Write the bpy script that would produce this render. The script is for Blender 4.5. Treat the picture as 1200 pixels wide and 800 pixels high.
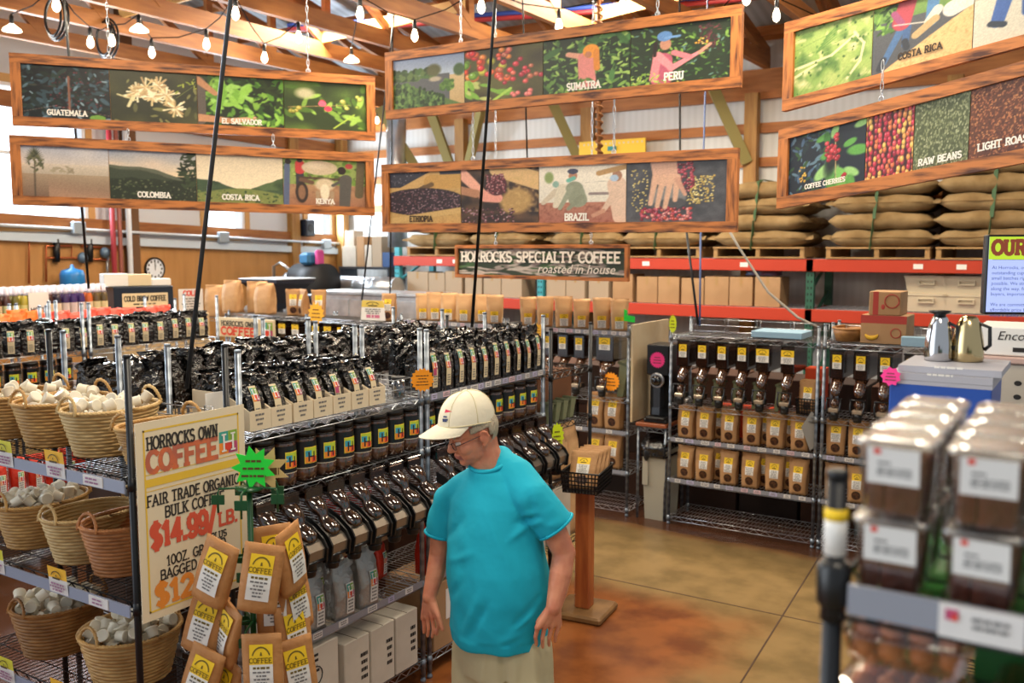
import bpy, math, random
import numpy as np
from mathutils import Vector, Matrix, Euler
for o in list(bpy.data.objects): bpy.data.objects.remove(o)
SC = bpy.context.scene
COL = SC.collection
random.seed(7)
R_ = random.Random(11)
# ------------------------------------------------------------------ camera, world, lights
CAMZ = 2.32; FPX = 1090.0; YAW = math.radians(32.5); PITCH = math.atan(112/FPX)
cam_d = bpy.data.cameras.new('camera'); cam = bpy.data.objects.new('camera', cam_d); COL.objects.link(cam)
cam.location = (0, 0, CAMZ); cam.rotation_euler = (math.pi/2-PITCH, 0, YAW)
cam_d.sensor_width = 36; cam_d.lens = FPX/1200*36
cam_d.dof.use_dof = True; cam_d.dof.focus_distance = 4.3; cam_d.dof.aperture_fstop = 2.8
cam_d.clip_start = .05
SC.camera = cam
SC.view_settings.view_transform = 'Standard'; SC.view_settings.look = 'None'
SC.view_settings.gamma = 1; SC.view_settings.exposure = 0.3
SC.view_settings.use_curve_mapping = False
W = bpy.data.worlds.new('daylight'); SC.world = W; W.use_nodes = True
W.node_tree.nodes['Background'].inputs[0].default_value = (.86, .93, 1, 1)
# the open sky is bright beyond the gable wall at the left, the hall behind the camera is dim
_n = W.node_tree.nodes; _tc = _n.new('ShaderNodeTexCoord'); _sx = _n.new('ShaderNodeSeparateXYZ'); _mr = _n.new('ShaderNodeMapRange')
W.node_tree.links.new(_tc.outputs['Generated'], _sx.inputs[0]); W.node_tree.links.new(_sx.outputs['X'], _mr.inputs[0])
for _i, _v in ((1, -.85), (2, -.35), (3, 4.5), (4, .43)): _mr.inputs[_i].default_value = _v
W.node_tree.links.new(_mr.outputs[0], _n['Background'].inputs[1])
def area(name, loc, size, power, color, rot=(0, 0, 0), sy=None):
    d = bpy.data.lights.new(name, 'AREA'); d.energy = power; d.color = color
    d.shape = 'RECTANGLE'; d.size = size; d.size_y = sy or size
    o = bpy.data.objects.new(name, d); COL.objects.link(o); o.location = loc; o.rotation_euler = rot
    return o
WARM = (1, .87, .68)
for (x, y, pw) in ((-1.9, 2.2, 58), (-4.9, 3.4, 62), (-1.6, 5.2, 62), (-4.6, 6.0, 85), (-7.0, 4.4, 95), (-7.7, 8.3, 230), (-4.4, 9.0, 200), (-1.1, 8.4, 125), (.4, 1.0, 36)):  # unseen area lights added overhead as fill, no fixtures modelled
    area('ceiling_fill', (x, y, 4.56 if y < 7 else 5.15), 1.2, pw, WARM, sy=.6)
# daylight falling in through the gable windows at the left
for (y0, y1, z0, z1, pw) in ((6.35, 7.45, 2.62, 3.85, 130), (9.35, 10.1, 2.52, 3.7, 110), (11.45, 12.05, 2.44, 3.35, 70), (3.6, 4.9, 2.7, 4.2, 130)):
    area('window_daylight', (-11.33, (y0+y1)/2, (z0+z1)/2), z1-z0, pw, (.78, .89, 1), (0, -math.pi/2, 0), y1-y0)

# ------------------------------------------------------------------ points of the place from sight lines
_F = Vector((-math.sin(YAW)*math.cos(PITCH), math.cos(YAW)*math.cos(PITCH), -math.sin(PITCH)))
_R = Vector((math.cos(YAW), math.sin(YAW), 0)); _U = _R.cross(_F); _C = Vector((0, 0, CAMZ))
def ray(px, py): return _F + _R*((px-600)/FPX) + _U*((400-py)/FPX)
def onX(px, py, v): d = ray(px, py); return _C + d*(v/d.x)
def onY(px, py, v): d = ray(px, py); return _C + d*(v/d.y)
def onZ(px, py, v): d = ray(px, py); return _C + d*((v-CAMZ)/d.z)
def onD(px, py, v): return _C + ray(px, py)*v

# ------------------------------------------------------------------ materials
MATS = {}
def lin(c): return tuple((x/12.92 if x <= .04045 else ((x+.055)/1.055)**2.4) for x in c[:3])
def hx(s): return lin(tuple(int(s[i:i+2], 16)/255 for i in (0, 2, 4)))
def mat(name, col, rough=.6, metal=0, bump=None, noise=None, spec=.5, emit=None, estr=1, coat=0, wave=None, scale=(1, 1, 1), coord='Object'):
    if name in MATS: return MATS[name]
    m = bpy.data.materials.new(name); MATS[name] = m; m.use_nodes = True
    nt = m.node_tree; N = nt.nodes; L = nt.links; b = N['Principled BSDF']
    c = hx(col) if isinstance(col, str) else col
    b.inputs['Base Color'].default_value = (*c, 1); b.inputs['Roughness'].default_value = rough
    b.inputs['Metallic'].default_value = metal; b.inputs['Specular IOR Level'].default_value = spec
    if coat: b.inputs['Coat Weight'].default_value = coat
    if emit:
        b.inputs['Emission Color'].default_value = (*(hx(emit) if isinstance(emit, str) else emit), 1); b.inputs['Emission Strength'].default_value = estr
    vec = None
    if bump or noise or wave:
        tc = N.new('ShaderNodeTexCoord'); mp = N.new('ShaderNodeMapping'); mp.inputs['Scale'].default_value = scale
        L.new(tc.outputs[coord], mp.inputs[0]); vec = mp.outputs[0]
    if noise:
        sc, c2, lo, hi = noise
        t = N.new('ShaderNodeTexNoise'); t.inputs['Scale'].default_value = sc; t.inputs['Detail'].default_value = 5; L.new(vec, t.inputs['Vector'])
        r = N.new('ShaderNodeValToRGB'); r.color_ramp.elements[0].position = lo; r.color_ramp.elements[1].position = hi
        r.color_ramp.elements[0].color = (*c, 1); r.color_ramp.elements[1].color = (*(hx(c2) if isinstance(c2, str) else c2), 1)
        L.new(t.outputs['Fac'], r.inputs[0]); L.new(r.outputs[0], b.inputs['Base Color'])
    if wave:
        sc, dist, c2, bands = wave
        t = N.new('ShaderNodeTexWave'); t.inputs['Scale'].default_value = sc; t.inputs['Distortion'].default_value = dist; t.inputs['Detail'].default_value = 3
        t.bands_direction = bands; t.inputs['Detail Scale'].default_value = 1.5; L.new(vec, t.inputs['Vector'])
        r = N.new('ShaderNodeValToRGB'); r.color_ramp.elements[0].color = (*c, 1); r.color_ramp.elements[1].color = (*(hx(c2) if isinstance(c2, str) else c2), 1)
        r.color_ramp.elements[0].position = .2; r.color_ramp.elements[1].position = .85
        L.new(t.outputs['Fac'], r.inputs[0]); L.new(r.outputs[0], b.inputs['Base Color'])
    if bump:
        sc, st = bump[:2]
        t = N.new('ShaderNodeTexNoise'); t.inputs['Scale'].default_value = sc; t.inputs['Detail'].default_value = bump[2] if len(bump) > 2 else 4; L.new(vec, t.inputs['Vector'])
        bp = N.new('ShaderNodeBump'); bp.inputs['Strength'].default_value = st; bp.inputs['Distance'].default_value = .02
        L.new(t.outputs['Fac'], bp.inputs['Height']); L.new(bp.outputs[0], b.inputs['Normal'])
        if coat: L.new(bp.outputs[0], b.inputs['Coat Normal'])
    return m
def clear(name, tint=(1, 1, 1), rough=.08, refl=.12, edge=.7):
    if name in MATS: return MATS[name]
    m = bpy.data.materials.new(name); MATS[name] = m; m.use_nodes = True
    nt = m.node_tree; N = nt.nodes; L = nt.links; N.remove(N['Principled BSDF'])
    tr = N.new('ShaderNodeBsdfTransparent'); tr.inputs[0].default_value = (*tint, 1)
    gl = N.new('ShaderNodeBsdfGlossy'); gl.inputs['Roughness'].default_value = rough
    lw = N.new('ShaderNodeLayerWeight'); lw.inputs[0].default_value = .35
    mm = N.new('ShaderNodeMath'); mm.operation = 'MULTIPLY_ADD'; mm.inputs[1].default_value = edge; mm.inputs[2].default_value = refl
    mx = N.new('ShaderNodeMixShader'); L.new(lw.outputs['Facing'], mm.inputs[0]); L.new(mm.outputs[0], mx.inputs[0])
    L.new(tr.outputs[0], mx.inputs[1]); L.new(gl.outputs[0], mx.inputs[2]); L.new(mx.outputs[0], N['Material Output'].inputs[0])
    return m
def print_mat():
    m = bpy.data.materials.new('printed_picture'); m.use_nodes = True; N = m.node_tree.nodes
    a = N.new('ShaderNodeAttribute'); a.attribute_name = 'Col'
    m.node_tree.links.new(a.outputs['Color'], N['Principled BSDF'].inputs['Base Color']); N['Principled BSDF'].inputs['Roughness'].default_value = .45
    return m
PRINT = print_mat()
M_chrome = mat('chrome_wire', 'b9bcc0', .28, .9)
M_post = mat('chrome_post', '8d959e', .38, .8, wave=(5, 0, '767d86', 'Z'))
M_blkwire = mat('black_wire', '14161a', .38, .2)
M_strip = mat('price_channel', '8d8f98', .35, .1)
M_tag = mat('paper_tag', 'd9d4cf', .6)
M_white = mat('white_paper', 'e6e2da', .6)
M_ink = mat('dark_ink', '26221f', .7)
M_greyink = mat('grey_ink', '6f6c6a', .7)
M_yellow = mat('label_yellow', 'f2c81e', .55)
M_kraft = mat('kraft_paper', 'b5885a', .72, noise=(9, 'a4794c', .35, .7), bump=(22, .25))
M_kraft2 = mat('kraft_paper_pale', 'c89e6e', .72, noise=(9, 'b5885a', .35, .7), bump=(22, .25))
M_win = mat('bag_window', '2a1711', .3, noise=(60, '5a3722', .4, .65))
M_foil = mat('black_foil', '0c0b0c', .16, .3, bump=(24, 1.0, 3), coat=1)
M_foil2 = mat('crumpled_black_foil', '17110b', .14, .4, bump=(48, 1.0, 3), coat=1)
M_silver = mat('silver_foil', 'a5a39e', .42, .5, bump=(18, .7))
M_tan = mat('label_tan', 'd8c6a0', .55)
M_orange = mat('orange_star', 'fb9a10', .6); M_green = mat('neon_green', '1fe23c', .6); M_pink = mat('hot_pink', 'ff3f96', .6); M_lime = mat('lime_yellow', 'd8ea18', .6)
M_teal = mat('logo_teal', '3f9c8f', .5); M_lgreen = mat('logo_green', '84a83a', .5); M_lorange = mat('logo_orange', 'ee8a2c', .5); M_red = mat('logo_red', 'd8402c', .5); M_purple = mat('logo_plum', 'b0446a', .5)
M_beans = mat('roasted_beans', '2a1710', .35, noise=(90, '6b4025', .35, .7), bump=(120, .8))
M_black = mat('black_plastic', '101112', .35); M_dark = mat('matt_black', '1a1a1b', .6)
M_clear = clear('clear_plastic', (.93, .92, .9)); M_smoke = clear('smoked_plastic', (.42, .34, .3), .1, .04, .3)
M_glass = clear('window_glass', (.95, .98, 1), .02, .05)
M_card = mat('cardboard', 'b08a62', .8, noise=(3, 'a47f58', .4, .6)); M_cardw = mat('white_carton', 'cdc3b2', .75, noise=(4, 'bdb2a1', .4, .7))
M_wood = mat('lumber', 'a56c37', .6, noise=(2.2, '855026', .35, .7), scale=(8, 1, 8))
M_woodx = mat('lumber_along_x', 'b8763a', .6, noise=(2.2, '9b5d2a', .35, .7), scale=(1, 8, 8))
M_woodz = mat('lumber_upright', 'b08444', .6, noise=(2.2, '94662f', .35, .7), scale=(8, 8, 1))
M_burlap = mat('burlap', '9c8157', .9, noise=(6, '80653d', .35, .7), bump=(140, .5))
M_steel = mat('galvanised', 'b9c0c6', .3, .8, noise=(5, 'd5dade', .4, .6)); M_dsteel = mat('dark_steel', '4b5057', .35, .7)
M_rackred = mat('rack_orange_red', 'b93a20', .45); M_rackgreen = mat('rack_green', '2b5c48', .5); M_rackteal = mat('rack_teal', '3a98a4', .5)

# ------------------------------------------------------------------ mesh builder
class MB:
    def __init__(s): s.v = []; s.f = []; s.m = []; s.s = []
    def add(s, vs, fs, mi=0, sm=False):
        o = len(s.v); s.v += [tuple(p) for p in vs]
        for f in fs: s.f.append(tuple(i+o for i in f)); s.m.append(mi); s.s.append(sm)
        return s
    def box(s, x0, y0, z0, x1, y1, z1, mi=0):
        v = [(x, y, z) for z in (z0, z1) for y in (y0, y1) for x in (x0, x1)]
        return s.add(v, [(0, 2, 3, 1), (4, 5, 7, 6), (0, 1, 5, 4), (2, 6, 7, 3), (0, 4, 6, 2), (1, 3, 7, 5)], mi)
    def cbox(s, x0, y0, z0, x1, y1, z1, c=.004, mi=0):
        cx, cy, cz = (x0+x1)/2, (y0+y1)/2, (z0+z1)/2; hx_, hy, hz = (x1-x0)/2, (y1-y0)/2, (z1-z0)/2
        rings = []
        for z, k in ((-hz, 1), (-hz+c, 0), (hz-c, 0), (hz, 1)):
            a, b = hx_-c*k, hy-c*k
            rings.append([(cx+p, cy+q, cz+z) for p, q in ((-a, -b+c), (-a+c, -b), (a-c, -b), (a, -b+c), (a, b-c), (a-c, b), (-a+c, b), (-a, b-c))])
        return s.loft(rings, mi, False)
    def obox(s, c, a, b, d, mi=0):
        c, a, b, d = Vector(c), Vector(a), Vector(b), Vector(d)
        v = [c+a*i+b*j+d*k for k in (-1, 1) for j in (-1, 1) for i in (-1, 1)]
        return s.add(v, [(0, 2, 3, 1), (4, 5, 7, 6), (0, 1, 5, 4), (2, 6, 7, 3), (0, 4, 6, 2), (1, 3, 7, 5)], mi)
    def beam(s, p, q, w, h, mi=0, up=(0, 0, 1)):
        p, q = Vector(p), Vector(q); d = (q-p); u = Vector(up); sd = d.cross(u)
        if sd.length < 1e-6: sd = d.cross(Vector((1, 0, 0)))
        sd.normalize(); u = sd.cross(d).normalized()
        return s.obox((p+q)/2, d/2, sd*w/2, u*h/2, mi)
    def tube(s, pts, r, n=6, mi=0, closed=False, sm=True, cap=True):
        pts = [Vector(p) for p in pts]; k = len(pts); rr = r if isinstance(r, (list, tuple)) else [r]*k
        rings = []; pn = None
        for i, p in enumerate(pts):
            a = pts[(i-1) % k] if (closed or i > 0) else p; b = pts[(i+1) % k] if (closed or i < k-1) else p
            t = (b-a).normalized()
            if pn is None:
                pn = t.orthogonal().normalized()
            pn = (pn-t*pn.dot(t))
            if pn.length < 1e-6: pn = t.orthogonal()
            pn.normalize(); bn = t.cross(pn)
            rings.append([p+(pn*math.cos(2*math.pi*j/n)+bn*math.sin(2*math.pi*j/n))*rr[i] for j in range(n)])
        return s.loft(rings, mi, sm, cap and not closed, closed)
    def loft(s, rings, mi=0, sm=True, cap=True, closed=False):
        n = len(rings[0]); vs = [p for r in rings for p in r]; fs = []; k = len(rings)
        for i in range(k if closed else k-1):
            a, b = i*n, ((i+1) % k)*n
            for j in range(n): fs.append((a+j, a+(j+1) % n, b+(j+1) % n, b+j))
        s.add(vs, fs, mi, sm)
        if cap:
            o = len(s.v)-len(vs)
            s.f.append(tuple(o+j for j in reversed(range(n)))); s.m.append(mi); s.s.append(False)
            s.f.append(tuple(o+(k-1)*n+j for j in range(n))); s.m.append(mi); s.s.append(False)
        return s
    def lathe(s, prof, n=20, c=(0, 0, 0), mi=0, sm=True, sx=1, sy=1, cap=True):
        return s.loft([[(c[0]+r*sx*math.cos(2*math.pi*j/n), c[1]+r*sy*math.sin(2*math.pi*j/n), c[2]+z) for j in range(n)] for r, z in prof], mi, sm, cap)
    def quad(s, a, b, c, d, mi=0): return s.add([a, b, c, d], [(0, 1, 2, 3)], mi)
    def poly(s, pts, mi=0): return s.add(pts, [tuple(range(len(pts)))], mi)
    def prism(s, pts, d, mi=0):
        d = Vector(d); n = len(pts); v = [Vector(p) for p in pts]; v += [p+d for p in v]
        fs = [tuple(reversed(range(n))), tuple(range(n, 2*n))]+[(i, (i+1) % n, n+(i+1) % n, n+i) for i in range(n)]
        return s.add(v, fs, mi)
    def ell(s, c, r, mi=0, nu=14, nv=9, M=None):
        rings = []
        for i in range(nv+1):
            a = -math.pi/2+math.pi*i/nv; ca, sa = max(math.cos(a), 1e-3), math.sin(a)
            ring = []
            for j in range(nu):
                p = Vector((r[0]*ca*math.cos(2*math.pi*j/nu), r[1]*ca*math.sin(2*math.pi*j/nu), r[2]*sa))
                if M: p = M @ p
                ring.append(Vector(c)+p)
            rings.append(ring)
        return s.loft(rings, mi, True)
    def xf(s, M):
        s.v = [tuple(M @ Vector(p)) for p in s.v]; return s
    def build(s, name, mats, parent=None, loc=None):
        me = bpy.data.meshes.new(name); me.from_pydata(s.v, [], s.f)
        for m in (mats if isinstance(mats, (list, tuple)) else [mats]): me.materials.append(m)
        me.polygons.foreach_set('material_index', s.m); me.polygons.foreach_set('use_smooth', s.s); me.update()
        o = bpy.data.objects.new(name, me); COL.objects.link(o)
        if parent: o.parent = parent
        if loc: o.location = loc
        return o
def tag(o, label, cat, group=None, kind=None):
    o['label'] = label; o['category'] = cat
    if group: o['group'] = group
    if kind: o['kind'] = kind
    return o
def thing(name, label, cat, loc=(0, 0, 0), rz=0, group=None):
    o = bpy.data.objects.new(name, None); COL.objects.link(o); o.empty_display_size = .05
    o.location = loc; o.rotation_euler = (0, 0, rz)
    return tag(o, label, cat, group)
def struct(o): o['kind'] = 'structure'; return o
def dup(root, label, loc=None, rz=None, group=None, rot=None, scale=None):
    r = root.copy(); COL.objects.link(r); r['label'] = label
    if group: r['group'] = group
    if loc is not None: r.location = loc
    if rz is not None: r.rotation_euler = (0, 0, rz)
    if rot is not None: r.rotation_euler = rot
    if scale is not None: r.scale = scale if isinstance(scale, tuple) else (scale,)*3
    for ch in list(root.children):
        c = ch.copy(); COL.objects.link(c); c.parent = r
        for g in list(ch.children):
            d = g.copy(); COL.objects.link(d); d.parent = c
    return r
class Kind:
    """first use places the original, later uses place copies"""
    def __init__(s, maker): s.maker = maker; s.o = None
    def put(s, label, cat, group, loc, rz=0, scale=None, rot=None, only=None):
        if s.o is None:
            s.o = s.maker(); o = s.o; o['label'] = label; o['category'] = cat
            if group: o['group'] = group
            o.location = loc; o.rotation_euler = rot or (0, 0, rz)
            if scale is not None: o.scale = scale if isinstance(scale, tuple) else (scale,)*3
            return o
        o = dup(s.o, label, loc, rz, group, rot, None)
        o.scale = (1, 1, 1) if scale is None else (scale if isinstance(scale, tuple) else (scale,)*3)
        o['category'] = cat
        return o
ORD = ['first', 'second', 'third', 'fourth', 'fifth', 'sixth', 'seventh', 'eighth', 'ninth', 'tenth', 'eleventh', 'twelfth', 'thirteenth', 'fourteenth', 'fifteenth', 'sixteenth', 'seventeenth', 'eighteenth', 'nineteenth', 'twentieth']

# ------------------------------------------------------------------ slab lettering
def _arc(cx, cy, rx, ry, a0, a1, n=7): return [(cx+rx*math.cos(math.radians(a0+(a1-a0)*i/n)), cy+ry*math.sin(math.radians(a0+(a1-a0)*i/n))) for i in range(n+1)]
_o = _arc(.36, .5, .36, .5, 0, 360, 14)
def P(s): return [tuple(float(x) for x in q.split(',')) for q in s.split()]
GL = {
 'A': (.8, [P('.04,0 .4,1 .76,0'), P('.17,.34 .63,.34')], P('.04,0 .76,0')), 'B': (.68, [P('.1,0 .1,1 .4,1'), _arc(.4, .76, .22, .24, 90, -90), P('.4,.52 .1,.52'), _arc(.42, .26, .24, .26, 90, -90), P('.42,0 .1,0')], []),
 'C': (.7, [_arc(.38, .5, .36, .5, 50, 310, 12)], P('')), 'D': (.74, [P('.1,0 .1,1 .35,1'), _arc(.35, .5, .35, .5, 90, -90, 9), P('.35,0 .1,0')], []),
 'E': (.66, [P('.62,1 .1,1 .1,0 .62,0'), P('.1,.52 .48,.52')], []), 'F': (.64, [P('.62,1 .1,1 .1,0'), P('.1,.52 .48,.52')], P('.1,0')),
 'G': (.74, [_arc(.38, .5, .36, .5, 50, 335, 12)+[(.72, .45), (.45, .45)]], []), 'H': (.76, [P('.12,0 .12,1'), P('.64,0 .64,1'), P('.12,.52 .64,.52')], P('.12,0 .12,1 .64,0 .64,1')),
 'I': (.36, [P('.18,0 .18,1')], P('.18,0 .18,1')), 'J': (.6, [[(.45, 1)]+_arc(.25, .25, .2, .25, 0, -170, 7)], P('.45,1')), 'K': (.74, [P('.12,0 .12,1'), P('.66,1 .12,.42'), P('.3,.58 .66,0')], P('.12,0 .12,1 .66,1 .66,0')),
 'L': (.62, [P('.12,1 .12,0 .6,0')], P('.12,1')), 'M': (.9, [P('.12,0 .12,1 .45,.35 .78,1 .78,0')], P('.12,0 .78,0')), 'N': (.78, [P('.12,0 .12,1 .64,0 .64,1')], P('.12,0 .64,1')),
 'O': (.72, [_o], []), 'P': (.66, [P('.12,0 .12,1 .38,1'), _arc(.38, .74, .24, .26, 90, -90), P('.38,.48 .12,.48')], P('.12,0')), 'Q': (.72, [_o, P('.42,.25 .7,-.05')], []),
 'R': (.72, [P('.12,0 .12,1 .38,1'), _arc(.38, .75, .24, .25, 90, -90), P('.38,.5 .12,.5'), P('.38,.5 .64,0')], P('.12,0 .64,0')),
 'S': (.64, [_arc(.32, .75, .26, .25, 40, 260, 8)+_arc(.32, .25, .27, .25, 80, -140, 8)], []), 'T': (.7, [P('.04,1 .66,1'), P('.35,1 .35,0')], P('.35,0')), 'U': (.74, [[(.12, 1)]+_arc(.37, .27, .25, .27, 180, 360, 8)+[(.62, 1)]], P('.12,1 .62,1')),
 'V': (.76, [P('.06,1 .38,0 .7,1')], P('.06,1 .7,1')), 'W': (1.0, [P('.06,1 .28,0 .5,.8 .72,0 .94,1')], P('.06,1 .94,1')), 'X': (.74, [P('.08,0 .66,1'), P('.08,1 .66,0')], P('.08,0 .66,0 .08,1 .66,1')), 'Y': (.74, [P('.06,1 .37,.48 .68,1'), P('.37,.48 .37,0')], P('.06,1 .68,1 .37,0')), 'Z': (.66, [P('.08,1 .6,1 .06,0 .62,0')], []),
 '0': (.66, [_arc(.33, .5, .29, .5, 0, 360, 12)], []), '1': (.5, [P('.08,.8 .28,1 .28,0')], P('.28,0')), '2': (.64, [_arc(.32, .72, .26, .28, 160, -30, 7)+[(.06, 0), (.6, 0)]], []), '4': (.66, [P('.46,0 .46,1 .04,.3 .64,.3')], []),
 '9': (.64, [_arc(.32, .68, .27, .32, 0, 360, 10), [(.59, .7)]+_arc(.3, .3, .29, .3, 0, -140, 6)], []), '$': (.66, [_arc(.32, .75, .26, .25, 40, 260, 8)+_arc(.32, .25, .27, .25, 80, -140, 8), P('.32,-.12 .32,1.12')], []),
 '.': (.28, [P('.1,.02 .18,.02')], []), ',': (.28, [P('.14,.04 .08,-.12')], []), "'": (.22, [P('.1,1 .1,.8')], []), '/': (.5, [P('.04,-.1 .46,1.1')], []), ' ': (.4, [], []),
}
def slab_w(t, h): return sum(GL.get(c, GL[' '])[0]+.1 for c in t)*h
def slab(mb, text, org, ux, uz, h, mi=0, th=.17, width=None, center=False, serif=True, lift=0):
    org, ux, uz = Vector(org), Vector(ux).normalized(), Vector(uz).normalized(); nn = ux.cross(uz)
    org = org+nn*lift
    w = slab_w(text, h); k = (width/w) if width else 1
    x = -(w*k/2) if center else 0
    T = th*h/2; LF = [0]
    def up(): LF[0] += 1; return nn*(2.5e-5*LF[0])
    for ch in text:
        g = GL.get(ch, GL[' '])
        for pl in g[1]:
            q = [Vector((x+p[0]*h*k, p[1]*h)) for p in pl]
            for a, b in zip(q, q[1:]):
                d = b-a
                if d.length < 1e-6: continue
                d = d.normalized()*T; e = Vector((-d.y, d.x)); a2, b2 = a-d*.8, b+d*.8
                l_ = up(); mb.quad(*[org+l_+ux*p.x+uz*p.y for p in (a2-e, b2-e, b2+e, a2+e)], mi)
        if serif:
            for (sx, sy) in g[2]:
                l_ = up(); cx = x+sx*h*k; y0 = -T*.7 if sy < .5 else h-T*.7; hw = .21*h*k
                mb.quad(*[org+l_+ux*p[0]+uz*p[1] for p in ((cx-hw, y0), (cx+hw, y0), (cx+hw, y0+T*1.4), (cx-hw, y0+T*1.4))], mi)
        x += (g[0]+.1)*h*k
    return mb
def font_text(name, body, size, m, M, parent=None, shear=0, width=None):
    c = bpy.data.curves.new('type', 'FONT'); c.body = body; c.size = size; c.shear = shear; c.resolution_u = 2
    if width: c.space_line = width
    t = bpy.data.objects.new('type', c); COL.objects.link(t); bpy.context.view_layer.update()
    me = bpy.data.meshes.new_from_object(t.evaluated_get(bpy.context.evaluated_depsgraph_get()))
    bpy.data.objects.remove(t); me.transform(M); me.materials.clear(); me.materials.append(m)
    o = bpy.data.objects.new(name, me); COL.objects.link(o); o.parent = parent
    return o
# small printed lines that stand for unreadable small print
def lines(mb, org, ux, uz, w, h, n, mi, rng=None, fill=.5):
    org, ux, uz = Vector(org), Vector(ux).normalized(), Vector(uz).normalized(); rng = rng or R_
    for i in range(n):
        z0 = h*(i+.25)/n; z1 = z0+h/n*fill; ww = w*rng.uniform(.55, 1); x0 = (w-ww)/2
        x = x0
        while x < x0+ww-.001:
            l = min(rng.uniform(.1, .3)*w, x0+ww-x)
            mb.quad(org+ux*x+uz*z0, org+ux*(x+l)+uz*z0, org+ux*(x+l)+uz*z1, org+ux*x+uz*z1, mi); x += l+w*.04
# the shop's H mark: coloured square, pale letter, red apple.  materials: first index mi: teal, green, orange, red, plum, letter
def hmark(mb, org, ux, uz, s, mi, n=None):
    org, ux, uz = Vector(org), Vector(ux).normalized(), Vector(uz).normalized(); nn = ux.cross(uz)
    def q(x0, z0, x1, z1, m, lift=0): mb.quad(*[org+nn*lift+ux*(a*s)+uz*(b*s) for a, b in ((x0, z0), (x1, z0), (x1, z1), (x0, z1))], m)
    q(0, .5, .5, 1, mi); q(.5, .5, 1, 1, mi+1); q(0, 0, .5, .5, mi+2); q(.5, 0, 1, .5, mi+4)
    e = .0009
    a = [org+nn*e+ux*(s*(.5+.2*math.cos(t*math.pi/5)))+uz*(s*(.34+.22*math.sin(t*math.pi/5))) for t in range(10)]
    mb.poly(a, mi+3)
    for i_, (x0, z0, x1, z1) in enumerate(((.2, .14, .3, .86), (.7, .14, .8, .86), (.28, .48, .72, .56), (.12, .1, .38, .17), (.62, .1, .88, .17), (.12, .83, .38, .9), (.62, .83, .88, .9))): q(x0, z0, x1, z1, mi+5, 2*e+.0001*i_)
HM = [M_teal, M_lgreen, M_lorange, M_red, M_purple, M_white]
# ================================================================== THE SETTING
def floor_mat():
    m = bpy.data.materials.new('stained_shaded_concrete'); m.use_nodes = True; nt = m.node_tree; N = nt.nodes; L = nt.links; b = N['Principled BSDF']
    tc = N.new('ShaderNodeTexCoord'); sp = N.new('ShaderNodeSeparateXYZ'); L.new(tc.outputs['Object'], sp.inputs[0])
    def M(op, a, bb=None, cc=None):
        n = N.new('ShaderNodeMath'); n.operation = op
        for i, q in enumerate((a, bb, cc)):
            if q is None: continue
            if isinstance(q, (int, float)): n.inputs[i].default_value = q
            else: L.new(q, n.inputs[i])
        return n.outputs[0]
    def noise(sc, det=4):
        n = N.new('ShaderNodeTexNoise'); n.inputs['Scale'].default_value = sc; n.inputs['Detail'].default_value = det; L.new(tc.outputs['Object'], n.inputs['Vector']); return n.outputs['Fac']
    nz = noise(1.1); n2 = noise(3.5)
    x, y = sp.outputs['X'], sp.outputs['Y']
    dx = M('DIVIDE', M('ADD', x, 2.75), 1.35); dy = M('DIVIDE', M('SUBTRACT', y, 4.1), 1.75)
    d = M('ADD', M('SQRT', M('ADD', M('MULTIPLY', dx, dx), M('MULTIPLY', dy, dy))), M('MULTIPLY', M('SUBTRACT', nz, .5), 1.3))
    def ss(v, a, c):
        n = N.new('ShaderNodeMapRange'); n.interpolation_type = 'SMOOTHSTEP'; n.inputs[1].default_value = a; n.inputs[2].default_value = c; L.new(v, n.inputs[0]); return n.outputs[0]
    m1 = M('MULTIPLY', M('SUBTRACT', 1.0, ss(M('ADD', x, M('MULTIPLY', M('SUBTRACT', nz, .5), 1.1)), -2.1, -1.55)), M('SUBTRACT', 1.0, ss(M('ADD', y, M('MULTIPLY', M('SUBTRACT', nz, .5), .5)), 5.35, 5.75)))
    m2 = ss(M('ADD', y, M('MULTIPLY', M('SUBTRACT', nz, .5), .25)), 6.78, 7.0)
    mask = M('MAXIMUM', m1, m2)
    def mix(f, a, c):
        n = N.new('ShaderNodeMix'); n.data_type = 'RGBA'; L.new(f, n.inputs[0])
        for k, q in ((6, a), (7, c)):
            if isinstance(q, str): n.inputs[k].default_value = (*hx(q), 1)
            else: L.new(q, n.inputs[k])
        return n.outputs[2]
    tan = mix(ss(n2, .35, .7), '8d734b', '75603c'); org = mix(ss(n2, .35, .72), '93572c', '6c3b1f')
    org = mix(M('MAXIMUM', m2, M('SUBTRACT', 1.0, ss(x, -4.6, -3.9))), org, '4a2d1d')  # painted shade: floor colour darkened at far left and along the back racks
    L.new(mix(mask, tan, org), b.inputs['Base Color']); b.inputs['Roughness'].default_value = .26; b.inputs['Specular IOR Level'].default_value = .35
    return m
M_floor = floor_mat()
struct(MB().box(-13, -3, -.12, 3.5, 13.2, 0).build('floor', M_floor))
mj = mat('joint_dark', '4a331f', .9)
struct(MB().box(-12.8, 5.684, -.001, 3.4, 5.694, .0015).build('trim_1', mj)); struct(MB().beam((-1.36, 2.5, .0008), (-1.72, 7.25, .0008), .01, .0015).build('trim_2', mj))
M_siding = mat('white_liner_siding', 'd8d9d6', .5, wave=(3.2, 0, 'd2d3cf', 'X')); M_ply = mat('plywood', 'bd8a4e', .6, noise=(3, 'a97840', .3, .75), scale=(1, 2.4, .5)); M_lwall = mat('white_liner_left', 'd4d8dc', .5)
M_roof = mat('roof_steel', 'b4c0ca', .5, .1, wave=(2.4, 0, 'a2aeb8', 'X'))
BY = 12.3; LX = -11.4
struct(MB().box(LX-.3, BY, 0, 3.5, BY+.2, 5.2).build('wall_back', M_siding))
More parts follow.
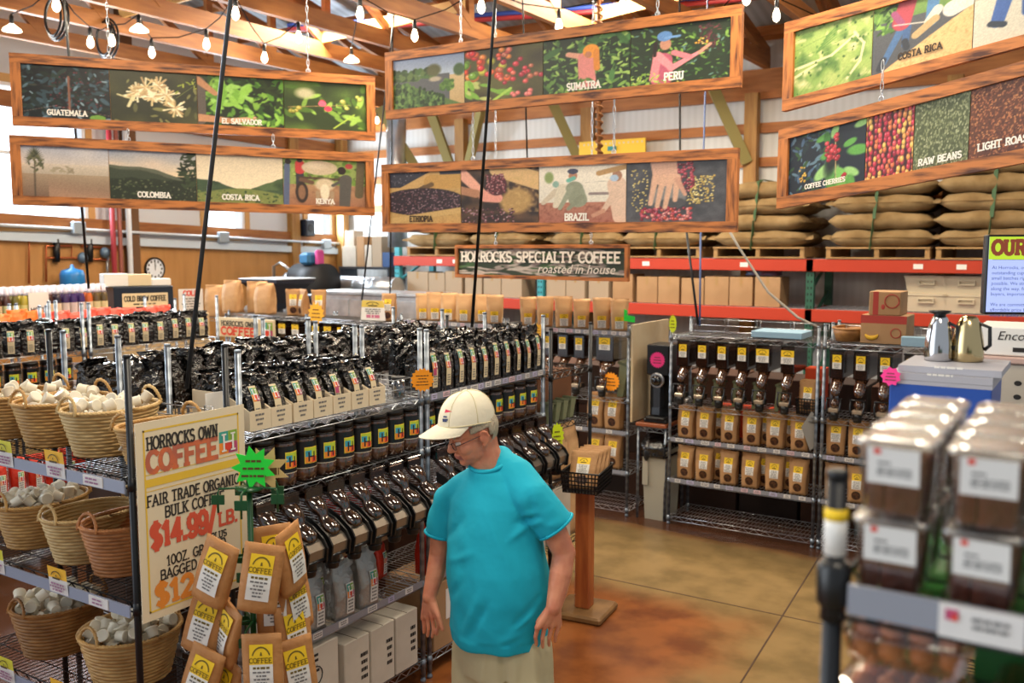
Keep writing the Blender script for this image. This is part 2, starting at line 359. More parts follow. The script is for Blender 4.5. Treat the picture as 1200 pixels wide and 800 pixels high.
# left gable wall with three windows (each a hole with a frame and a pane)
WINS = [(6.0, 7.45, 2.62, 4.3), (9.35, 10.1, 2.52, 3.7), (11.45, 12.05, 2.44, 3.35), (3.6, 4.9, 2.7, 4.2)]
mb = MB(); ys = sorted(WINS); prev = -2.9
for (a, c, z0, z1) in ys:
    mb.box(LX-.2, prev, 2.0, LX, a, 7.5); mb.box(LX-.2, a, 2.0, LX, c, z0); mb.box(LX-.2, a, z1, LX, c, 7.5); prev = c
mb.box(LX-.2, prev, 2.0, LX, BY, 7.5); mb.box(LX-.2, -2.9, 0, LX, BY, 2.0)
struct(mb.build('wall_left', M_lwall))
M_wfr = mat('window_vinyl', 'e4e8ec', .4); M_wtrim = mat('window_lumber', 'c69a5e', .6)
for i, (a, c, z0, z1) in enumerate(WINS):
    t = .045; mb = MB()
    for q in ((a, z0, a+t, z1), (c-t, z0, c, z1), (a, z0, c, z0+t), (a, z1-t, c, z1)): mb.box(LX-.12, q[0], q[1], LX+.02, q[2], q[3])
    mb.box(LX-.1, a, (z0+z1)/2-.02, LX, c, (z0+z1)/2+.02)
    o = struct(mb.build('window_%d' % (i+1), M_wfr))
    MB().box(LX-.08, a+t, z0+t, LX-.072, c-t, z1-t).build('pane', M_glass, o)
    mb = MB()
    for q in ((a-.09, z0-.09, a, z1+.09), (c, z0-.09, c+.09, z1+.09), (a-.09, z0-.12, c+.09, z0), (a-.09, z1, c+.09, z1+.1)): mb.box(LX, q[0], q[1], LX+.035, q[2], q[3])
    mb.build('window_surround', M_wtrim, o)
# plywood wainscot below a pale steel ledge that drops a little towards the corner
LZ = lambda y: 2.44-(y-6.2)*.036
mb = MB(); mb.add([(LX+.001, 1.5, 0), (LX+.001, BY, 0), (LX+.001, BY, LZ(BY)-.05), (LX+.001, 1.5, LZ(1.5)-.05), (LX+.02, 1.5, 0), (LX+.02, BY, 0), (LX+.02, BY, LZ(BY)-.05), (LX+.02, 1.5, LZ(1.5)-.05)], [(4, 5, 6, 7), (3, 7, 6, 2)])
struct(mb.build('wainscot_left', M_ply))
struct(MB().beam((LX+.05, 1.5, LZ(1.5)), (LX+.05, BY, LZ(BY)), .1, .1).build('trim_3', mat('pale_steel_ledge', 'c3d0da', .4)))
struct(MB().beam((LX+.05, 1.5, LZ(1.5)+.2), (LX+.05, BY, LZ(BY)+.2), .05, .16).build('trim_4', M_wood))
struct(MB().beam((LX+.04, 1.5, LZ(1.5)+1.6), (LX+.04, BY, LZ(BY)+1.75), .05, .2).build('trim_5', M_wood))
n = 6
for y in (5.2, 8.05, 11.1):
    struct(MB().box(LX, y-.09, 0, LX+.12, y+.09, 7).build('trim_%d' % n, mat('dark_post', '6b4a2c', .7) if y == 8.05 else M_woodz)); n += 1
# back wall framing
for (z, h, d) in ((4.42, .38, .09), (3.86, .13, .05), (3.42, .12, .05), (5.05, .14, .05), (2.95, .12, .05)):
    struct(MB().box(LX, BY-d, z-h/2, 3.4, BY, z+h/2).build('trim_%d' % n, M_woodx)); n += 1
for x in (-11.25, -8.7, -6.45, -4.02, -1.6, .8):
    struct(MB().box(x-.085, BY-.2, 0, x+.085, BY-.06, 4.3).build('trim_%d' % n, M_woodz)); n += 1
for (a, c) in (((-9.9, 11.6, 4.5), (-9.2, 12.0, 3.2)), ((-9.2, 12.0, 4.5), (-8.75, 12.1, 3.3)), ((-6.95, 11.9, 4.5), (-6.5, 12.1, 3.45)), ((-4.5, 11.9, 4.45), (-4.05, 12.1, 3.4)), ((-8.1, 11.9, 4.5), (-8.6, 12.1, 3.3))):
    struct(MB().beam(a, c, .09, .14, 0).build('trim_%d' % n, mat('treated_lumber', '8d8148', .65))); n += 1
# roof, purlins, trusses
RZ = lambda y: 5.0+(BY-y)*.24
struct(MB().add([(LX-.3, BY+.2, RZ(BY)), (3.5, BY+.2, RZ(BY)), (3.5, -2.5, RZ(-2.5)), (LX-.3, -2.5, RZ(-2.5)), (LX-.3, BY+.2, RZ(BY)+.06), (3.5, BY+.2, RZ(BY)+.06), (3.5, -2.5, RZ(-2.5)+.06), (LX-.3, -2.5, RZ(-2.5)+.06)], [(0, 3, 2, 1), (4, 5, 6, 7)]).build('ceiling', M_roof))
for i in range(12):
    y = BY-.4-i*.9; struct(MB().box(LX, y-.02, RZ(y)-.13, 3.4, y+.02, RZ(y)-.02).build('purlin', M_woodx))
for x in (-10.4, -9.2, -8.25, -7.2, -6.1, -5.0, -3.88, -2.8, -1.7, -.5, .7):
    mb = MB(); mb.box(x-.04, -1.5, 4.62, x+.04, BY, 4.8)
    tp = lambda y: RZ(y)-.2
    mb.beam((x, -1.5, tp(-1.5)), (x, BY, tp(BY)), .07, .16)
    for j in range(5):
        y = BY-1.2-2.4*j; mb.box(x-.03, y-.05, 4.75, x+.03, y+.05, tp(y)); mb.beam((x+.02, y, 4.75), (x+.02, y-2.3, tp(y-2.3)), .05, .09)
    struct(mb.build('roof_truss', M_wood))
# loose braces under the roof
for (a, c) in ((((-9.2, 6.5, 4.85)), (-7.2, 7.4, 5.3)), ((-8.25, 8.6, 4.85), (-6.1, 8.6, 4.95)), ((-6.1, 7.6, 4.9), (-3.9, 7.9, 5.1)), ((-5, 9.6, 4.9), (-2.8, 9.9, 5.2))):
    struct(MB().beam(a, c, .04, .14).build('lateral_brace', mat('pale_lumber', 'd0ab6c', .6)))

# ================================================================== WIRE SHELVING
def wire_deck(lx, ly, m):
    mb = MB(); hx_, hy = lx/2-.015, ly/2-.012; r = .0032
    for z in (0, -.036):
        for a, c in (((-hx_, -hy, z), (hx_, -hy, z)), ((-hx_, hy, z), (hx_, hy, z)), ((-hx_, -hy, z), (-hx_, hy, z)), ((hx_, -hy, z), (hx_, hy, z))): mb.tube([a, c], r, 4)
    for (a, c, L) in (((-hx_, -hy), (1, 0), 2*hx_), ((-hx_, hy), (1, 0), 2*hx_), ((-hx_, -hy), (0, 1), 2*hy), ((hx_, -hy), (0, 1), 2*hy)):
        k = max(2, int(L/.045)); mb.tube([(a[0]+c[0]*L*i/k, a[1]+c[1]*L*i/k, -.034 if i % 2 else -.002) for i in range(k+1)], .0028, 4, sm=False)
    if lx >= ly:
        k = int(2*hx_/.03)
        for i in range(1, k): x = -hx_+2*hx_*i/k; mb.tube([(x, -hy, .003), (x, hy, .003)], .0022, 3, cap=False)
        for y in (-hy/2, 0, hy/2): mb.tube([(-hx_, y, -.004), (hx_, y, -.004)], .0028, 3, cap=False)
    else:
        k = int(2*hy/.03)
        for i in range(1, k): y = -hy+2*hy*i/k; mb.tube([(-hx_, y, .003), (hx_, y, .003)], .0022, 3, cap=False)
        for x in (-hx_/2, 0, hx_/2): mb.tube([(x, -hy, -.004), (x, hy, -.004)], .0028, 3, cap=False)
    return mb
def strip(face, L, fx, fy, h=.034, tags=8, seed=1, big=False):
    """price channel along one side; face '-y' or '+x'"""
    rr = random.Random(seed); mb = MB()
    mb.box(-L/2, -.006, -h/2-.012, L/2, 0, h/2-.012, 0)
    cols = [1, 2, 1, 3]
    for i in range(tags):
        x = -L/2+L*(i+rr.uniform(.1, .4))/tags; w = rr.uniform(.045, .07)
        mb.box(x, -.0075, -h/2-.009, x+w, -.0055, h/2-.014, rr.choice(cols)); lines(mb, (x+.004, -.0085, -h/2-.004), (1, 0, 0), (0, 0, 1), w-.008, h*.6, 2, 4, rr)
    if face == '+x': mb.xf(Matrix.Translation((fx, fy, 0)) @ Matrix.Rotation(math.pi/2, 4, 'Z'))
    else: mb.xf(Matrix.Translation((fx, fy, 0)))
    return mb
STRIPM = [M_strip, M_tag, mat('pink_tag', 'd9b6bd', .6), mat('lilac_tag', 'b9b3cf', .6), M_greyink]
def wire_rack(label, x0, x1, y0, y1, shelves, top, black=False, strips=(), group=None, tops=None, cat='wire rack'):
    cx, cy = (x0+x1)/2, (y0+y1)/2; t = thing('wire_shelving_unit', label, cat, (cx, cy, 0), 0, group)
    lx, ly = x1-x0, y1-y0; mp = M_blkwire if black else M_post; mw = M_blkwire if black else M_chrome
    for i, (a, c) in enumerate(((-1, -1), (1, -1), (-1, 1), (1, 1))):
        h = (tops[i] if tops else top)
        px, py = a*(lx/2-.013), c*(ly/2-.013)
        mb = MB(); mb.lathe([(.0128, .03), (.0128, h-.012)], 12, (px, py, 0)); mb.lathe([(.0138, h-.012), (.0138, h-.002), (.009, h)], 12, (px, py, 0)); mb.lathe([(.016, 0), (.016, .012), (.008, .03)], 10, (px, py, 0))
        for z in shelves: mb.lathe([(.0165, z-.042), (.0148, z+.006)], 12, (px, py, 0))
        mb.build('post', mp, t)
    dk = None
    for z in shelves:
        if dk is None: dk = wire_deck(lx, ly, mw).build('wire_shelf', mw, t, (0, 0, z))
        else:
            d = dk.copy(); COL.objects.link(d); d.parent = t; d.location = (0, 0, z)
    for k, (z, face, tg) in enumerate(strips):
        if face == '+x': mb = strip(face, ly-.05, lx/2-.006, 0, seed=k+int(cx*10), tags=tg)
        else: mb = strip(face, lx-.05, 0, -ly/2+.006, seed=k+int(cx*10), tags=tg)
        mb.build('price_strip', STRIPM, t, (0, 0, z))
    return t
S_J, S_TOP, S_LOW, S_BOT = 1.262, 1.54, .555, .12
wire_rack('chrome wire rack nearest the camera with carton trays, jars and bean bins', -3.42, -2.95, 2.56, 3.78, [S_BOT, S_LOW, 1.06, S_J, S_TOP], 1.9, strips=[(S_LOW+.005, '+x', 7)])
wire_rack('chrome wire rack behind the man with black bags along its top', -3.42, -2.95, 3.81, 5.03, [S_BOT, S_LOW, 1.06, S_J, S_TOP], 1.89, strips=[(S_TOP+.002, '+x', 14), (S_LOW+.005, '+x', 7)])
wire_rack('chrome wire rack back to back with the near bean bin rack', -4.19, -3.74, 2.56, 3.78, [S_BOT, S_LOW, S_J, S_TOP], 1.92)
wire_rack('chrome wire rack back to back with the rack behind the man', -4.19, -3.74, 3.81, 5.03, [S_BOT, S_LOW, S_J, S_TOP], 1.9)
wire_rack('black wire rack holding wicker baskets of coffee pods', -4.2, -2.95, 2.05, 2.52, [.1, .53, 1.0, 1.47], 1.93, black=True)
wire_rack('black wire end rack with olive bags beyond the jar shelves', -4.2, -2.95, 5.1, 5.67, [.35, .78, 1.16, 1.5], 1.8, black=True)
# the back row along the aisle end
YB0, YB1 = 7.12, 7.57
BS = [.07, .39, .735, 1.02, 1.59]
wire_rack('chrome rack with six bean bins in a row above kraft bags', -3.0, -1.785, YB0, YB1, BS, 1.72, strips=[(.737, '-y', 10), (.392, '-y', 10)])
wire_rack('chrome rack at right of the six-bin rack, half hidden by plastic tubs', -1.765, -.55, YB0, YB1, BS, 1.74, strips=[(.737, '-y', 9), (.392, '-y', 9)])
wire_rack('chrome rack left of the beige panel, orange star hanging on it', -4.6, -3.36, YB0, YB1, BS, 1.66, strips=[(1.592, '-y', 14), (.737, '-y', 4), (.392, '-y', 4)])
wire_rack('chrome rack with kraft bags on top beside the tall black-post rack', -5.85, -4.62, YB0, YB1, BS, 1.66, strips=[(1.592, '-y', 12)])
wire_rack('chrome rack below the small price sign, bean bins underneath', -7.1, -5.87, YB0, YB1, [.07, .39, .735, 1.05, 1.56], 1.6)
wire_rack('chrome rack below the black hopper at the back left', -8.35, -7.12, YB0, YB1, [.07, .39, .735, 1.05, 1.56], 1.6)
# second gondola further left and the drinks rack behind it
wire_rack('chrome rack with labelled black bags facing the camera at far left', -6.85, -6.4, 2.9, 4.12, [S_BOT, S_LOW, S_J, S_TOP], 1.9)
wire_rack('chrome rack further along the far left row of black bags', -6.85, -6.4, 4.15, 5.37, [S_BOT, S_LOW, S_J, S_TOP], 1.9)
wire_rack('chrome rack of orange and red bags left of the black bags', -7.4, -6.95, 2.9, 4.12, [S_BOT, S_LOW, S_TOP], 1.86)
wire_rack('chrome rack of red bags behind the far left row', -7.4, -6.95, 4.15, 5.37, [S_BOT, S_LOW, S_TOP], 1.86)
wire_rack('black wire rack carrying the rows of bottled drinks', -8.7, -8.2, 4.1, 5.6, [.1, .6, 1.15, 1.64], 1.7, black=True)
wire_rack('chrome rack at the left frame edge before the far left bags', -6.85, -6.4, 1.65, 2.87, [S_BOT, S_LOW, S_J, S_TOP], 1.88)
# foreground rack with the plastic tubs
t = wire_rack('black wire rack in the right foreground holding clear tubs', -.285, .93, 1.18, 1.64, [.2, 1.1, 1.62, 1.885], 2.04, black=True, tops=[2.04, 2.04, 1.15, 1.15])
mb = MB(); mb.box(-.25, 1.172, 1.862, .9, 1.18, 1.9, 0); mb.box(-.145, 1.169, 1.86, -.055, 1.1725, 1.9, 1)
mb.box(-.138, 1.1675, 1.882, -.124, 1.169, 1.895, 2); mb.box(-.131, 1.1665, 1.882, -.124, 1.1685, 1.89, 3)
lines(mb, (-.115, 1.167, 1.874), (1, 0, 0), (0, 0, 1), .05, .018, 2, 4)
o = mb.build('price_strip', [M_strip, M_tag, M_purple, M_red, M_greyink], t); o.location = (-t.location.x, -t.location.y, 0)
mb = MB(); mb.lathe([(.0145, 1.93), (.0145, 1.99)], 14, (-.272, 1.193, 0)); mb.lathe([(.0148, 1.975), (.0148, 1.99)], 14, (-.272, 1.193, 0), 1)
o = mb.build('post_label', [M_white, M_yellow], t); o.location = (-t.location.x, -t.location.y, 0)
mb = MB(); mb.lathe([(.016, 1.86), (.0215, 1.868), (.0215, 1.912), (.016, 1.922)], 14, (-.272, 1.193, 0))
o = mb.build('post_clamp', M_black, t); o.location = (-t.location.x, -t.location.y, 0)
wire_rack('black rack behind the tubs carrying boxed kettles and airpots', -.56, 0.12, 2.95, 3.95, [.1, .7, 1.3, 1.6], 1.66, black=True)
# ================================================================== PRODUCTS
def bag_body(w, d, h, seed=0, crump=0.0, top_t=.9, flare=.08, amp=.0, n=16, m=12, fold=False, sm=True):
    """upright pouch: rectangular foot, front leaning back to a flat sealed top"""
    rr = random.Random(seed); rings = []
    def dims(t):
        dd = d*(1-max(0, (t-.45)/.55)**1.3)+.004 if t < 1 else .004
        return w*(.95+flare*t), dd
    def front(u, t, off=.0015): ww, dd = dims(t); return Vector((u*ww/2, -dd/2-off-.006*(1-u*u)*math.sin(math.pi*min(t*1.1, 1)), t*h))
    for i in range(m+1):
        t = i/m; ww, dd = dims(t); ring = []
        per = [(-1, -1), (-.5, -1), (0, -1), (.5, -1), (1, -1), (1, -.4), (1, .4), (1, 1), (.5, 1), (0, 1), (-.5, 1), (-1, 1), (-1, .4), (-1, -.4)]
        for (a, c) in per:
            x, y = a*ww/2, c*dd/2
            if abs(a) < 1: y += (c*.006)*(1-a*a)*math.sin(math.pi*min(t*1.1, 1))
            else: x -= a*(.01*math.sin(math.pi*t) if abs(c) < .9 else 0)
            z = t*h
            if t > top_t or crump:
                k = crump*(max(0, t-.62)/.38)**.7
                x += rr.uniform(-1, 1)*k*.6; y += rr.uniform(-1, 1)*k; z += rr.uniform(-1, .6)*k*.7*(t > .62)
            if amp and i: x += rr.uniform(-amp, amp); y += rr.uniform(-amp, amp)
            ring.append((x, y, z))
        rings.append(ring)
    mb = MB(); mb.loft(rings, 0, sm)
    if fold:
        ww, dd = dims(1); mb.obox((0, -.012, h-.012), (ww/2, 0, 0), (0, .008, .006), (0, .006, -.014))
    return mb, front
def patch(mb, front, u0, u1, t0, t1, mi, off=.002, n=4):
    g = [[front(u0+(u1-u0)*i/3, t0+(t1-t0)*j/n, off) for i in range(4)] for j in range(n+1)]
    for j in range(n):
        for i in range(3): mb.quad(g[j][i], g[j][i+1], g[j+1][i+1], g[j+1][i], mi)
def oval(mb, front, u, t, ru, rt, mi, off=.002):
    mb.poly([front(u+ru*math.cos(2*math.pi*k/18), t+rt*math.sin(2*math.pi*k/18), off) for k in range(18)], mi)
def plines(mb, front, u0, u1, t0, t1, n, mi, rr, off=.003):
    for i in range(n):
        a = t1-(t1-t0)*(i+.75)/n; c = a+(t1-t0)/n*.45; m = rr.uniform(.55, 1)*(u1-u0)/2; uc = (u0+u1)/2; x = uc-m
        while x < uc+m-.01:
            l = min(rr.uniform(.1, .3)*(u1-u0), uc+m-x); mb.quad(front(x, a, off), front(x+l, a, off), front(x+l, c, off), front(x, c, off), mi); x += l+.05*(u1-u0)
def arch(mb, front, u, t, ru, rt, mi, off=.003, bar=True):
    for k in range(10):
        a0, a1 = math.radians(15+15*k), math.radians(15+15*(k+1))
        mb.quad(front(u+ru*math.cos(a0), t+rt*math.sin(a0), off), front(u+ru*1.16*math.cos(a0), t+rt*1.16*math.sin(a0), off), front(u+ru*1.16*math.cos(a1), t+rt*1.16*math.sin(a1), off), front(u+ru*math.cos(a1), t+rt*math.sin(a1), off), mi)
    mb.quad(front(u-.06, t+rt*.25, off), front(u+.06, t+rt*.25, off), front(u+.03, t+rt*.6, off), front(u-.03, t+rt*.6, off), mi)
    if bar: mb.quad(front(u-ru*.8, t-rt*.25, off), front(u+ru*.8, t-rt*.25, off), front(u+ru*.8, t+rt*.05, off), front(u-ru*.8, t+rt*.05, off), mi)
def fmark(mb, fr, u0, u1, t0, t1, mi):
    U = lambda a: u0+(u1-u0)*a
    T = lambda a: t0+(t1-t0)*a
    for (a, c, e, g, m) in ((0, .5, .5, 1, 0), (.5, .5, 1, 1, 1), (0, 0, .5, .5, 2), (.5, 0, 1, .5, 4)): patch(mb, fr, U(a), U(e), T(c), T(g), mi+m, .0062, 2)
    mb.poly([fr(U(.5+.22*math.cos(k*math.pi/5)), T(.34+.22*math.sin(k*math.pi/5)), .0068) for k in range(10)], mi+3)
    for i, (a, c, e, g) in enumerate(((.2, .12, .32, .88), (.68, .12, .8, .88), (.3, .47, .7, .57), (.12, .1, .4, .18), (.6, .1, .88, .18), (.12, .82, .4, .9), (.6, .82, .88, .9))): patch(mb, fr, U(a), U(e), T(c), T(g), mi+5, .0074+.0002*i, 2)
def kraft_label(front, lu=.5, ty0=.6, ty1=.82, tw0=.36, seed=0):
    rr = random.Random(seed); mb = MB()
    patch(mb, front, -lu, lu, ty0, ty1, 0); patch(mb, front, -lu, lu, tw0, ty0, 1)
    arch(mb, front, 0, ty0+(ty1-ty0)*.3, lu*.55, (ty1-ty0)*.5, 2); plines(mb, front, -lu*.9, lu*.9, tw0+.01, ty0-.015, 6, 3, rr)
    return mb
LBL = [M_yellow, M_white, mat('olive_ink', '6d5a16', .7), M_greyink]
def mk_kraft(w=.125, d=.075, h=.275, win=True, low=False, seed=0, m=None):
    def f():
        t = thing('kraft_coffee_bag', '', 'coffee bag'); mb, fr = bag_body(w, d, h, seed, .006, .86, flare=.2, amp=.0012)
        mb.build('bag', m or M_kraft, t)
        if low: kraft_label(fr, .52, .3, .44, .06, seed).build('label', LBL, t)
        else: kraft_label(fr, .5, .62, .8, .38, seed).build('label', LBL, t)
        if win:
            b2 = MB(); oval(b2, fr, 0, .21 if not low else .14, .52, .12, 0, .0018); b2.build('window', M_win, t)
        return t
    return Kind(f)
def mk_black(seed, h=.3, w=.1, purple=False, lab=True):
    def f():
        t = thing('black_coffee_bag', '', 'coffee bag'); mb, fr = bag_body(w, .075, h, seed, .024, .8, amp=.0026, m=14, sm=False)
        mb.build('bag', M_foil if seed % 2 else M_foil2, t)
        if not lab: return t
        b2 = MB(); patch(b2, fr, -.42, .36, .1, .76, 0, .005)
        fmark(b2, fr, -.38, .32, .46, .72, 1)
        if purple: patch(b2, fr, -.38, .1, .34, .47, 5, .0075)
        plines(b2, fr, -.36, .3, .14, .34, 4, 7, random.Random(seed), .006)
        b2.build('label', [M_tan]+HM+[M_greyink], t)
        return t
    return Kind(f)
K_right = [mk_kraft(seed=s, w=.13, h=.275) for s in (1, 2, 3)]
K_top = [mk_kraft(seed=s, w=.125, d=.09, h=.245, win=False, low=True, m=M_kraft2) for s in (4, 5, 6)]
K_big = [mk_kraft(seed=s, w=.16, d=.1, h=.31) for s in (7,)]
K_plain = Kind(lambda: (lambda t: (bag_body(.2, .13, .36, 9, .008, .86, amp=.002, flare=.22)[0].build('bag', M_kraft2, t), t)[1])(thing('kraft_coffee_bag', '', 'coffee bag')))
B_bags = [mk_black(s) for s in (11, 12, 13, 14)]
B_pur = mk_black(15, purple=True)
B_plain = [mk_black(s, lab=False) for s in (16, 17, 18, 19)]
def place_black(lab, grp, loc, rz, i, scale=None, plain=False): (B_plain if plain else B_bags)[i % 4].put(lab, 'coffee bag', grp, loc, rz, scale)
def tint_bag(name, m, w=.1, d=.07, h=.3, lab=True, seed=3, crump=.012):
    def f():
        t = thing(name, '', 'coffee bag'); mb, fr = bag_body(w, d, h, seed, crump, .7, amp=.0015); mb.build('bag', m, t)
        if lab:
            b2 = MB(); patch(b2, fr, .0, .8, .08, .62, 0, .005); fmark(b2, fr, .05, .75, .36, .6, 1); plines(b2, fr, .1, .7, .1, .34, 4, 7, random.Random(2), .006); b2.build('label', [M_white]+HM+[M_greyink], t)
        return t
    return Kind(f)
K_silver = tint_bag('silver_coffee_bag', M_silver, .12, .085, .29, crump=.024)
M_redbag = mat('red_foil', 'c5321c', .35, .2, bump=(24, .6)); M_orgbag = mat('orange_foil', 'f0741c', .4, .1, bump=(24, .6)); M_coral = mat('coral_foil', 'e8503c', .4, .1, bump=(24, .6))
K_red = tint_bag('red_coffee_bag', M_redbag, .1, .07, .26); K_org = tint_bag('orange_coffee_bag', M_orgbag, .11, .08, .24); K_coral = tint_bag('coral_coffee_bag', M_coral, .11, .08, .22)
# ---- jar
def bend(mb, r):
    nv = []
    for (x, y, z) in mb.v: a = x/r; q = r-y; nv.append((q*math.sin(a), -q*math.cos(a), z))
    mb.v = nv; return mb
M_jar = mat('coffee_in_clear_jar', '3a2115', .12, noise=(40, '5d3a24', .35, .7), coat=.8, spec=.7); M_jlid = mat('jar_lid', '17120f', .35, bump=(40, .15))
def mk_jar():
    t = thing('coffee_jar', '', 'jar'); r = .055
    MB().lathe([(.045, 0), (r, .008), (r, .06), (r-.002, .063), (r-.002, .185), (.05, .198), (.046, .203)], 28).build('jar', M_jar, t)
    mb = MB(); mb.lathe([(.047, .203), (.053, .204), (.053, .222), (.049, .226)], 28); mb.lathe([(.0555, .196), (.0555, .2)], 28); mb.build('lid', M_jlid, t)
    mb = MB(); mb.lathe([(r+.0006, .066), (r+.0006, .182)], 28, cap=False)
    mb.lathe([(r+.0012, .06), (r+.0012, .064)], 28, mi=7, cap=False)
    b2 = MB(); s = .055; y = .0
    def q(x0, z0, x1, z1, m, l): 
        k = 3
        for i in range(k): xa, xb = x0+(x1-x0)*i/k, x0+(x1-x0)*(i+1)/k; b2.quad((xa, -l, z0), (xb, -l, z0), (xb, -l, z1), (xa, -l, z1), m)
    X0, Z0 = -.03, .085
    q(X0-.003, Z0-.003, X0+s+.003, Z0+s+.016, 3, .0012)
    q(X0, Z0+s/2, X0+s/2, Z0+s, 1, .0016); q(X0+s/2, Z0+s/2, X0+s, Z0+s, 2, .0016); q(X0, Z0, X0+s/2, Z0+s/2, 4, .0016); q(X0+s/2, Z0, X0+s, Z0+s/2, 5, .0016)
    q(X0, Z0+s, X0+s, Z0+s+.012, 2, .0016)
    for (a, c, e, g) in ((.22, .12, .34, .9), (.66, .12, .78, .9), (.34, .46, .66, .56)): q(X0+a*s, Z0+c*s, X0+e*s, Z0+g*s, 6, .0022)
    for i in range(8):
        zz = .085+i*.009; q(.034, zz, .034+R_.uniform(.02, .032), zz+.003, 7, .0014)
    bend(b2, r+.0006); mb.add(b2.v, b2.f); mb.m[-len(b2.m):] = b2.m
    mb.build('label', [M_black, mat('jar_teal', '3f9fb0', .5), mat('jar_lime', 'b9cc38', .5), mat('jar_yellow', 'f0cf3a', .5), mat('jar_orange', 'f08b2c', .5), mat('jar_red', 'e2502c', .5), mat('jar_letter', '2a1a1e', .5), mat('jar_rim', 'b9aa93', .4)], t)
    return t
K_jar = Kind(mk_jar)
# ---- gravity bean bin: local front is -y, z = 0 at the spout mouth
M_gate = mat('gate_metal', 'b9a892', .3, .6); M_beanc = mat('beans_behind_plastic', '2e1a12', .12, noise=(70, '6a452b', .4, .66), coat=1, spec=.7)
def mk_bin(hop0, hop1, deep, label=True, reach=.0, w=.105, wide=False):
    def f():
        t = thing('bean_dispenser', '', 'bean bin'); hw = w/2
        mb = MB(); mb.cbox(-hw, -.02, hop0, hw, deep, hop1, .006); mb.build('hopper', M_smoke, t)
        mb = MB(); mb.cbox(-hw+.006, -.012, hop0+.004, hw-.006, deep-.01, hop0+(hop1-hop0)*.72, .006); mb.build('coffee_beans', M_beans, t)
        MB().cbox(-hw-.004, -.026, hop1, hw+.004, deep+.004, hop1+.014, .004).build('lid', M_black, t)
        rings = []
        for (y, z, rx, ry) in ((.05, hop0, hw*.95, .06), (.03, hop0-.03, hw*.85, .05), (-.01-reach*.3, hop0-.055, .042, .042), (-.028-reach*.5, hop0-.085, .04, .038), (-.04-reach*.8, hop0-.11, .033, .03), (-.045-reach, hop0-.125, .024, .022)):
            rings.append([(rx*math.cos(2*math.pi*j/16), y+ry*math.sin(2*math.pi*j/16), z) for j in range(16)])
        MB().loft(list(reversed(rings))).build('chute', M_beanc, t)
        gz = .125; gy = -.055-reach
        mb = MB(); mb.ell((0, gy, gz), (.031, .03, .036)); mb.build('bean_bulge', M_beanc, t)
        mb = MB(); mb.cbox(-.038, gy-.042, gz-.062, .038, gy+.02, gz-.03, .006); mb.build('gate', M_gate, t)
        mb = MB(); mb.tube([(-.046, gy+.02, gz+.04), (-.05, gy-.035, gz+.045), (.05, gy-.035, gz+.045), (.046, gy+.02, gz+.04)], .005, 6)
        for s in (-1, 1):
            mb.tube([(s*.047, gy-.02, gz+.045), (s*.05, gy-.03, gz), (s*.046, gy-.045, gz-.045), (s*.038, gy-.04, gz-.07)], .0075, 6)
        mb.build('handle', M_black, t)
        mb = MB(); mb.lathe([(.026, 0), (.03, .005), (.032, .04), (.036, .066)], 16, (0, gy-.008, 0)); mb.lathe([(.0335, .02), (.0335, .026)], 16, (0, gy-.008, 0)); mb.build('spout', M_black, t)
        MB().box(-.02, gy+.018, .05, .02, .06, .09).build('bracket', M_black, t)
        if label:
            mb = MB(); z1 = hop1-.025; z0 = z1-.105; lw = hw*.62 if not wide else hw*.95; s = .45 if not wide else .5
            fr = lambda u, tt, off=.002: Vector((u*lw, -.02-off, z0+(z1-z0)*tt))
            patch(mb, fr, -1, 1, s, 1, 0, n=1); patch(mb, fr, -1, 1, 0, s, 1, n=1); arch(mb, fr, 0, s+.15, .6, .26, 2); plines(mb, fr, -.9, .9, .05, s-.04, 4, 3, random.Random(4))
            mb.build('label', LBL, t)
        return t
    return Kind(f)
def mk_binG():
    t = thing('bean_dispenser', '', 'bean bin'); hw = .055
    MB().cbox(-hw, -.03, .27, hw, .26, .33, .005).build('hopper', M_smoke, t)
    MB().cbox(-hw+.004, -.024, .272, hw-.004, .25, .315, .005).build('coffee_beans', M_beand, t)
    rings = [[(rx*math.cos(2*math.pi*j/18), y+ry*math.sin(2*math.pi*j/18), z) for j in range(18)] for (y, z, rx, ry) in ((-.138, .125, .02, .012), (-.14, .135, .032, .022), (-.134, .152, .041, .032), (-.12, .17, .043, .037), (-.1, .188, .036, .033), (-.083, .2, .024, .024), (-.072, .21, .026, .026), (-.058, .225, .041, .036), (-.042, .245, .047, .042), (-.02, .265, .046, .046), (.02, .285, .05, .06))]
    MB().loft(rings).build('chute', M_beand, t)
    mb = MB(); mb.prism([(-.05, -.1, .15), (-.05, -.155, .128), (-.05, -.178, .1), (-.05, -.17, .05), (-.05, -.1, .05)], (.1, 0, 0)); mb.build('gate', mat('gate_chrome', '8f867b', .28, .75), t)
    mb = MB(); mb.box(-.052, -.11, .04, .052, -.03, .08); mb.build('bracket', M_black, t)
    mb = MB()
    for s in (-1, 1):
        mb.prism([(s*.056-.004, -.03, .21), (s*.056-.004, -.1, .185), (s*.056-.004, -.165, .14), (s*.056-.004, -.19, .1), (s*.056-.004, -.18, .035), (s*.056-.004, -.16, .03), (s*.056-.004, -.16, .09), (s*.056-.004, -.12, .12), (s*.056-.004, -.03, .16)], (.008, 0, 0))
    mb.tube([(-.056, -.17, .05), (.056, -.17, .05)], .008, 6)
    mb.build('handle', M_black, t)
    mb = MB(); mb.lathe([(.028, -.02), (.031, -.012), (.034, .03), (.04, .065)], 16, (0, -.128, 0)); mb.lathe([(.0355, .004), (.0355, .01)], 16, (0, -.128, 0)); mb.build('spout', M_black, t)
    return t
M_beand = mat('dark_beans_behind_plastic', '1f120c', .1, noise=(70, '4a2e1c', .45, .72), coat=1, spec=.8)
K_binG = Kind(mk_binG)
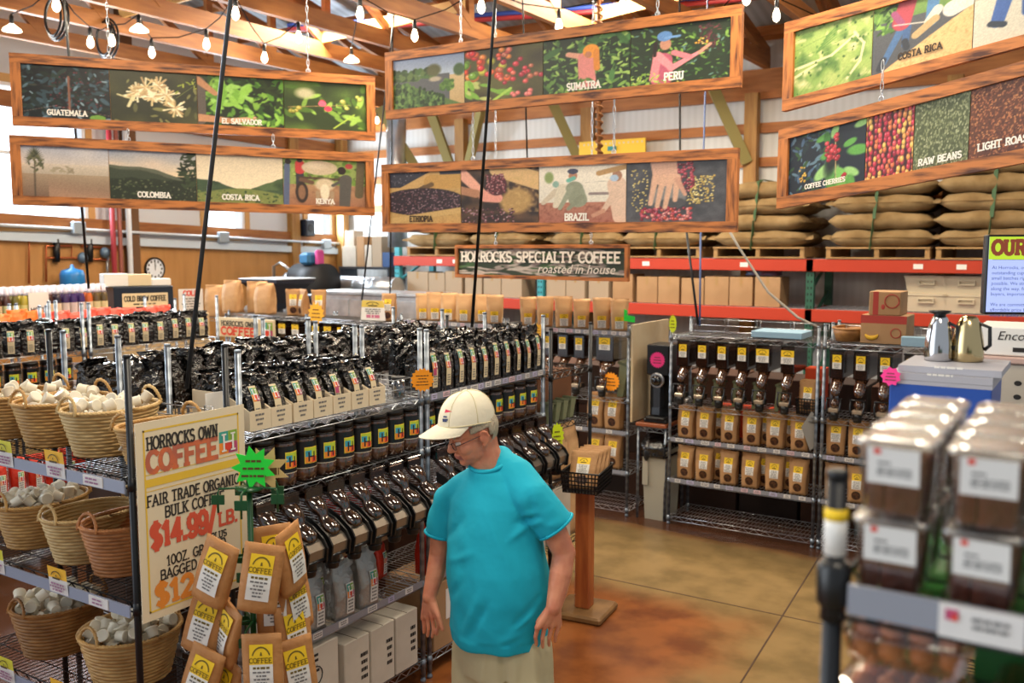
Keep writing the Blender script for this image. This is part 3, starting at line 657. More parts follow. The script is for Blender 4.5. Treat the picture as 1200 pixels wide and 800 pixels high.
K_binR = mk_bin(.31, .515, .36)
K_binRw = mk_bin(.31, .515, .36, wide=True)

# ------------------------------------------------------------------ near rack contents (facing +x)
HP = math.pi/2
GX = -2.95
g = 'jars of ground coffee on the near rack'
for i, y in enumerate((2.61, 2.735, 2.86, 2.985, 3.11, 3.235, 3.36, 3.485, 3.61, 3.735)):
    K_jar.put('%s coffee jar from the near post on the jar shelf of the nearest chrome rack' % ORD[i], 'jar', g, (GX-.075, y, S_J+.006), HP+R_.uniform(-.12, .12), (1.1, 1.1, 1.0))
g = 'jars of ground coffee on the rack behind the man'
for i in range(9):
    K_jar.put('%s coffee jar from the near post on the shelf behind the man' % ORD[i], 'jar', g, (GX-.075, 3.87+.132*i, S_J+.006), HP+R_.uniform(-.12, .12), (1.1, 1.1, 1.0))
g = 'bean bins under the jars of the near rack'
for i in range(8):
    K_binG.put('%s bean bin from the near post, below the jars on the nearest chrome rack' % ORD[i], 'bean bin', g, (GX+.0, 2.66+.143*i, .925), HP)
g = 'bean bins under the jars behind the man'
for i in range(8):
    K_binG.put('%s bean bin from the near post on the rack behind the man' % ORD[i], 'bean bin', g, (GX+.0, 3.9+.148*i, .925), HP)
# carton trays with black bags
M_tray = mat('tray_board', 'd9c7a8', .7)
def mk_tray():
    t = thing('display_tray', '', 'carton tray'); w, d = .118, .36; th = .004
    mb = MB(); mb.box(-w/2, 0, 0, w/2, d, th); mb.box(-w/2, 0, th, w/2, th, .085); mb.box(-w/2, d-th, th, w/2, d, .15)
    for s in (-1, 1):
        x = s*(w/2-th/2)
        mb.prism([(x-th/2, th, th), (x-th/2, d-th, th), (x-th/2, d-th, .15), (x-th/2, .16, .15), (x-th/2, th, .085)], (th, 0, 0))
    mb.build('tray', M_tray, t)
    b2 = MB(); rr = random.Random(5)
    for i, wd in enumerate((.06, .05, .035)):
        lines(b2, (-wd/2-.005, -.001, .06-.02*i), (1, 0, 0), (0, 0, 1), wd, .009, 1, 0, rr, .9)
    b2.build('printing', M_greyink, t)
    return t
K_tray = Kind(mk_tray)
ty = (2.70, 2.82, 2.95, 3.075, 3.2, 3.325, 3.45)
K_trays = {}
for i, y in enumerate(ty):
    K_tray.put('%s pale carton tray from the near post on top of the nearest rack' % ORD[i], 'carton tray', 'carton trays on the near rack top', (GX-.03, y, S_TOP+.006), HP)
    for k in range(4):
        (B_pur if (i == 4 and k == 0) else B_bags[(i+k) % 4]).put('%s black foil bag from the front in the %s carton tray on the nearest rack' % (ORD[k], ORD[i]), 'coffee bag', 'black bags in the carton trays', (GX-.085-.082*k, y+R_.uniform(-.006, .006), S_TOP+.014), scale=(.98, 1, .72+.03*(k > 0)+R_.uniform(-.02, .03)), rot=(-.16-.05*R_.random(), R_.uniform(-.04, .04), HP))
# bags loose behind the trays, and over the left racks
spots = []
for row, x in enumerate((-3.80, -3.93, -4.06)):
    for k in range(20): spots.append((row, k, x, 2.64+.121*k))
RN = ['right-hand', 'middle', 'left-hand']
for (row, k, x, y) in spots:
    place_black('%s black foil bag from the near end, %s row of the back-to-back rack' % (ORD[k], RN[row]), 'black bags on the back-to-back racks', (x+R_.uniform(-.012, .012), y, S_TOP+.006), (-HP if row == 2 else HP)+R_.uniform(-.35, .35), int(R_.random()*97), (1.2, 1.45, R_.uniform(.72, .9)), True)
# plain black tumbler bag at the clear end of the top shelf, and the wire dividers there
mb = MB()
for z in (0, .05, .1):
    mb.tube([(-.16, -.07, z), (.16, -.07, z), (.16, .07, z), (-.16, .07, z)], .0025, 5, closed=True)
for k in range(9):
    x = -.16+.04*k; mb.tube([(x, -.07, .1), (x, -.07, 0), (x, .07, 0), (x, .07, .1)], .0018, 4)
tag(mb.build('wire_tray', M_chrome), 'small empty wire tray at the clear end of the near rack top', 'wire tray').location = (-3.13, 3.63, S_TOP+.01)
t = thing('tumbler', 'dark cup standing beside the wire tray on the near rack top', 'cup', (-3.02, 3.66, S_TOP+.008))
MB().lathe([(.03, 0), (.033, .005), (.036, .1), (.034, .1), (.03, .01)], 18, cap=False).build('cup', clear('grey_cup', (.35, .38, .42), .1, .2), t); MB().lathe([(.037, .098), (.038, .104), (.036, .108)], 18).build('rim', M_dark, t)
mb = MB()
for q in (0, .045, .09): mb.tube([(-3.75, 2.535, 1.555+q), (-3.1, 2.535, 1.555+q)], .003, 5)
for k in range(4): x = -3.7+.19*k; mb.tube([(x, 2.535, 1.545), (x, 2.535, 1.66), (x+.05, 2.535, 1.66), (x+.05, 2.535, 1.545)], .003, 5)
tag(mb.build('shelf_guard', M_chrome), 'wire guard rail at the near end of the black bag shelves', 'wire guard')
# rack behind the man, top: labelled black bags in front, more behind
for i in range(10):
    (B_pur if i == 0 else B_bags[i % 4]).put('%s labelled black bag from the orange star on the top shelf behind the man' % ORD[i], 'coffee bag', 'labelled black bags above the man', (GX-.06, 3.9+.118*i, S_TOP+.006), HP+R_.uniform(-.1, .1), (1.0, 1, R_.uniform(.86, .98)))
for i in range(9):
    place_black('%s black bag from the near end in the second row above the man' % ORD[i], 'second row of black bags above the man', (GX-.17, 3.93+.125*i, S_TOP+.006), HP+R_.uniform(-.3, .3), i+1, (1, 1.1, R_.uniform(.88, 1.02)), True)
for i in range(8):
    place_black('%s black bag from the near end in the rear row above the man' % ORD[i], 'rear row of black bags above the man', (GX-.29, 3.95+.14*i, S_TOP+.006), HP+R_.uniform(-.4, .4), i+3, (1.1, 1.1, R_.uniform(.88, 1.0)), True)
# far left labelled black bags
for i in range(17):
    place_black('%s labelled black bag from the left on the far left rack' % ORD[i], 'labelled black bags at far left', (-6.46, 3.05+.135*i, S_TOP+.006), HP-.35+R_.uniform(-.15, .15), i, (1.12, 1.1, R_.uniform(.72, .8)))
for i in range(16):
    place_black('%s black bag from the left in the rear row of the far left rack' % ORD[i], 'rear row of black bags at far left', (-6.6, 3.08+.14*i, S_TOP+.006), HP+R_.uniform(-.4, .4), i+2, (1.1, 1.1, R_.uniform(.74, .82)), True)
for i in range(7):
    K_jar.put('%s coffee jar from the left below the far left black bags' % ORD[i], 'jar', 'jars at far left', (-6.46, 3.2+.13*i, S_J+.006), HP-.3)
for i in range(8):
    K_red.put('%s red bag from the left on the low shelf of the far left rack' % ORD[i], 'coffee bag', 'red bags low at far left', (-6.48, 3.2+.13*i, S_LOW+.006), HP-.3)
for i in range(9):
    K_org.put('%s orange bag from the left behind the far left black bags' % ORD[i], 'coffee bag', 'orange bags at far left', (-7.05, 3.1+.125*i, S_TOP+.006), HP-.3+R_.uniform(-.4, .4), (1.2, 1.2, R_.uniform(1.05, 1.2)))
for i in range(10):
    K_coral.put('%s coral red bag from the orange bags behind the far left row' % ORD[i], 'coffee bag', 'coral red bags at far left', (-7.05, 4.22+.118*i, S_TOP+.006), HP-.3+R_.uniform(-.4, .4), (1.2, 1.2, R_.uniform(1.05, 1.2)))
# low shelf: silver bags, red bags
for i, (y, x) in enumerate(((2.62, -3.02), (2.735, -3.05), (2.86, -3.04), (2.985, -3.01), (3.175, -3.0), (3.345, -3.0), (3.12, -3.14), (3.29, -3.15))):
    K_silver.put(('%s silver foil bag from the near post on the low shelf front' % ORD[i]) if i < 6 else '%s silver foil bag hidden behind the front silver bags' % ('nearer' if i == 6 else 'farther'), 'coffee bag', 'silver bags on the low shelf', (x, y, S_LOW+.006), HP+R_.uniform(-.15, .15), (1.05, 1, R_.uniform(.93, 1.02)))
for i in range(4):
    K_red.put('%s red bag at the far end of the low shelf beside the silver bags' % ORD[i], 'coffee bag', 'red bags beside the silver bags', (-3.2-.1*(i//2), 3.56+.115*(i % 2), S_LOW+.006), HP+R_.uniform(-.2, .2), (1, 1, .85))
for i in range(3):
    K_red.put('%s red bag on the middle shelf behind the bin spouts' % ORD[i], 'coffee bag', 'red bags behind the spouts', (-3.28, 3.45+.11*i, .80), HP, (1, 1, .9))
MB_ = MB().cbox(-3.4, 3.35, .76, -3.16, 3.77, .795, .004); tag(MB_.build('shelf_board', M_card), 'brown board under the red bags behind the bin spouts', 'board')
for i in range(8):
    K_red.put('%s red bag from the near post on the low shelf behind the man' % ORD[i], 'coffee bag', 'red bags behind the man', (-3.02, 3.88+.135*i, S_LOW+.006), HP+R_.uniform(-.2, .2), (1.1, 1, 1.05))
# cartons on the bottom shelf
def carton(name, label, x0, y0, z0, x1, y1, z1, m, rz=0, marks=None, tape=None, cat='box', group=None):
    cx, cy = (x0+x1)/2, (y0+y1)/2; t = thing(name, label, cat, (cx, cy, z0), rz, group); hx_, hy, h = (x1-x0)/2, (y1-y0)/2, z1-z0
    MB().cbox(-hx_, -hy, 0, hx_, hy, h, .004).build('carton', m, t)
    if tape:
        mb = MB()
        if tape == 'x': mb.box(-hx_, -.018, h, hx_, .018, h+.001); mb.box(hx_, -.018, h*.75, hx_+.001, .018, h+.001)
        elif tape == 'y': mb.box(-.018, -hy, h, .018, hy, h+.001); mb.box(-.018, -hy-.001, h*.7, .018, -hy, h+.001)
        else: mb.box(-hx_, -.002, h-.001, hx_, .002, h+.0006)
        mb.build('tape', mat('brown_tape', 'a88556', .3) if tape in 'xy' else mj, t)
    if marks:
        mb = MB(); mm = marks(mb, hx_, hy, h) or [M_ink]
        mb.build('printing', mm, t)
    return t
def mk_swirl(mb, hx_, hy, h):
    for (cy, cz, r) in ((-.07, .22, .04), (-.02, .2, .05), (.05, .23, .04), (.06, .12, .03), (-.05, .1, .03)):
        mb.tube([(hx_+.0015, cy+r*math.cos(a), cz+r*1.1*math.sin(a)) for a in np.linspace(0, 2*math.pi, 14)], .003, 4)
    lines(mb, (hx_+.001, -.1, .24), (0, 1, 0), (0, 0, 1), .18, .1, 4, 0)
def mk_small(mb, hx_, hy, h): lines(mb, (hx_+.001, hy*.25, h*.25), (0, 1, 0), (0, 0, 1), hy*.6, h*.5, 4, 0)
carton('white_carton', 'white carton with black swirl logos on the bottom shelf of the nearest rack', -3.3, 2.72, S_BOT+.006, -2.96, 3.12, .49, M_cardw, marks=mk_swirl)
carton('white_carton', 'first plain white carton beside the swirl logo carton', -3.36, 3.16, S_BOT+.006, -2.96, 3.34, .43, M_cardw, marks=mk_small, tape='s')
carton('white_carton', 'middle plain white carton on the bottom shelf', -3.36, 3.35, S_BOT+.006, -2.96, 3.53, .43, M_cardw, marks=mk_small, tape='s')
carton('white_carton', 'plain white carton next to the rack post at the bottom shelf end', -3.36, 3.54, S_BOT+.006, -2.96, 3.72, .43, M_cardw, marks=mk_small, tape='s')
def mk_ship(mb, hx_, hy, h):
    mb.box(hx_, -.06, .15, hx_+.001, .07, .32, 0); lines(mb, (hx_+.002, -.03, .24), (0, 1, 0), (0, 0, 1), .06, .05, 3, 1); lines(mb, (hx_+.002, -.03, .17), (0, 1, 0), (0, 0, 1), .06, .03, 2, 1)
    return [M_white, M_ink]
carton('brown_carton', 'brown carton with a white shipping label behind the man', -3.3, 3.86, S_BOT+.006, -2.96, 4.2, .5, M_card, marks=mk_ship, tape='x')
carton('brown_carton', 'second brown carton on the bottom shelf behind the man', -3.3, 4.25, S_BOT+.006, -2.96, 4.6, .46, M_card, tape='x')
carton('white_carton', 'tall white box standing behind the wooden post', -3.2, 5.12, .36, -2.97, 5.4, .72, M_cardw)
carton('white_carton', 'white box on the floor behind the wooden post', -3.1, 4.72, S_BOT+.006, -2.93, 5.0, .62, M_cardw)

for i in range(5):  # dark cartons added so the low far left shelves read black
    y = 1.7+.72*i+(.05 if i > 1 else 0)
    carton('brown_carton', '%s dark carton from the left on the bottom of the far left racks' % ORD[i], -6.8, y, S_BOT+.006, -6.44, y+.6, .5, mat('dark_filler_carton', '4a3020', .8))
for i in range(9):
    place_black('%s labelled black bag from the frame edge before the far left row' % ORD[i], 'black bags at the left frame edge', (-6.46, 1.72+.135*i, S_TOP+.006), HP-.35+R_.uniform(-.15, .15), i, (1.12, 1.1, R_.uniform(.72, .8)))
M_dcard = mat('dark_filler_carton', '4a3020', .8)
for i in range(5):  # added dark filler, blocks the bright floor seen under the baskets
    y = 2.62+.475*i
    carton('brown_carton', '%s dark brown carton from the near end low on the back-to-back rack' % ORD[i], -4.16, y, S_BOT+.006, -3.78, y+.42, .5, M_dcard)
    carton('brown_carton', '%s tall dark carton from the near end on the middle shelf of the back-to-back rack' % ORD[i], -4.16, y, S_LOW+.006, -3.78, y+.42, 1.2, M_dcard)
# ------------------------------------------------------------------ wicker baskets
M_wick = mat('wicker', 'c79d5e', .6, noise=(14, 'a87b40', .35, .7)); M_wick2 = mat('red_wicker', 'bb7c48', .6, noise=(14, '99602f', .35, .7)); M_wick3 = mat('pale_wicker', 'd3b47c', .6, noise=(14, 'b38f55', .35, .7)); M_wickb = mat('brown_wicker', 'a5733a', .6, noise=(14, '835626', .35, .7))
def weave(rx0, ry0, rx1, ry1, h, rows=13, st=45):
    mb = MB(); rings = []
    for side in (1, -1):
        for i in range(rows*3+1):
            if side < 0: i = rows*3-i
            row = i//3; mid = i % 3; t = (row+(0, .22, .8)[mid])/rows
            ring = []
            for j in range(st*2):
                a = 2*math.pi*j/(st*2); k = (.0055+(.0022 if (j//3+row) % 2 else -.0006)) if mid else -.0035
                e = .006 if side < 0 else 0
                rx, ry = rx0+(rx1-rx0)*t+k-e, ry0+(ry1-ry0)*t+k-e
                ring.append((rx*math.cos(a), ry*math.sin(a), .006+t*(h-.006)))
            rings.append(ring)
    mb.loft(rings, 0, True, False)
    mb.poly([(rx0*.98*math.cos(a), ry0*.98*math.sin(a), .004) for a in np.linspace(0, 2*math.pi, 33)[:-1]])
    return mb
def rope(pts, r, turns, closed=False, mi=0):
    mb = MB(); pts = [Vector(p) for p in pts]; n = len(pts)
    for s in (0, 1, 2):
        q = []
        for i, p in enumerate(pts):
            t = (pts[(i+1) % n]-pts[i-1]) if closed or 0 < i < n-1 else (pts[min(i+1, n-1)]-pts[max(i-1, 0)])
            t.normalize(); u = t.cross(Vector((.3, .2, 1))).normalized(); w = t.cross(u); a = 2*math.pi*(turns*i/n+s/3)
            q.append(p+(u*math.cos(a)+w*math.sin(a))*r*.55)
        mb.tube(q, r*.62, 5, mi, closed)
    return mb
def basket(label, x, y, z, m, rx=.155, ry=.205, h=.19, k=.74, rz=0, liner=.07):
    t = thing('wicker_basket', label, 'basket', (x, y, z), rz, 'wicker baskets on the pod rack')
    weave(rx*k, ry*k, rx, ry, h).build('basket_body', m, t)
    kk = k+(1-k)*liner/h
    MB().lathe([(1, liner-.004), (1, liner)], 32, sx=rx*kk-.012, sy=ry*kk-.012).build('liner', M_wickb, t)
    e = [(rx*1.01*math.cos(a), ry*1.01*math.sin(a), h) for a in np.linspace(0, 2*math.pi, 73)[:-1]]
    rope(e, .0085, 24, True).build('rim', m, t)
    for s in (-1, 1):
        pts = [(.055*math.cos(a)*1.1, s*(ry*1.0-.004-.012*math.sin(a)*1), h-.008+.07*math.sin(a)) for a in np.linspace(0, math.pi, 16)]
        rope(pts, .0075, 7).build('handle', m, t)
    return t
M_pod = mat('pod_white', 'ece2cb', .5, bump=(30, .1)); M_podlid = mat('pod_foil', 'd8d1bf', .4, .05); M_podw = mat('pod_mesh', 'cfc9bb', .7)
def mk_pod():
    t = thing('coffee_pod', '', 'coffee pod')
    MB().lathe([(.019, -.022), (.0205, -.02), (.023, .014), (.0262, .016), (.0262, .0195), (.0235, .0205)], 16).build('cup', M_pod, t)
    MB().lathe([(.0232, .0203), (.022, .0212)], 16).build('lid', M_podlid, t)
    return t
K_pod = Kind(mk_pod)
def fill(x, y, z, rx, ry, n, lab, seed, base=0):
    rr = random.Random(seed); placed = []
    for layer in range(6):
        zz = z+.027+.043*layer
        tries = 0
        while tries < 60 and len(placed) < n:
            tries += 1; a = rr.uniform(0, 2*math.pi); q = math.sqrt(rr.random())
            g = .98-.07*max(0, layer-2)
            px, py = x+rx*q*g*math.cos(a), y+ry*q*g*math.sin(a)
            if all((px-b[0])**2+(py-b[1])**2+((zz-b[2])*1.05)**2 > .043**2 for b in placed):
                placed.append((px, py, zz))
                K_pod.put(lab, 'coffee pod', lab+'s', (px, py, zz+rr.uniform(-.004, .006)), rot=(rr.uniform(-1.6, 1.6), rr.uniform(-1.3, 1.3), rr.uniform(0, 6)))
B_ = [('wicker basket at the left edge of the top pod shelf', -4.06, 1.478, M_wick, 26, .19), ('tan wicker basket in the middle of the top pod shelf', -3.74, 1.478, M_wick, 24, .19), ('pale wicker basket by the black post on the top pod shelf', -3.40, 1.478, M_wick3, 30, .19), ('small wicker basket behind the sign on the top pod shelf', -3.1, 1.478, M_wick, 10, .15),
      ('wicker basket at the left edge of the middle pod shelf', -3.93, 1.008, M_wick, 34, .2), ('long tan basket with few pods on the middle shelf', -3.57, 1.008, M_wick3, 8, .2), ('empty reddish wicker basket on the middle pod shelf', -3.3, 1.008, M_wick2, 0, .21),
      ('brown wicker basket at left on the low pod shelf', -3.84, .538, M_wickb, 40, .22), ('deep wicker basket full of white pods on the low shelf', -3.33, .538, M_wick, 44, .21)]
for i, (lab, x, z, m, n, h) in enumerate(B_):
    rx, ry = (.15, .2)
    if i == 3: rx, ry = .11, .17
    if i == 8: rx, ry = .19, .2
    if i == 7: rx, ry = .17, .2
    lin_ = h-.055 if n >= 20 else .05
    basket(lab, x, 2.285, z, m, rx, ry, h, liner=lin_)
    if n:
        short = ['left-edge top basket', 'middle top basket', 'pale top basket', 'small top basket', 'left-edge middle basket', 'long tan basket', '', 'brown low basket', 'deep low basket'][i]
        fill(x, 2.285, z+lin_, rx*.8, ry*.82, n, 'white single-serve coffee pod lying in the '+short, i)
# price channels and tags of the pod rack
def pod_tag(mb, x, z, w, col):
    mb.add([(x, 2.036, z-.045), (x+w, 2.036, z-.045), (x+w, 2.03, z+.06), (x, 2.03, z+.06)], [(0, 1, 2, 3)], 1); 
    mb.add([(x, 2.034, z+.0), (x+w, 2.034, z+.0), (x+w, 2.028, z+.062), (x, 2.028, z+.062)], [(0, 1, 2, 3)], 2 if col else 5)
    fr = lambda u, t, off=0: Vector((x+w/2+u*w/2, 2.03-off, z+.0+t*.06)); arch(mb, fr, 0, .35, .5, .4, 3, .0045)
    for i in range(3): lines(mb, (x+.01, 2.029, z-.036+.012*i), (1, 0, 0), (0, 0, 1), w-.02, .009, 1, 4, R_, .8)
for nm, z, tags in (('top', 1.47, ((-3.82, 0), (-3.46, 1), (-4.13, 0))), ('middle', 1.0, ((-3.93, 0), (-3.48, 1))), ('low', .53, ((-3.9, 0), (-3.5, 1)))):
    mb = MB(); mb.box(-4.17, 2.038, z-.05, -2.975, 2.045, z-.005, 0)
    for (x, c) in tags: pod_tag(mb, x, z, .125, c)
    mb.box(-3.22, 2.034, z-.046, -3.1, 2.0385, z-.008, 1); lines(mb, (-3.21, 2.032, z-.04), (1, 0, 0), (0, 0, 1), .09, .028, 2, 4)
    o = mb.build('price_channel', [mat('blue_grey_channel', '8a90a3', .35), M_tag, mat('tag_amber', 'eeb62a', .55), mat('tag_ink', '4d3a14', .7), mat('tag_plum_ink', 'a0708c', .7), mat('tag_lime', 'd9d23a', .55)])
    tag(o, 'grey price channel with yellow tags along the %s pod shelf edge' % nm, 'price channel')
# ================================================================== THE BACK ROW
def star(name, label, cat, loc, r, m, rz=0, n=18, k=.82, words=3, tilt=0):
    t = thing(name, label, cat, loc, rz)
    mb = MB(); mb.prism([(r*(1 if i % 2 else k)*math.cos(math.pi*i/n), 0, r*(1 if i % 2 else k)*math.sin(math.pi*i/n)) for i in range(2*n)][::-1], (0, .002, 0))
    mb.build('card', m, t); b2 = MB()
    lines(b2, (-r*.55, -.0015, -r*.5), (1, 0, 0), (0, 0, 1), r*1.1, r, words, 0, random.Random(2), .3); b2.build('writing', mat('marker_ink', '5a3c14', .7), t)
    return t
g = 'bean bins on the six-bin rack'
for i, x in enumerate((-2.885, -2.72, -2.555, -2.39, -2.225, -2.03)):
    (K_binRw if i > 3 else K_binR).put('%s bean bin from the left on the chrome rack of six' % ORD[i], 'bean bin', g, (x, YB0+.03, 1.03))
g = 'bean bins beside the plastic tubs'
for i, x in enumerate((-1.66, -1.49, -1.32, -1.14)):
    K_binR.put('%s bean bin from the left on the rack behind the plastic tubs' % ORD[i], 'bean bin', g, (x, YB0+.03, 1.02))
for z, nm in ((.741, 'upper'), (.396, 'lower')):
    g = 'kraft bags on the %s shelf of the six-bin rack' % nm
    xs = (-2.86, -2.7, -2.49, -2.31, -2.12, -1.93)
    for i, x in enumerate(xs):
        K_right[(i+(nm == 'lower')) % 3].put('%s kraft bag from the left on the %s shelf under the six bins' % (ORD[i], nm), 'coffee bag', g, (x, YB0+.075, z), R_.uniform(-.12, .12))
    for i, x in enumerate((-2.6, -2.22, -2.02)):
        K_right[i % 3].put('kraft bag standing behind the %s front bag on the %s shelf under the six bins' % (('second', 'fifth', 'sixth')[i], nm), 'coffee bag', g+' behind', (x, YB0+.19, z), R_.uniform(-.2, .2))
    g = 'kraft bags on the %s shelf behind the tubs' % nm
    for i, x in enumerate((-1.66, -1.495, -1.33)):
        K_right[(i+1) % 3].put('%s kraft bag from the left on the %s shelf of the rack behind the tubs' % (ORD[i], nm), 'coffee bag', g, (x, YB0+.075, z), R_.uniform(-.12, .12))
M_olive = mat('olive_paper', '6d7153', .75, bump=(30, .2))
def mk_olive():
    t = thing('olive_paper_bag', '', 'paper bag')
    MB().prism([(-.02, 0, 0), (.02, 0, 0), (.055, 0, .2), (-.0, 0, .24)], (0, .16, 0)).build('bag', M_olive, t)
    MB().obox((.03, .08, .215), (.045, 0, -.012), (0, .082, 0), (.002, 0, .008)).build('folded_top', mat('olive_paper_dark', '50563d', .75), t)
    return t
K_ol = Kind(mk_olive)
for i, x in enumerate((-2.8, -2.635, -2.47, -2.305, -2.125)):
    K_ol.put('olive paper bag wedged at right of the %s bin of the six' % ORD[i], 'paper bag', 'olive paper bags between the six bins', (x, YB0+.07, 1.03), scale=(.8, 1, .9))
M_orbox = mat('orange_carton', 'd8481c', .5)
for i, x in enumerate((-2.62, -2.43, -2.2)):
    carton('orange_carton', '%s small orange box from the left behind the bin spouts' % ORD[i], x-.07, YB0+.27, .742, x+.07, YB0+.42, 1.0, M_orbox)
carton('orange_carton', 'orange box behind the black basket on the six-bin rack', -1.97, YB0+.3, 1.03, -1.82, YB0+.44, 1.36, M_orbox)
def black_basket(name, label, cat, loc, lx, ly, h, rz=0):
    t = thing(name, label, cat, loc, rz); mb = MB(); hx_, hy = lx/2, ly/2
    for s in (-1, 1):
        for q in range(6):
            z = h*q/5; f = .9+.1*q/5
            mb.box(-hx_*f, s*hy*f-.002, z-.004+.004*(q == 0), hx_*f, s*hy*f+.002, z+.004); mb.box(s*hx_*f-.002, -hy*f, z-.004+.004*(q == 0), s*hx_*f+.002, hy*f, z+.004)
        for k in range(int(lx/.022)+1): x = -hx_+.022*k; mb.beam((x*.9, s*hy*.9, 0), (x, s*hy, h), .007, .003, up=(0, 1, 0))
        for k in range(int(ly/.022)+1): y = -hy+.022*k; mb.beam((s*hx_*.9, y*.9, 0), (s*hx_, y, h), .007, .003, up=(0, 1, 0))
    mb.box(-hx_*.9, -hy*.9, 0, hx_*.9, hy*.9, .004)
    mb.build('basket_body', M_black, t)
    b2 = MB()
    b2.tube([(-hx_, -hy, h), (hx_, -hy, h), (hx_, hy, h), (-hx_, hy, h)], .006, 6, closed=True); b2.build('rim', M_black, t)
    return t
black_basket('plastic_basket', 'black plastic basket beside the sixth bean bin', 'basket', (-1.885, YB0+.12, 1.032), .15, .2, .12)
for i in range(3):
    K_right[i].put('%s kraft bag from the front in the black basket beside the six bins' % ORD[i], 'coffee bag', 'kraft bags in the black basket by the bins', (-1.885, YB0+.07+.05*i, 1.04), rot=(-.12, 0, 0), scale=(.9, .5, .9))
t = thing('price_card', 'grey card tilted against the post at the end of the upper kraft row', 'card', (-1.84, YB0+.02, .76), .5)
MB().prism([(-.07, 0, .18), (-.0, 0, -.0), (.03, 0, .02), (.03, 0, .3), (.0, 0, .3)], (0, .004, 0)).build('card', mat('grey_card', '9a968f', .7), t)
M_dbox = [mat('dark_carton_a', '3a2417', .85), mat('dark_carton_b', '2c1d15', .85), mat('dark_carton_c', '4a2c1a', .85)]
for i in range(11):  # cartons added to darken the gap behind the back racks
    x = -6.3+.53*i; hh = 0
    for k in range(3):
        h = (.42, .4, .38)[k]; carton('filler_carton', '%s dark stock carton from the left, %s layer behind the back row' % (ORD[i], ('floor', 'middle', 'top')[k]), x, YB1+.18, hh+.001, x+.5, YB1+.62, hh+h, M_dbox[(i+k) % 3], group='dark stock cartons behind the back row'); hh += h+.002
# on top of these racks
M_guard = M_chrome
def guard(label, x0, x1, y, z, h=.1):
    mb = MB()
    for q in (0, .5, 1): mb.tube([(x0, y, z+h*q), (x1, y, z+h*q)], .003, 5)
    for k in range(5):
        x = x0+.02+(x1-x0-.04)*k/4; mb.tube([(x-.015, y, z), (x-.015, y, z+h+.01), (x+.015, y, z+h+.01), (x+.015, y, z)], .003, 5)
    tag(mb.build('shelf_guard', M_guard), label, 'wire guard')
guard('wire guard rail along the back of the six-bin rack top', -2.96, -1.82, YB1-.03, 1.6)
guard('wire guard rail on the rack top beside the airpots', -1.73, -.6, YB1-.03, 1.6)
carton('blue_tray', 'flat pale blue box on the six-bin rack top', -2.35, YB0+.1, 1.6, -1.95, YB0+.4, 1.65, mat('pale_blue_card', '8fb0c4', .6))
def fruit(mb, hx_, hy, h):
    mb.box(-hx_, -hy-.0012, h*.72, hx_, -hy, h, 0)
    mb.tube([(-hx_*.5+hx_*.5*math.cos(a)*.6, -hy-.002, h*.38-h*.18*math.sin(a)) for a in np.linspace(.3, 2.8, 8)], [.004, .012, .016, .018, .018, .016, .012, .004], 6, 1)
    mb.tube([(hx_*.55+hx_*.22*math.cos(a), -hy-.001, h*.4+hx_*.22*math.sin(a)) for a in np.linspace(0, 6.3, 14)], .004, 4, 0)
    return [mat('fruit_red', 'a8382e', .6), mat('banana_yellow', 'd8a92c', .6)]
carton('fruit_carton', 'lower brown and red fruit carton on the rack top', -1.52, YB0+.1, 1.6, -1.2, YB0+.42, 1.81, M_card, marks=fruit)
def fruit2(mb, hx_, hy, h):
    mb.box(-hx_*.75, -hy-.0012, 0, -hx_*.4, -hy, h, 0); mb.tube([(hx_*.45+.05*math.cos(a), -hy-.001, h*.6+.05*math.sin(a)) for a in np.linspace(0, 6.3, 14)], .005, 4, 0); mb.ell((-hx_*.1, -hy, h*.35), (.014, .002, .02), 0)
    return [mat('fruit_red', 'a8382e', .6)]
carton('fruit_carton', 'smaller red striped fruit carton stacked on the other one', -1.47, YB0+.12, 1.812, -1.25, YB0+.4, 1.985, M_card, marks=fruit2)
t = thing('wicker_tray', 'long wicker tray lying on the rack top left of the fruit cartons', 'tray', (-1.62, YB0+.28, 1.6), 0)
rings = [[(.13*math.cos(a)*k, .2*math.sin(a)*k, z) for a in np.linspace(0, 2*math.pi, 25)[:-1]] for k, z in ((.85, .0), (1, .06), (1.02, .09), (.93, .09), (.8, .02))]
MB().loft(rings, 0, True, True).build('tray', M_wickb, t); rope([(.128*math.cos(a), .197*math.sin(a), .095) for a in np.linspace(0, 6.283, 61)[:-1]], .012, 20, True).build('rim', M_wickb, t)
carton('blue_tub', 'small blue tub on the rack top behind the wire guard', -1.22, YB0+.02, 1.6, -1.05, YB0+.09, 1.67, mat('pale_blue_card', '8fb0c4', .6))
# rack left of the beige panel
tx = (-3.5, -3.66, -3.86, -4.05, -4.24, -4.42)
for i, x in enumerate((-4.42, -4.24, -4.05, -3.87, -3.67, -3.5)):
    K_top[i % 3].put('%s kraft bag from the left on the rack top by the beige panel' % ORD[i], 'coffee bag', 'kraft bags on the back row top', (x, YB0+.09, 1.6), .5+R_.uniform(-.1, .1), R_.uniform(1.05, 1.14))
for i, x in enumerate((-5.62, -5.48, -5.31, -5.13, -4.98, -4.78)):
    K_top[(i+1) % 3].put('%s kraft bag from the left on top of the rack left of the hanging cable' % ORD[i], 'coffee bag', 'kraft bags on the back row top further left', (x, YB0+.09+(.08 if i == 4 else 0), 1.6), .5+R_.uniform(-.1, .1), R_.uniform(1.05, 1.14))
K_right[1].put('single kraft bag with round window on the back row top', 'coffee bag', None, (-6.05, YB0+.08, 1.57), .3)
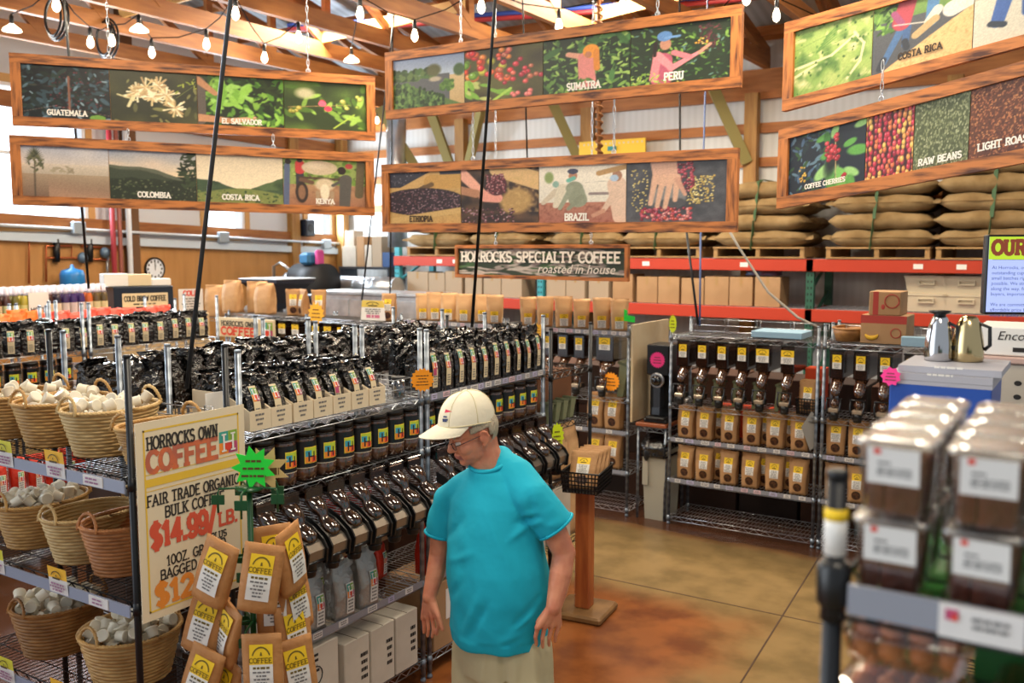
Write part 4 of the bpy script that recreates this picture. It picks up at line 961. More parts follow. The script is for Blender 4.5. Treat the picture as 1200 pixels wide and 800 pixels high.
for i, x in enumerate((-3.53, -3.7)):
    K_right[i].put('%s kraft bag on the upper shelf below the orange star' % ('right-hand', 'left-hand')[i], 'coffee bag', 'kraft bags below the orange star', (x, YB0+.075, .741), -.05, 1.12)
    K_right[2-i].put('%s kraft bag on the lower shelf below the orange star' % ('right-hand', 'left-hand')[i], 'coffee bag', 'kraft bags low below the orange star', (x, YB0+.075, .396), .05, 1.08)
K_bigbin = mk_bin(.3, .53, .36, w=.17)
K_bigbin.put('large bean bin above the orange star', 'bean bin', None, (-3.6, YB0+.03, 1.03))
for i in range(7):
    K_binR.put('%s bean bin from the right on the racks seen over the black bags' % ORD[i], 'bean bin', 'bean bins seen over the black bags', (-3.85-.165*i, YB0+.03, 1.03))
for i, x in enumerate((-7.0, -6.83, -6.64, -6.45, -6.25, -6.08, -7.9, -7.7, -7.5, -7.3)):
    K_binRw.put('%s bean bin from the price sign on the far back racks' % ORD[i], 'bean bin', 'bean bins under the back counter racks', (x, YB0+.03, .99))
K_ol.put('olive paper bag leaning at right of the large bean bin', 'paper bag', None, (-3.47, YB0+.05, 1.03), scale=(1.4, 1, 1.3))
star('price_star', 'orange star card hanging on the rack left of the beige panel', 'star card', (-3.52, YB0-.02, 1.165), .085, M_orange)
struct(MB().box(-3.345, YB0, .832, -3.325, YB1+.3, 1.66).build('partition_panel', mat('beige_panel', 'cbb998', .6, noise=(3, 'b89f78', .45, .75))))
# grinder on its table with the bin below
t = thing('work_table', 'small chrome-legged table with a wooden top below the grinder', 'table', (-3.165, YB0+.24, 0))
MB().cbox(-.14, -.22, .8, .14, .2, .83, .004).build('table_top', mat('cherry_board', '9a5530', .45, noise=(5, '7d3f20', .4, .65)), t)
wire_deck(.27, .4, M_chrome).build('wire_shelf', M_chrome, t, (0, 0, .79))
for a in (-1, 1):
    for c in (-1, 1): MB().tube([(a*.125, c*.19, 0), (a*.125, c*.19, .79)], .0125, 10).build('leg', M_post, t)
t = thing('coffee_grinder', 'tall black coffee grinder with a pink star and a round chrome knob', 'grinder', (-3.145, YB0+.16, .832))
MB().cbox(-.105, -.1, 0, .105, .2, .028, .006).build('base', M_black, t)
MB().cbox(-.1, .02, .028, .1, .2, .66, .008).build('column', M_black, t); MB().cbox(-.1, -.06, .4, .1, .02, .66, .008).build('head', M_black, t)
mb = MB(); mb.lathe([(.066, 0), (.066, .01), (.058, .016)], 24); mb.xf(Matrix.Translation((.0, -.06, .36)) @ Matrix.Rotation(math.pi/2, 4, 'X')).build('dial_ring', M_chrome, t)
MB().ell((0, -.085, .36), (.048, .03, .048)).build('knob', mat('gloss_black', '0a0a0b', .08, coat=1), t)
mb = MB(); mb.box(-.03, -.07, .12, .03, .02, .3); mb.obox((0, -.075, .1), (.034, 0, 0), (0, .01, 0), (0, .004, .03)); mb.build('chute', M_dsteel, t)
MB().cbox(-.09, -.11, .028, .09, .0, .05, .008).build('catch_tray', M_dark, t)
star('price_star', 'hot pink star card stuck on the black grinder', 'star card', (-3.145, YB0+.094, 1.365), .07, M_pink, n=20, k=.86)
t = thing('waste_bin', 'slim grey waste bin with a black bag under the grinder table', 'bin', (-3.135, YB0+.2, 0))
M_bin = mat('bin_beige', 'a59f8e', .5)
rings = [[(sx*a, sy*c, z) for sx, sy in ((-1, -1), (1, -1), (1, 1), (-1, 1))] for a, c, z in ((.085, .15, 0), (.105, .17, .56), (.112, .178, .565), (.112, .178, .6))]
MB().loft(rings, 0, False).build('body', M_bin, t)
mb = MB(); mb.box(-.1, -.178, .3, -.05, -.165, .56); mb.build('vent_channel', M_bin, t)
mb, _ = bag_body(.235, .375, .2, 21, .014, .0, amp=.004); mb.xf(Matrix.Translation((0, 0, .545))).build('bin_bag', M_foil, t)
MB().ell((-.06, -.19, .56), (.025, .01, .05)).build('bag_knot', M_black, t)
star('price_star', 'lime star card clipped to the left post of the six-bin rack', 'star card', (-2.965, YB0-.02, 1.685), .06, M_lime, n=14, k=.8).scale = (.6, 1, 1.3)
t = thing('price_flag', 'neon green folded card on the post beside the beige panel', 'flag card', (-3.36, YB0-.01, 1.69)); MB().prism([(-.05, 0, 0), (-.05, 0, .1), (-.02, 0, .09), (-.02, 0, .05), (.05, 0, .04), (.05, 0, -.01)][::-1], (0, .003, 0)).build('card', M_green, t)
star('price_star', 'yellow star card stuck among the black bags below the kraft row', 'star card', (-4.25, YB0-.04, 1.57), .075, mat('amber_card', 'f7b526', .6), n=10, k=.7)
star('price_star', 'orange star card on the back rack under a kraft bag', 'star card', (-6.95, YB0-.03, 1.62), .12, mat('amber_card', 'f7b526', .6), n=12, k=.75)
# ---------------------------------------------------------------- end rack beyond the man and the wooden post stand
for i in range(4):
    K_ol.put('%s olive paper bag from the near end on the black end rack' % ORD[i], 'paper bag', 'olive bags on the end rack', (-3.0, 5.16+.1*i, 1.168), HP, (1.1, .4, .6))
carton('brown_carton', 'large dark brown box at the back of the black end rack', -3.7, 5.16, 1.168, -3.09, 5.62, 1.485, mat('dark_cardboard', '6e4427', .8))
for i, y in enumerate((5.2, 5.34, 5.48)):
    K_plain.put('%s tall brown paper sack from the near end on the low end rack shelf' % ORD[i], 'paper bag', 'brown paper sacks on the end rack', (-3.05, y, .785), HP, (.8, .8, .95))
    K_plain.put('%s brown paper sack from the near end on the lowest end rack shelf' % ORD[i], 'paper bag', 'low brown paper sacks on the end rack', (-3.05, y, .355), HP, (.8, .8, 1.05))
star('price_star', 'lime yellow star card on the corner of the black end rack', 'star card', (-2.93, 5.14, 1.1), .075, M_lime, HP-.6, n=14, k=.8).scale = (.7, 1, 1.2)
t = thing('post_stand', 'wooden post stand on a square base beside the man', 'stand', (-2.68, 5.06, 0), .12)
MB().cbox(-.17, -.17, 0, .17, .17, .045, .012).build('base', mat('base_ply', '8a6436', .6, noise=(6, '6f4d26', .4, .65)), t)
MB().cbox(-.048, -.048, .045, .048, .048, .795, .006).build('post', mat('red_cedar', 'b5642c', .5, noise=(3, '8e431a', .35, .7), scale=(8, 8, 1)), t)
MB().box(-.1, -.07, .795, .1, .07, .815).build('top_board', M_woodx, t)
black_basket('plastic_basket', 'black slotted plastic basket on top of the wooden post', 'basket', (-2.66, 5.05, .817), .24, .34, .13, .2)
for i in range(4):
    K_big[0].put('%s kraft bag from the front leaning back in the basket on the wooden post' % ORD[i], 'coffee bag', 'kraft bags in the post basket', (-2.66+.005*i, 4.97+.05*i, .826), rot=(-.5+.05*i, 0, .25), scale=(.95, .5, .8))
# ---------------------------------------------------------------- hanging display of pouches
t = thing('pouch_display', 'green hook stand hung with small kraft coffee pouches', 'display stand', tuple(onD(293, 600, 3.5)[:2])+(0,))
PX, PY = t.location.x, t.location.y
M_hook = mat('green_hook', '0a4a22', .35)
MB().lathe([(.15, 0), (.15, .008), (.02, .02)], 24).build('base', M_hook, t); MB().tube([(0, 0, .015), (0, 0, 1.47)], .011, 10).build('pole', M_hook, t)
MB().lathe([(.05, 1.41), (.05, 1.42), (.012, 1.425)], 20).build('collar', M_hook, t)
rv = Vector((math.cos(YAW), math.sin(YAW), 0)); fv = Vector((-math.sin(YAW), math.cos(YAW), 0))
def hookarm(dx, dz, z0, fw=.05, name='hook'):
    p0 = Vector((0, 0, z0)); p1 = rv*dx-fv*fw
    mb = MB(); mb.tube([p0, p0+p1*.95, p0+p1+Vector((0, 0, -.02)), p0+p1+Vector((0, 0, -dz))], .0045, 6)
    c = p0+p1+Vector((0, 0, -dz*.45)); mb.obox(c, rv*.024, fv*.004, Vector((0, 0, .018))); mb.build(name, M_hook, t)
for z0 in (1.42, 1.15, .9): 
    for dx, fw in ((-.11, .03), (.0, .11), (.11, .02), (-.06, -.1), (.08, -.1)): hookarm(dx, .09, z0, fw)
def mk_pouch():
    t = thing('coffee_pouch', '', 'coffee pouch'); w, h = .145, .255
    rings = []
    for i in range(11):
        q = i/10; z = -h*q; dd = .004+.045*min(1, max(0, (q-.08)/.5))**.8*(1 if q < .93 else .8); ww = w*(1-.04*q)
        rings.append([(a*ww/2, c*dd/2-(.006 if abs(a) < .6 and c < 0 else 0), z+.0) for a, c in ((-1, -.6), (-.7, -1), (0, -1.1), (.7, -1), (1, -.6), (1, .6), (.7, 1), (0, 1.1), (-.7, 1), (-1, .6))])
    MB().loft(rings).build('pouch', mat('pouch_kraft', 'c38a52', .6, noise=(9, 'b0763f', .35, .7), bump=(16, .5)), t)
    def fr(u, tt, off=.002):
        q = 1-tt; dd = .004+.045*min(1, max(0, (q-.08)/.5))**.8; return Vector((u*w/2*.97, -dd/2*(1+.1*(1-u*u))-.0065-off*.5, -h*q))
    b2 = MB(); patch(b2, fr, -.6, .6, .58, .86, 0); patch(b2, fr, -.6, .6, .2, .58, 1)
    arch(b2, fr, 0, .67, .42, .14, 2, .004, False); plines(b2, fr, -.5, .5, .5, .57, 1, 2, R_, .004); plines(b2, fr, -.45, .45, .24, .5, 5, 3, R_, .004)
    wd = slab_w('COFFEE', .018); slab(b2, 'COFFEE', fr(0, .61, .007), (1, 0, 0), (0, 0, 1), .018, 2, center=True)
    b2.build('label', LBL, t)
    return t
K_pch = Kind(mk_pouch)
pl = [(262, 634, 3.38, -.34, -.35, 'front left kraft pouch hanging from the green hooks, leaning left'), (311, 637, 3.36, -.16, .05, 'front middle kraft pouch with its label facing the camera'), (336, 618, 3.42, .2, 1.2, 'kraft pouch turned sideways at the right of the hooks'), (322, 668, 3.5, .0, .15, 'kraft pouch just behind the front middle pouch'),
      (250, 692, 3.46, -.3, -.2, 'kraft pouch showing only its label end below the front left pouch'), (272, 708, 3.43, -.38, -.75, 'kraft pouch tilted left in the second tier of the stand'), (306, 742, 3.4, .02, .05, 'bottom middle kraft pouch with a full yellow label'), (340, 668, 3.52, .16, .95, 'kraft pouch in the right column, second from the top'),
      (340, 706, 3.52, .1, .8, 'kraft pouch in the right column, third from the top'), (342, 748, 3.5, .12, .5, 'lowest kraft pouch in the right column'), (246, 760, 3.45, -.34, -.3, 'kraft pouch in the bottom left corner of the stand'), (270, 772, 3.5, -.25, -.7, 'kraft pouch turned edge-on in the bottom left of the stand'), (318, 615, 3.6, .05, .4, 'plain kraft pouch behind the top of the stand')]
for i, (px, py, d, tilt, yw, lab) in enumerate(pl):
    p = onD(px, py, d); K_pch.put(lab, 'coffee pouch', 'kraft pouches on the green stand', p, rot=(.04, -tilt, YAW+yw))
p = onD(297, 548, 3.47)
star('price_star', 'neon green spiky star card above the hanging pouches', 'star card', p, .085, M_green, YAW, n=9, k=.62, words=3)
star('price_star', 'tan spiky star card behind the neon green star', 'star card', p+fv*.02+Vector((.035, .02, -.01)), .09, mat('tan_star', 'd0b273', .7), YAW+.2, n=8, k=.55, words=1)
t = thing('star_stick', 'pale wooden stick holding the star cards', 'stick', (p.x, p.y, 0)); MB().box(-.012, .012, 1.41, .012, .017, p.z+.02).build('stick', mat('pale_stick', 'd8bf94', .6), t)
star('price_star', 'orange star card with handwriting on the middle rack post', 'star card', onX(495, 445, -2.92), .062, M_orange, HP-.75, n=16, k=.84, words=4)
t = thing('price_star', 'small yellow star tag on the post behind the carton trays', 'star card', onX(417, 424, -3.35), HP-.5)
MB().prism([(.05*(1 if i % 2 else .4)*math.cos(math.pi*i/6), 0, .05*(1 if i % 2 else .4)*math.sin(math.pi*i/6)) for i in range(12)][::-1], (0, .002, 0)).build('card', mat('pale_yellow_card', 'e9dc74', .6), t)
# ---------------------------------------------------------------- big poster on the end of the pod rack
t = thing('price_poster', 'large cream price poster HORROCKS OWN COFFEE hung on the pod rack end', 'poster', (-2.932, 2.06, .93), HP)
w, h = .505, .75; mb = MB(); mb.box(0, -.004, 0, w, .0, h); mb.build('board', mat('poster_cream', 'ddcdae', .55), t)
b2 = MB(); e = -.0048
def rect(x0, z0, x1, z1, m, l=0): b2.quad((x0, e-l, z0), (x1, e-l, z0), (x1, e-l, z1), (x0, e-l, z1), m)
for (a, c, d, f) in ((.03, .03, w-.03, .037), (.03, h-.037, w-.03, h-.03), (.03, .03, .037, h-.03), (w-.037, .03, w-.03, h-.03), (.037, h-.245, w-.037, h-.215)): rect(a, c, d, f, 0)
for zz in (h-.2, h-.262): rect(.037, zz, w-.037, zz+.003, 0)
slab(b2, 'HORROCKS OWN', (.045, e, h-.105), (1, 0, 0), (0, 0, 1), .045, 1, .17, width=.325)
slab(b2, 'COFFEE', (.045, e, h-.19), (1, 0, 0), (0, 0, 1), .075, 2, .26, width=.325)
hmark(b2, (.375, e, h-.185), (1, 0, 0), (0, 0, 1), .09, 4)
slab(b2, 'FAIR TRADE ORGANIC', (w/2, e, .432), (1, 0, 0), (0, 0, 1), .04, 1, .17, width=.43, center=True)
slab(b2, 'BULK COFFEE', (w/2, e, .377), (1, 0, 0), (0, 0, 1), .04, 1, .17, width=.28, center=True)
slab(b2, '$14.99/', (.05, e, .275), (1, 0, 0), (0, 0, 1), .082, 3, .26, width=.3); slab(b2, 'LB.', (.36, e, .28), (1, 0, 0), (0, 0, 1), .05, 3, .24, width=.1)
slab(b2, 'PLUS', (.32, e, .232), (1, 0, 0), (0, 0, 1), .026, 1, .2)
slab(b2, '10OZ. GROUND', (w/2, e, .19), (1, 0, 0), (0, 0, 1), .036, 1, .17, width=.28, center=True)
slab(b2, 'BAGGED COFFEE', (w/2, e, .142), (1, 0, 0), (0, 0, 1), .036, 1, .17, width=.34, center=True)
slab(b2, '$12.99', (.06, e, .05), (1, 0, 0), (0, 0, 1), .076, 10, .27, width=.33)
b2.build('printing', [mat('poster_yellow', 'e0b83a', .55), mat('poster_black', '2c2622', .6), mat('poster_coral', 'cf6a3e', .55, noise=(14, 'b0604a', .4, .6)), mat('poster_red', 'd2553a', .55)]+HM+[mat('poster_orange', 'e08a35', .55)], t)
t = thing('sign_board', 'blank white board standing behind the price poster', 'board', (-3.0, 2.54, 1.55), HP); MB().box(-.02, 0, 0, .2, .004, .16).build('board', M_white, t)
t.location = (-3.14, 2.57, 1.546)
# ================================================================== PALLET RACKING
RY = 11.15
def pallet_rack():
    t = thing('pallet_rack', 'long orange and green pallet racking along the back wall', 'pallet rack', (-3.0, RY+.45, 0))
    ox, oy = -3.0, RY+.45
    xs = (-9.2, -6.64, -2.94, .78)
    for i, x in enumerate(xs):
        mb = MB()
        for yy in (RY, RY+.86):
            mb.box(x-.045-ox, yy-oy, 0, x+.045-ox, yy+.08-oy, 2.02 if i else 2.3, 0)
            if yy == RY:
                for k in range(24):
                    z = .25+.075*k
                    for s in (-1, 1): mb.obox((x+s*.02-ox, yy-.001-oy, z), (.008, 0, 0), (0, .001, 0), (0, 0, .014), 1)
        for k in range(5): z = .2+.4*k; mb.beam((x-ox, RY+.08-oy, z), (x-ox, RY+.86-oy, z+.35), .03, .03, 0)
        mb.build('upright', [M_rackteal if i < 2 else M_rackgreen, mat('slot_dark', '12201c', .8)], t)
    for i in range(3):
        x0, x1 = xs[i]+.045-ox, xs[i+1]-.045-ox
        for z in (2.02, 1.43):
            for yy in (RY, RY+.88):
                mb = MB(); mb.cbox(x0-.09, yy-.03-oy, z, x1+.09, yy+.03-oy, z+.145, .006, 0)
                if yy == RY and z > 2:
                    for q in (.3, .42, .78): mb.box(x0+(x1-x0)*q, yy-.032-oy, z+.045, x0+(x1-x0)*q+.1, yy-.0305-oy, z+.1, 1)
                mb.build('beam', [M_rackred, M_white], t)
            mb = MB()
            for k in range(int((x1-x0)/.1)): mb.box(x0+.1*k, -.45, z+.138, x0+.1*k+.006, .45, z+.15)
            for k in range(6): mb.box(x0, -.42+.16*k, z+.137, x1, -.414+.16*k, z+.149)
            mb.build('wire_deck', M_steel, t)
    return t
pallet_rack()
M_pal = mat('pallet_wood', 'b08a58', .75, noise=(4, '8e6a3d', .35, .7))
def mk_pallet():
    t = thing('pallet', '', 'pallet'); mb = MB()
    for k in range(6): y = -.45+.18*k; mb.box(-.56, y-.065, .115, .56, y+.065, .135)
    mb.build('top_deck', M_pal, t)
    mb = MB()
    for y in (-.45, 0, .45): mb.box(-.56, y-.05, 0, .56, y+.05, .018)
    mb.build('bottom_deck', M_pal, t)
    for x in (-.53, 0, .53): MB().box(x-.025, -.5, .018, x+.025, .5, .115).build('stringer', M_pal, t)
    return t
K_pal = Kind(mk_pallet)
def mk_sack(seed):
    def f():
        rr = random.Random(seed); rings = []; L, Wd, H = .56, .262, .1
        N = 14
        ph = [rr.uniform(0, 6) for _ in range(4)]
        for i in range(N+1):
            u = -1+2*i/N; e = (1-abs(u)**5)**.5 if abs(u) < 1 else 0; ring = []
            for j in range(16):
                a = 2*math.pi*j/16; ca, sa = math.cos(a), math.sin(a)
                y = Wd*(abs(ca)**.5)*math.copysign(1, ca)*(.86+.14*e); z = H*(abs(sa)**.7)*math.copysign(1, sa)*(.1+.9*e)
                z += .012*math.sin(5*u+ph[0]+2*ca)*(sa > 0)+.006*math.sin(11*u+ph[1]); y += .008*math.sin(7*u+ph[2]+a)
                if abs(ca) > .9: z *= .7
                x = u*L+.012*math.sin(3*a+ph[3])*(abs(u) > .8)
                ring.append((x, y, H*.96+z))
            rings.append(ring)
        t = thing('burlap_sack', '', 'burlap sack'); MB().loft(rings).build('sack', M_burlap, t)
        mb = MB()
        for s in (-1, 1):
            mb.loft([[(s*(L-.02), -.2+.4*k/6, H*.96+(.02 if q else -.02)) for k in range(7)]+[(s*(L-.015), .2-.4*k/6, H*.96+(.024 if q else -.024)) for k in range(7)] for q in (0, 1)], 0)
            mb.prism([(s*(L-.03), -.24, H*.8), (s*(L+.06), -.27, H*.6+.03), (s*(L+.03), -.14, H*1.2), (s*(L-.02), -.12, H*1.1)], (0, .03, .02))
        mb.tube([(-L*.97, -Wd*1.0, H*1.0), (0, -Wd*1.02, H*1.05), (L*.97, -Wd*1.0, H*1.0)], .004, 5, 1)
        mb.build('seam', [M_burlap, mat('burlap_seam', '7d5d33', .9)], t)
        return t
    return Kind(f)
K_sack = [mk_sack(s) for s in (1, 2, 3)]
PB = 2.172
stacks = [(892, 4, 'left of the six-bin rack'), (1030, 4, 'above the fruit cartons'), (1165, 5, 'left of the glowing screen'), (777, 3, 'under the wide coffee sign end'), (690, 3, 'behind the wooden coffee sign'), (590, 3, 'above the kraft bag row'), (518, 2, 'beside the teal upright')]
stk_name = ['burlap stack between the banners', 'burlap stack above the fruit cartons', 'burlap stack left of the glowing screen', 'burlap stack by the grey cables', 'burlap stack behind the wooden coffee sign', 'burlap stack above the hanging cable', 'burlap stack beside the teal upright']
M_strap = mat('green_strap', '3f5c35', .6)
POSN = ['bottom', 'second', 'third', 'fourth', 'fifth', 'top']
for i, (px, nl, _) in enumerate(stacks):
    c = onY(px, 300, RY+.1); x = c.x; nm = stk_name[i]
    K_pal.put('wooden pallet under the '+nm, 'pallet', 'pallets on the orange racking', (x, RY+.46, PB))
    for k in range(nl):
        for r in range(2):
            yy = RY+.2+.53*r
            lab = '%s sack at the %s of the %s' % (('bottom', 'second', 'third', 'fourth', 'fifth', 'sixth')[k], 'front' if r == 0 else 'back', nm)
            K_sack[(k+i+r) % 3].put(lab, 'burlap sack', 'burlap sacks on the pallet racking', (x+R_.uniform(-.035, .035), yy, PB+.137+.194*k), R_.uniform(-.05, .05)+(math.pi if (k+r) % 2 else 0), (R_.uniform(.97, 1.04), 1, 1))
    h = PB+.137+.194*nl+.02; xs = x-.08+.03*i/3
    mb = MB(); pts = [(xs+.0, RY-.055, PB+.1), (xs+.03, RY-.06, PB+.45), (xs+.06, RY-.03, h-.02), (xs+.07, RY+.1, h+.012), (xs+.07, RY+.55, h+.014)]
    for a, b in zip(pts, pts[1:]): mb.beam(a, b, .06, .004)
    tag(mb.build('cargo_strap', M_strap), 'green strap over the '+nm, 'strap', 'green straps over the sacks')
x = -9.02; k = 0
while x < -3.33:
    w = R_.choice((.3, .34, .4)) if x < -6.6 else R_.choice((.29, .3, .31)); 
    if x < -6.6 < x+w+.05: x = -6.55; continue
    carton('cardboard_box', '%s cardboard box from the left on the lower orange shelf' % (ORD[k] if k < 20 else 'last'), x, RY+.02, 1.582, x+w, RY+.4, 1.582+R_.uniform(.33, .37), mat('grey_cardboard', 'a9957c', .8) if x < -5.6 else M_card, tape='y', group='cardboard boxes on the lower orange shelf')
    x += w+R_.choice((.012, .012, .03, .06)); k += 1
t = thing('plastic_bundle', 'crumpled blue and purple plastic packet on top of the cardboard boxes', 'packet', (-3.55, RY+.2, 1.96)); mb, _ = bag_body(.4, .2, .12, 5, .02, .2, amp=.01); mb.build('packet', mat('bluish_wrap', '5b6b8c', .4, noise=(8, '6b3a4c', .4, .6)), t)
# totes on the right bay
M_tote = mat('cream_tote', 'cfc0a4', .5)
def mk_tote():
    t = thing('plastic_tote', '', 'tote'); MB().loft([[(sx*a, sy*c, z) for sx, sy in ((-1, -1), (1, -1), (1, 1), (-1, 1))] for a, c, z in ((.19, .25, 0), (.215, .28, .25))], 0, False).build('tub', M_tote, t)
    mb = MB(); mb.cbox(-.225, -.29, .25, .225, .29, .28, .004); mb.build('lid', M_tote, t)
    for s in (-1, 1):
        mb = MB()
        for q in ((-.08, .2, .08, .215), (-.08, .15, -.07, .2), (.07, .15, .08, .2), (-.08, .14, .08, .155)): mb.box(q[0], s*.285-.012, q[1], q[2], s*.285+.012, q[3])
        mb.build('handle', M_tote, t)
    return t
K_tote = Kind(mk_tote)
for i, px in enumerate((1085, 1132)):
    x = onY(px, 350, RY+.1).x
    for k in range(2): K_tote.put('cream plastic tote, %s of the %s pair under the orange beam' % (('lower', 'upper')[k], ('left', 'right')[i]), 'tote', 'cream totes under the orange beam', (x, RY+.34, 1.584+.205*k), 0, (1.05, .9, .72))
# ================================================================== BANNERS
class Art:
    def __init__(s, seed, w=104, h=84):
        s.w, s.h = w, h; s.r = np.random.RandomState(seed); s.a = np.zeros((h, w, 3)); s.Y, s.X = np.mgrid[0:1:h*1j, 0:1:w*1j]; s.asp = w/h
    def c(s, q): return np.array([int(q[i:i+2], 16)/255 for i in (0, 2, 4)]) if isinstance(q, str) else np.array(q)
    def fill(s, q): s.a[:] = s.c(q); return s
    def grad(s, y0, q0, y1, q1):
        t = np.clip((s.Y-y0)/(y1-y0), 0, 1)[..., None]; m = ((s.Y >= y0) & (s.Y <= y1))[..., None]; s.a = np.where(m, s.c(q0)*(1-t)+s.c(q1)*t, s.a); return s
    def noise(s, n):
        g = s.r.rand(n+2, int(n*s.asp)+2); yy = s.Y*n; xx = s.X*int(n*s.asp); i, j = yy.astype(int), xx.astype(int); fy, fx = yy-i, xx-j
        return (g[i, j]*(1-fx)+g[i, j+1]*fx)*(1-fy)+(g[i+1, j]*(1-fx)+g[i+1, j+1]*fx)*fy
    def mix(s, m, q): m = np.clip(m, 0, 1)[..., None]; s.a = s.a*(1-m)+s.c(q)*m; return s
    def ell(s, x, y, rx, ry, q, rot=0, soft=.15):
        dx, dy = (s.X-x)*s.asp, s.Y-y; ca, sa = math.cos(rot), math.sin(rot); d = ((dx*ca+dy*sa)/rx)**2+((dy*ca-dx*sa)/ry)**2
        return s.mix((1-d)/soft, q)
    def cap(s, x0, y0, x1, y1, r, q, r1=None):
        ax, ay = (s.X-x0)*s.asp, s.Y-y0; bx, by = (x1-x0)*s.asp, y1-y0; t = np.clip((ax*bx+ay*by)/(bx*bx+by*by+1e-9), 0, 1)
        rr = r+((r1 if r1 is not None else r)-r)*t; d = np.hypot(ax-bx*t, ay-by*t); return s.mix((rr-d)/.012, q)
    def leaves(s, n, qs, x0=0, x1=1, y0=0, y1=1, r=(.03, .09), el=.35):
        for _ in range(n): k = s.r.uniform(*r); s.ell(s.r.uniform(x0, x1), s.r.uniform(y0, y1), k, k*el, qs[s.r.randint(len(qs))], s.r.uniform(0, 3.14), .5)
        return s
    def dots(s, n, qs, x0, x1, y0, y1, r, hi=True):
        for _ in range(n):
            x, y, k = s.r.uniform(x0, x1), s.r.uniform(y0, y1), s.r.uniform(*r); q = s.c(qs[s.r.randint(len(qs))]); s.ell(x, y, k, k, q*.7, 0, .3); s.ell(x-.1*k, y+.12*k, k*.75, k*.75, q, 0, .6)
            if hi: s.ell(x-.25*k, y+.3*k, k*.25, k*.25, q*.5+.5, 0, .8)
        return s
    def grain(s, k): s.a = np.clip(s.a*(1+k*(s.r.rand(s.h, s.w, 1)-.5)), 0, 1); return s
GR = ['2e4a22', '44682c', '5d8436', '7ba244', '23391d']; DK = ['101c1c', '1c2c2c', '24382c', '3a5058', '0c1214', '4c6470']
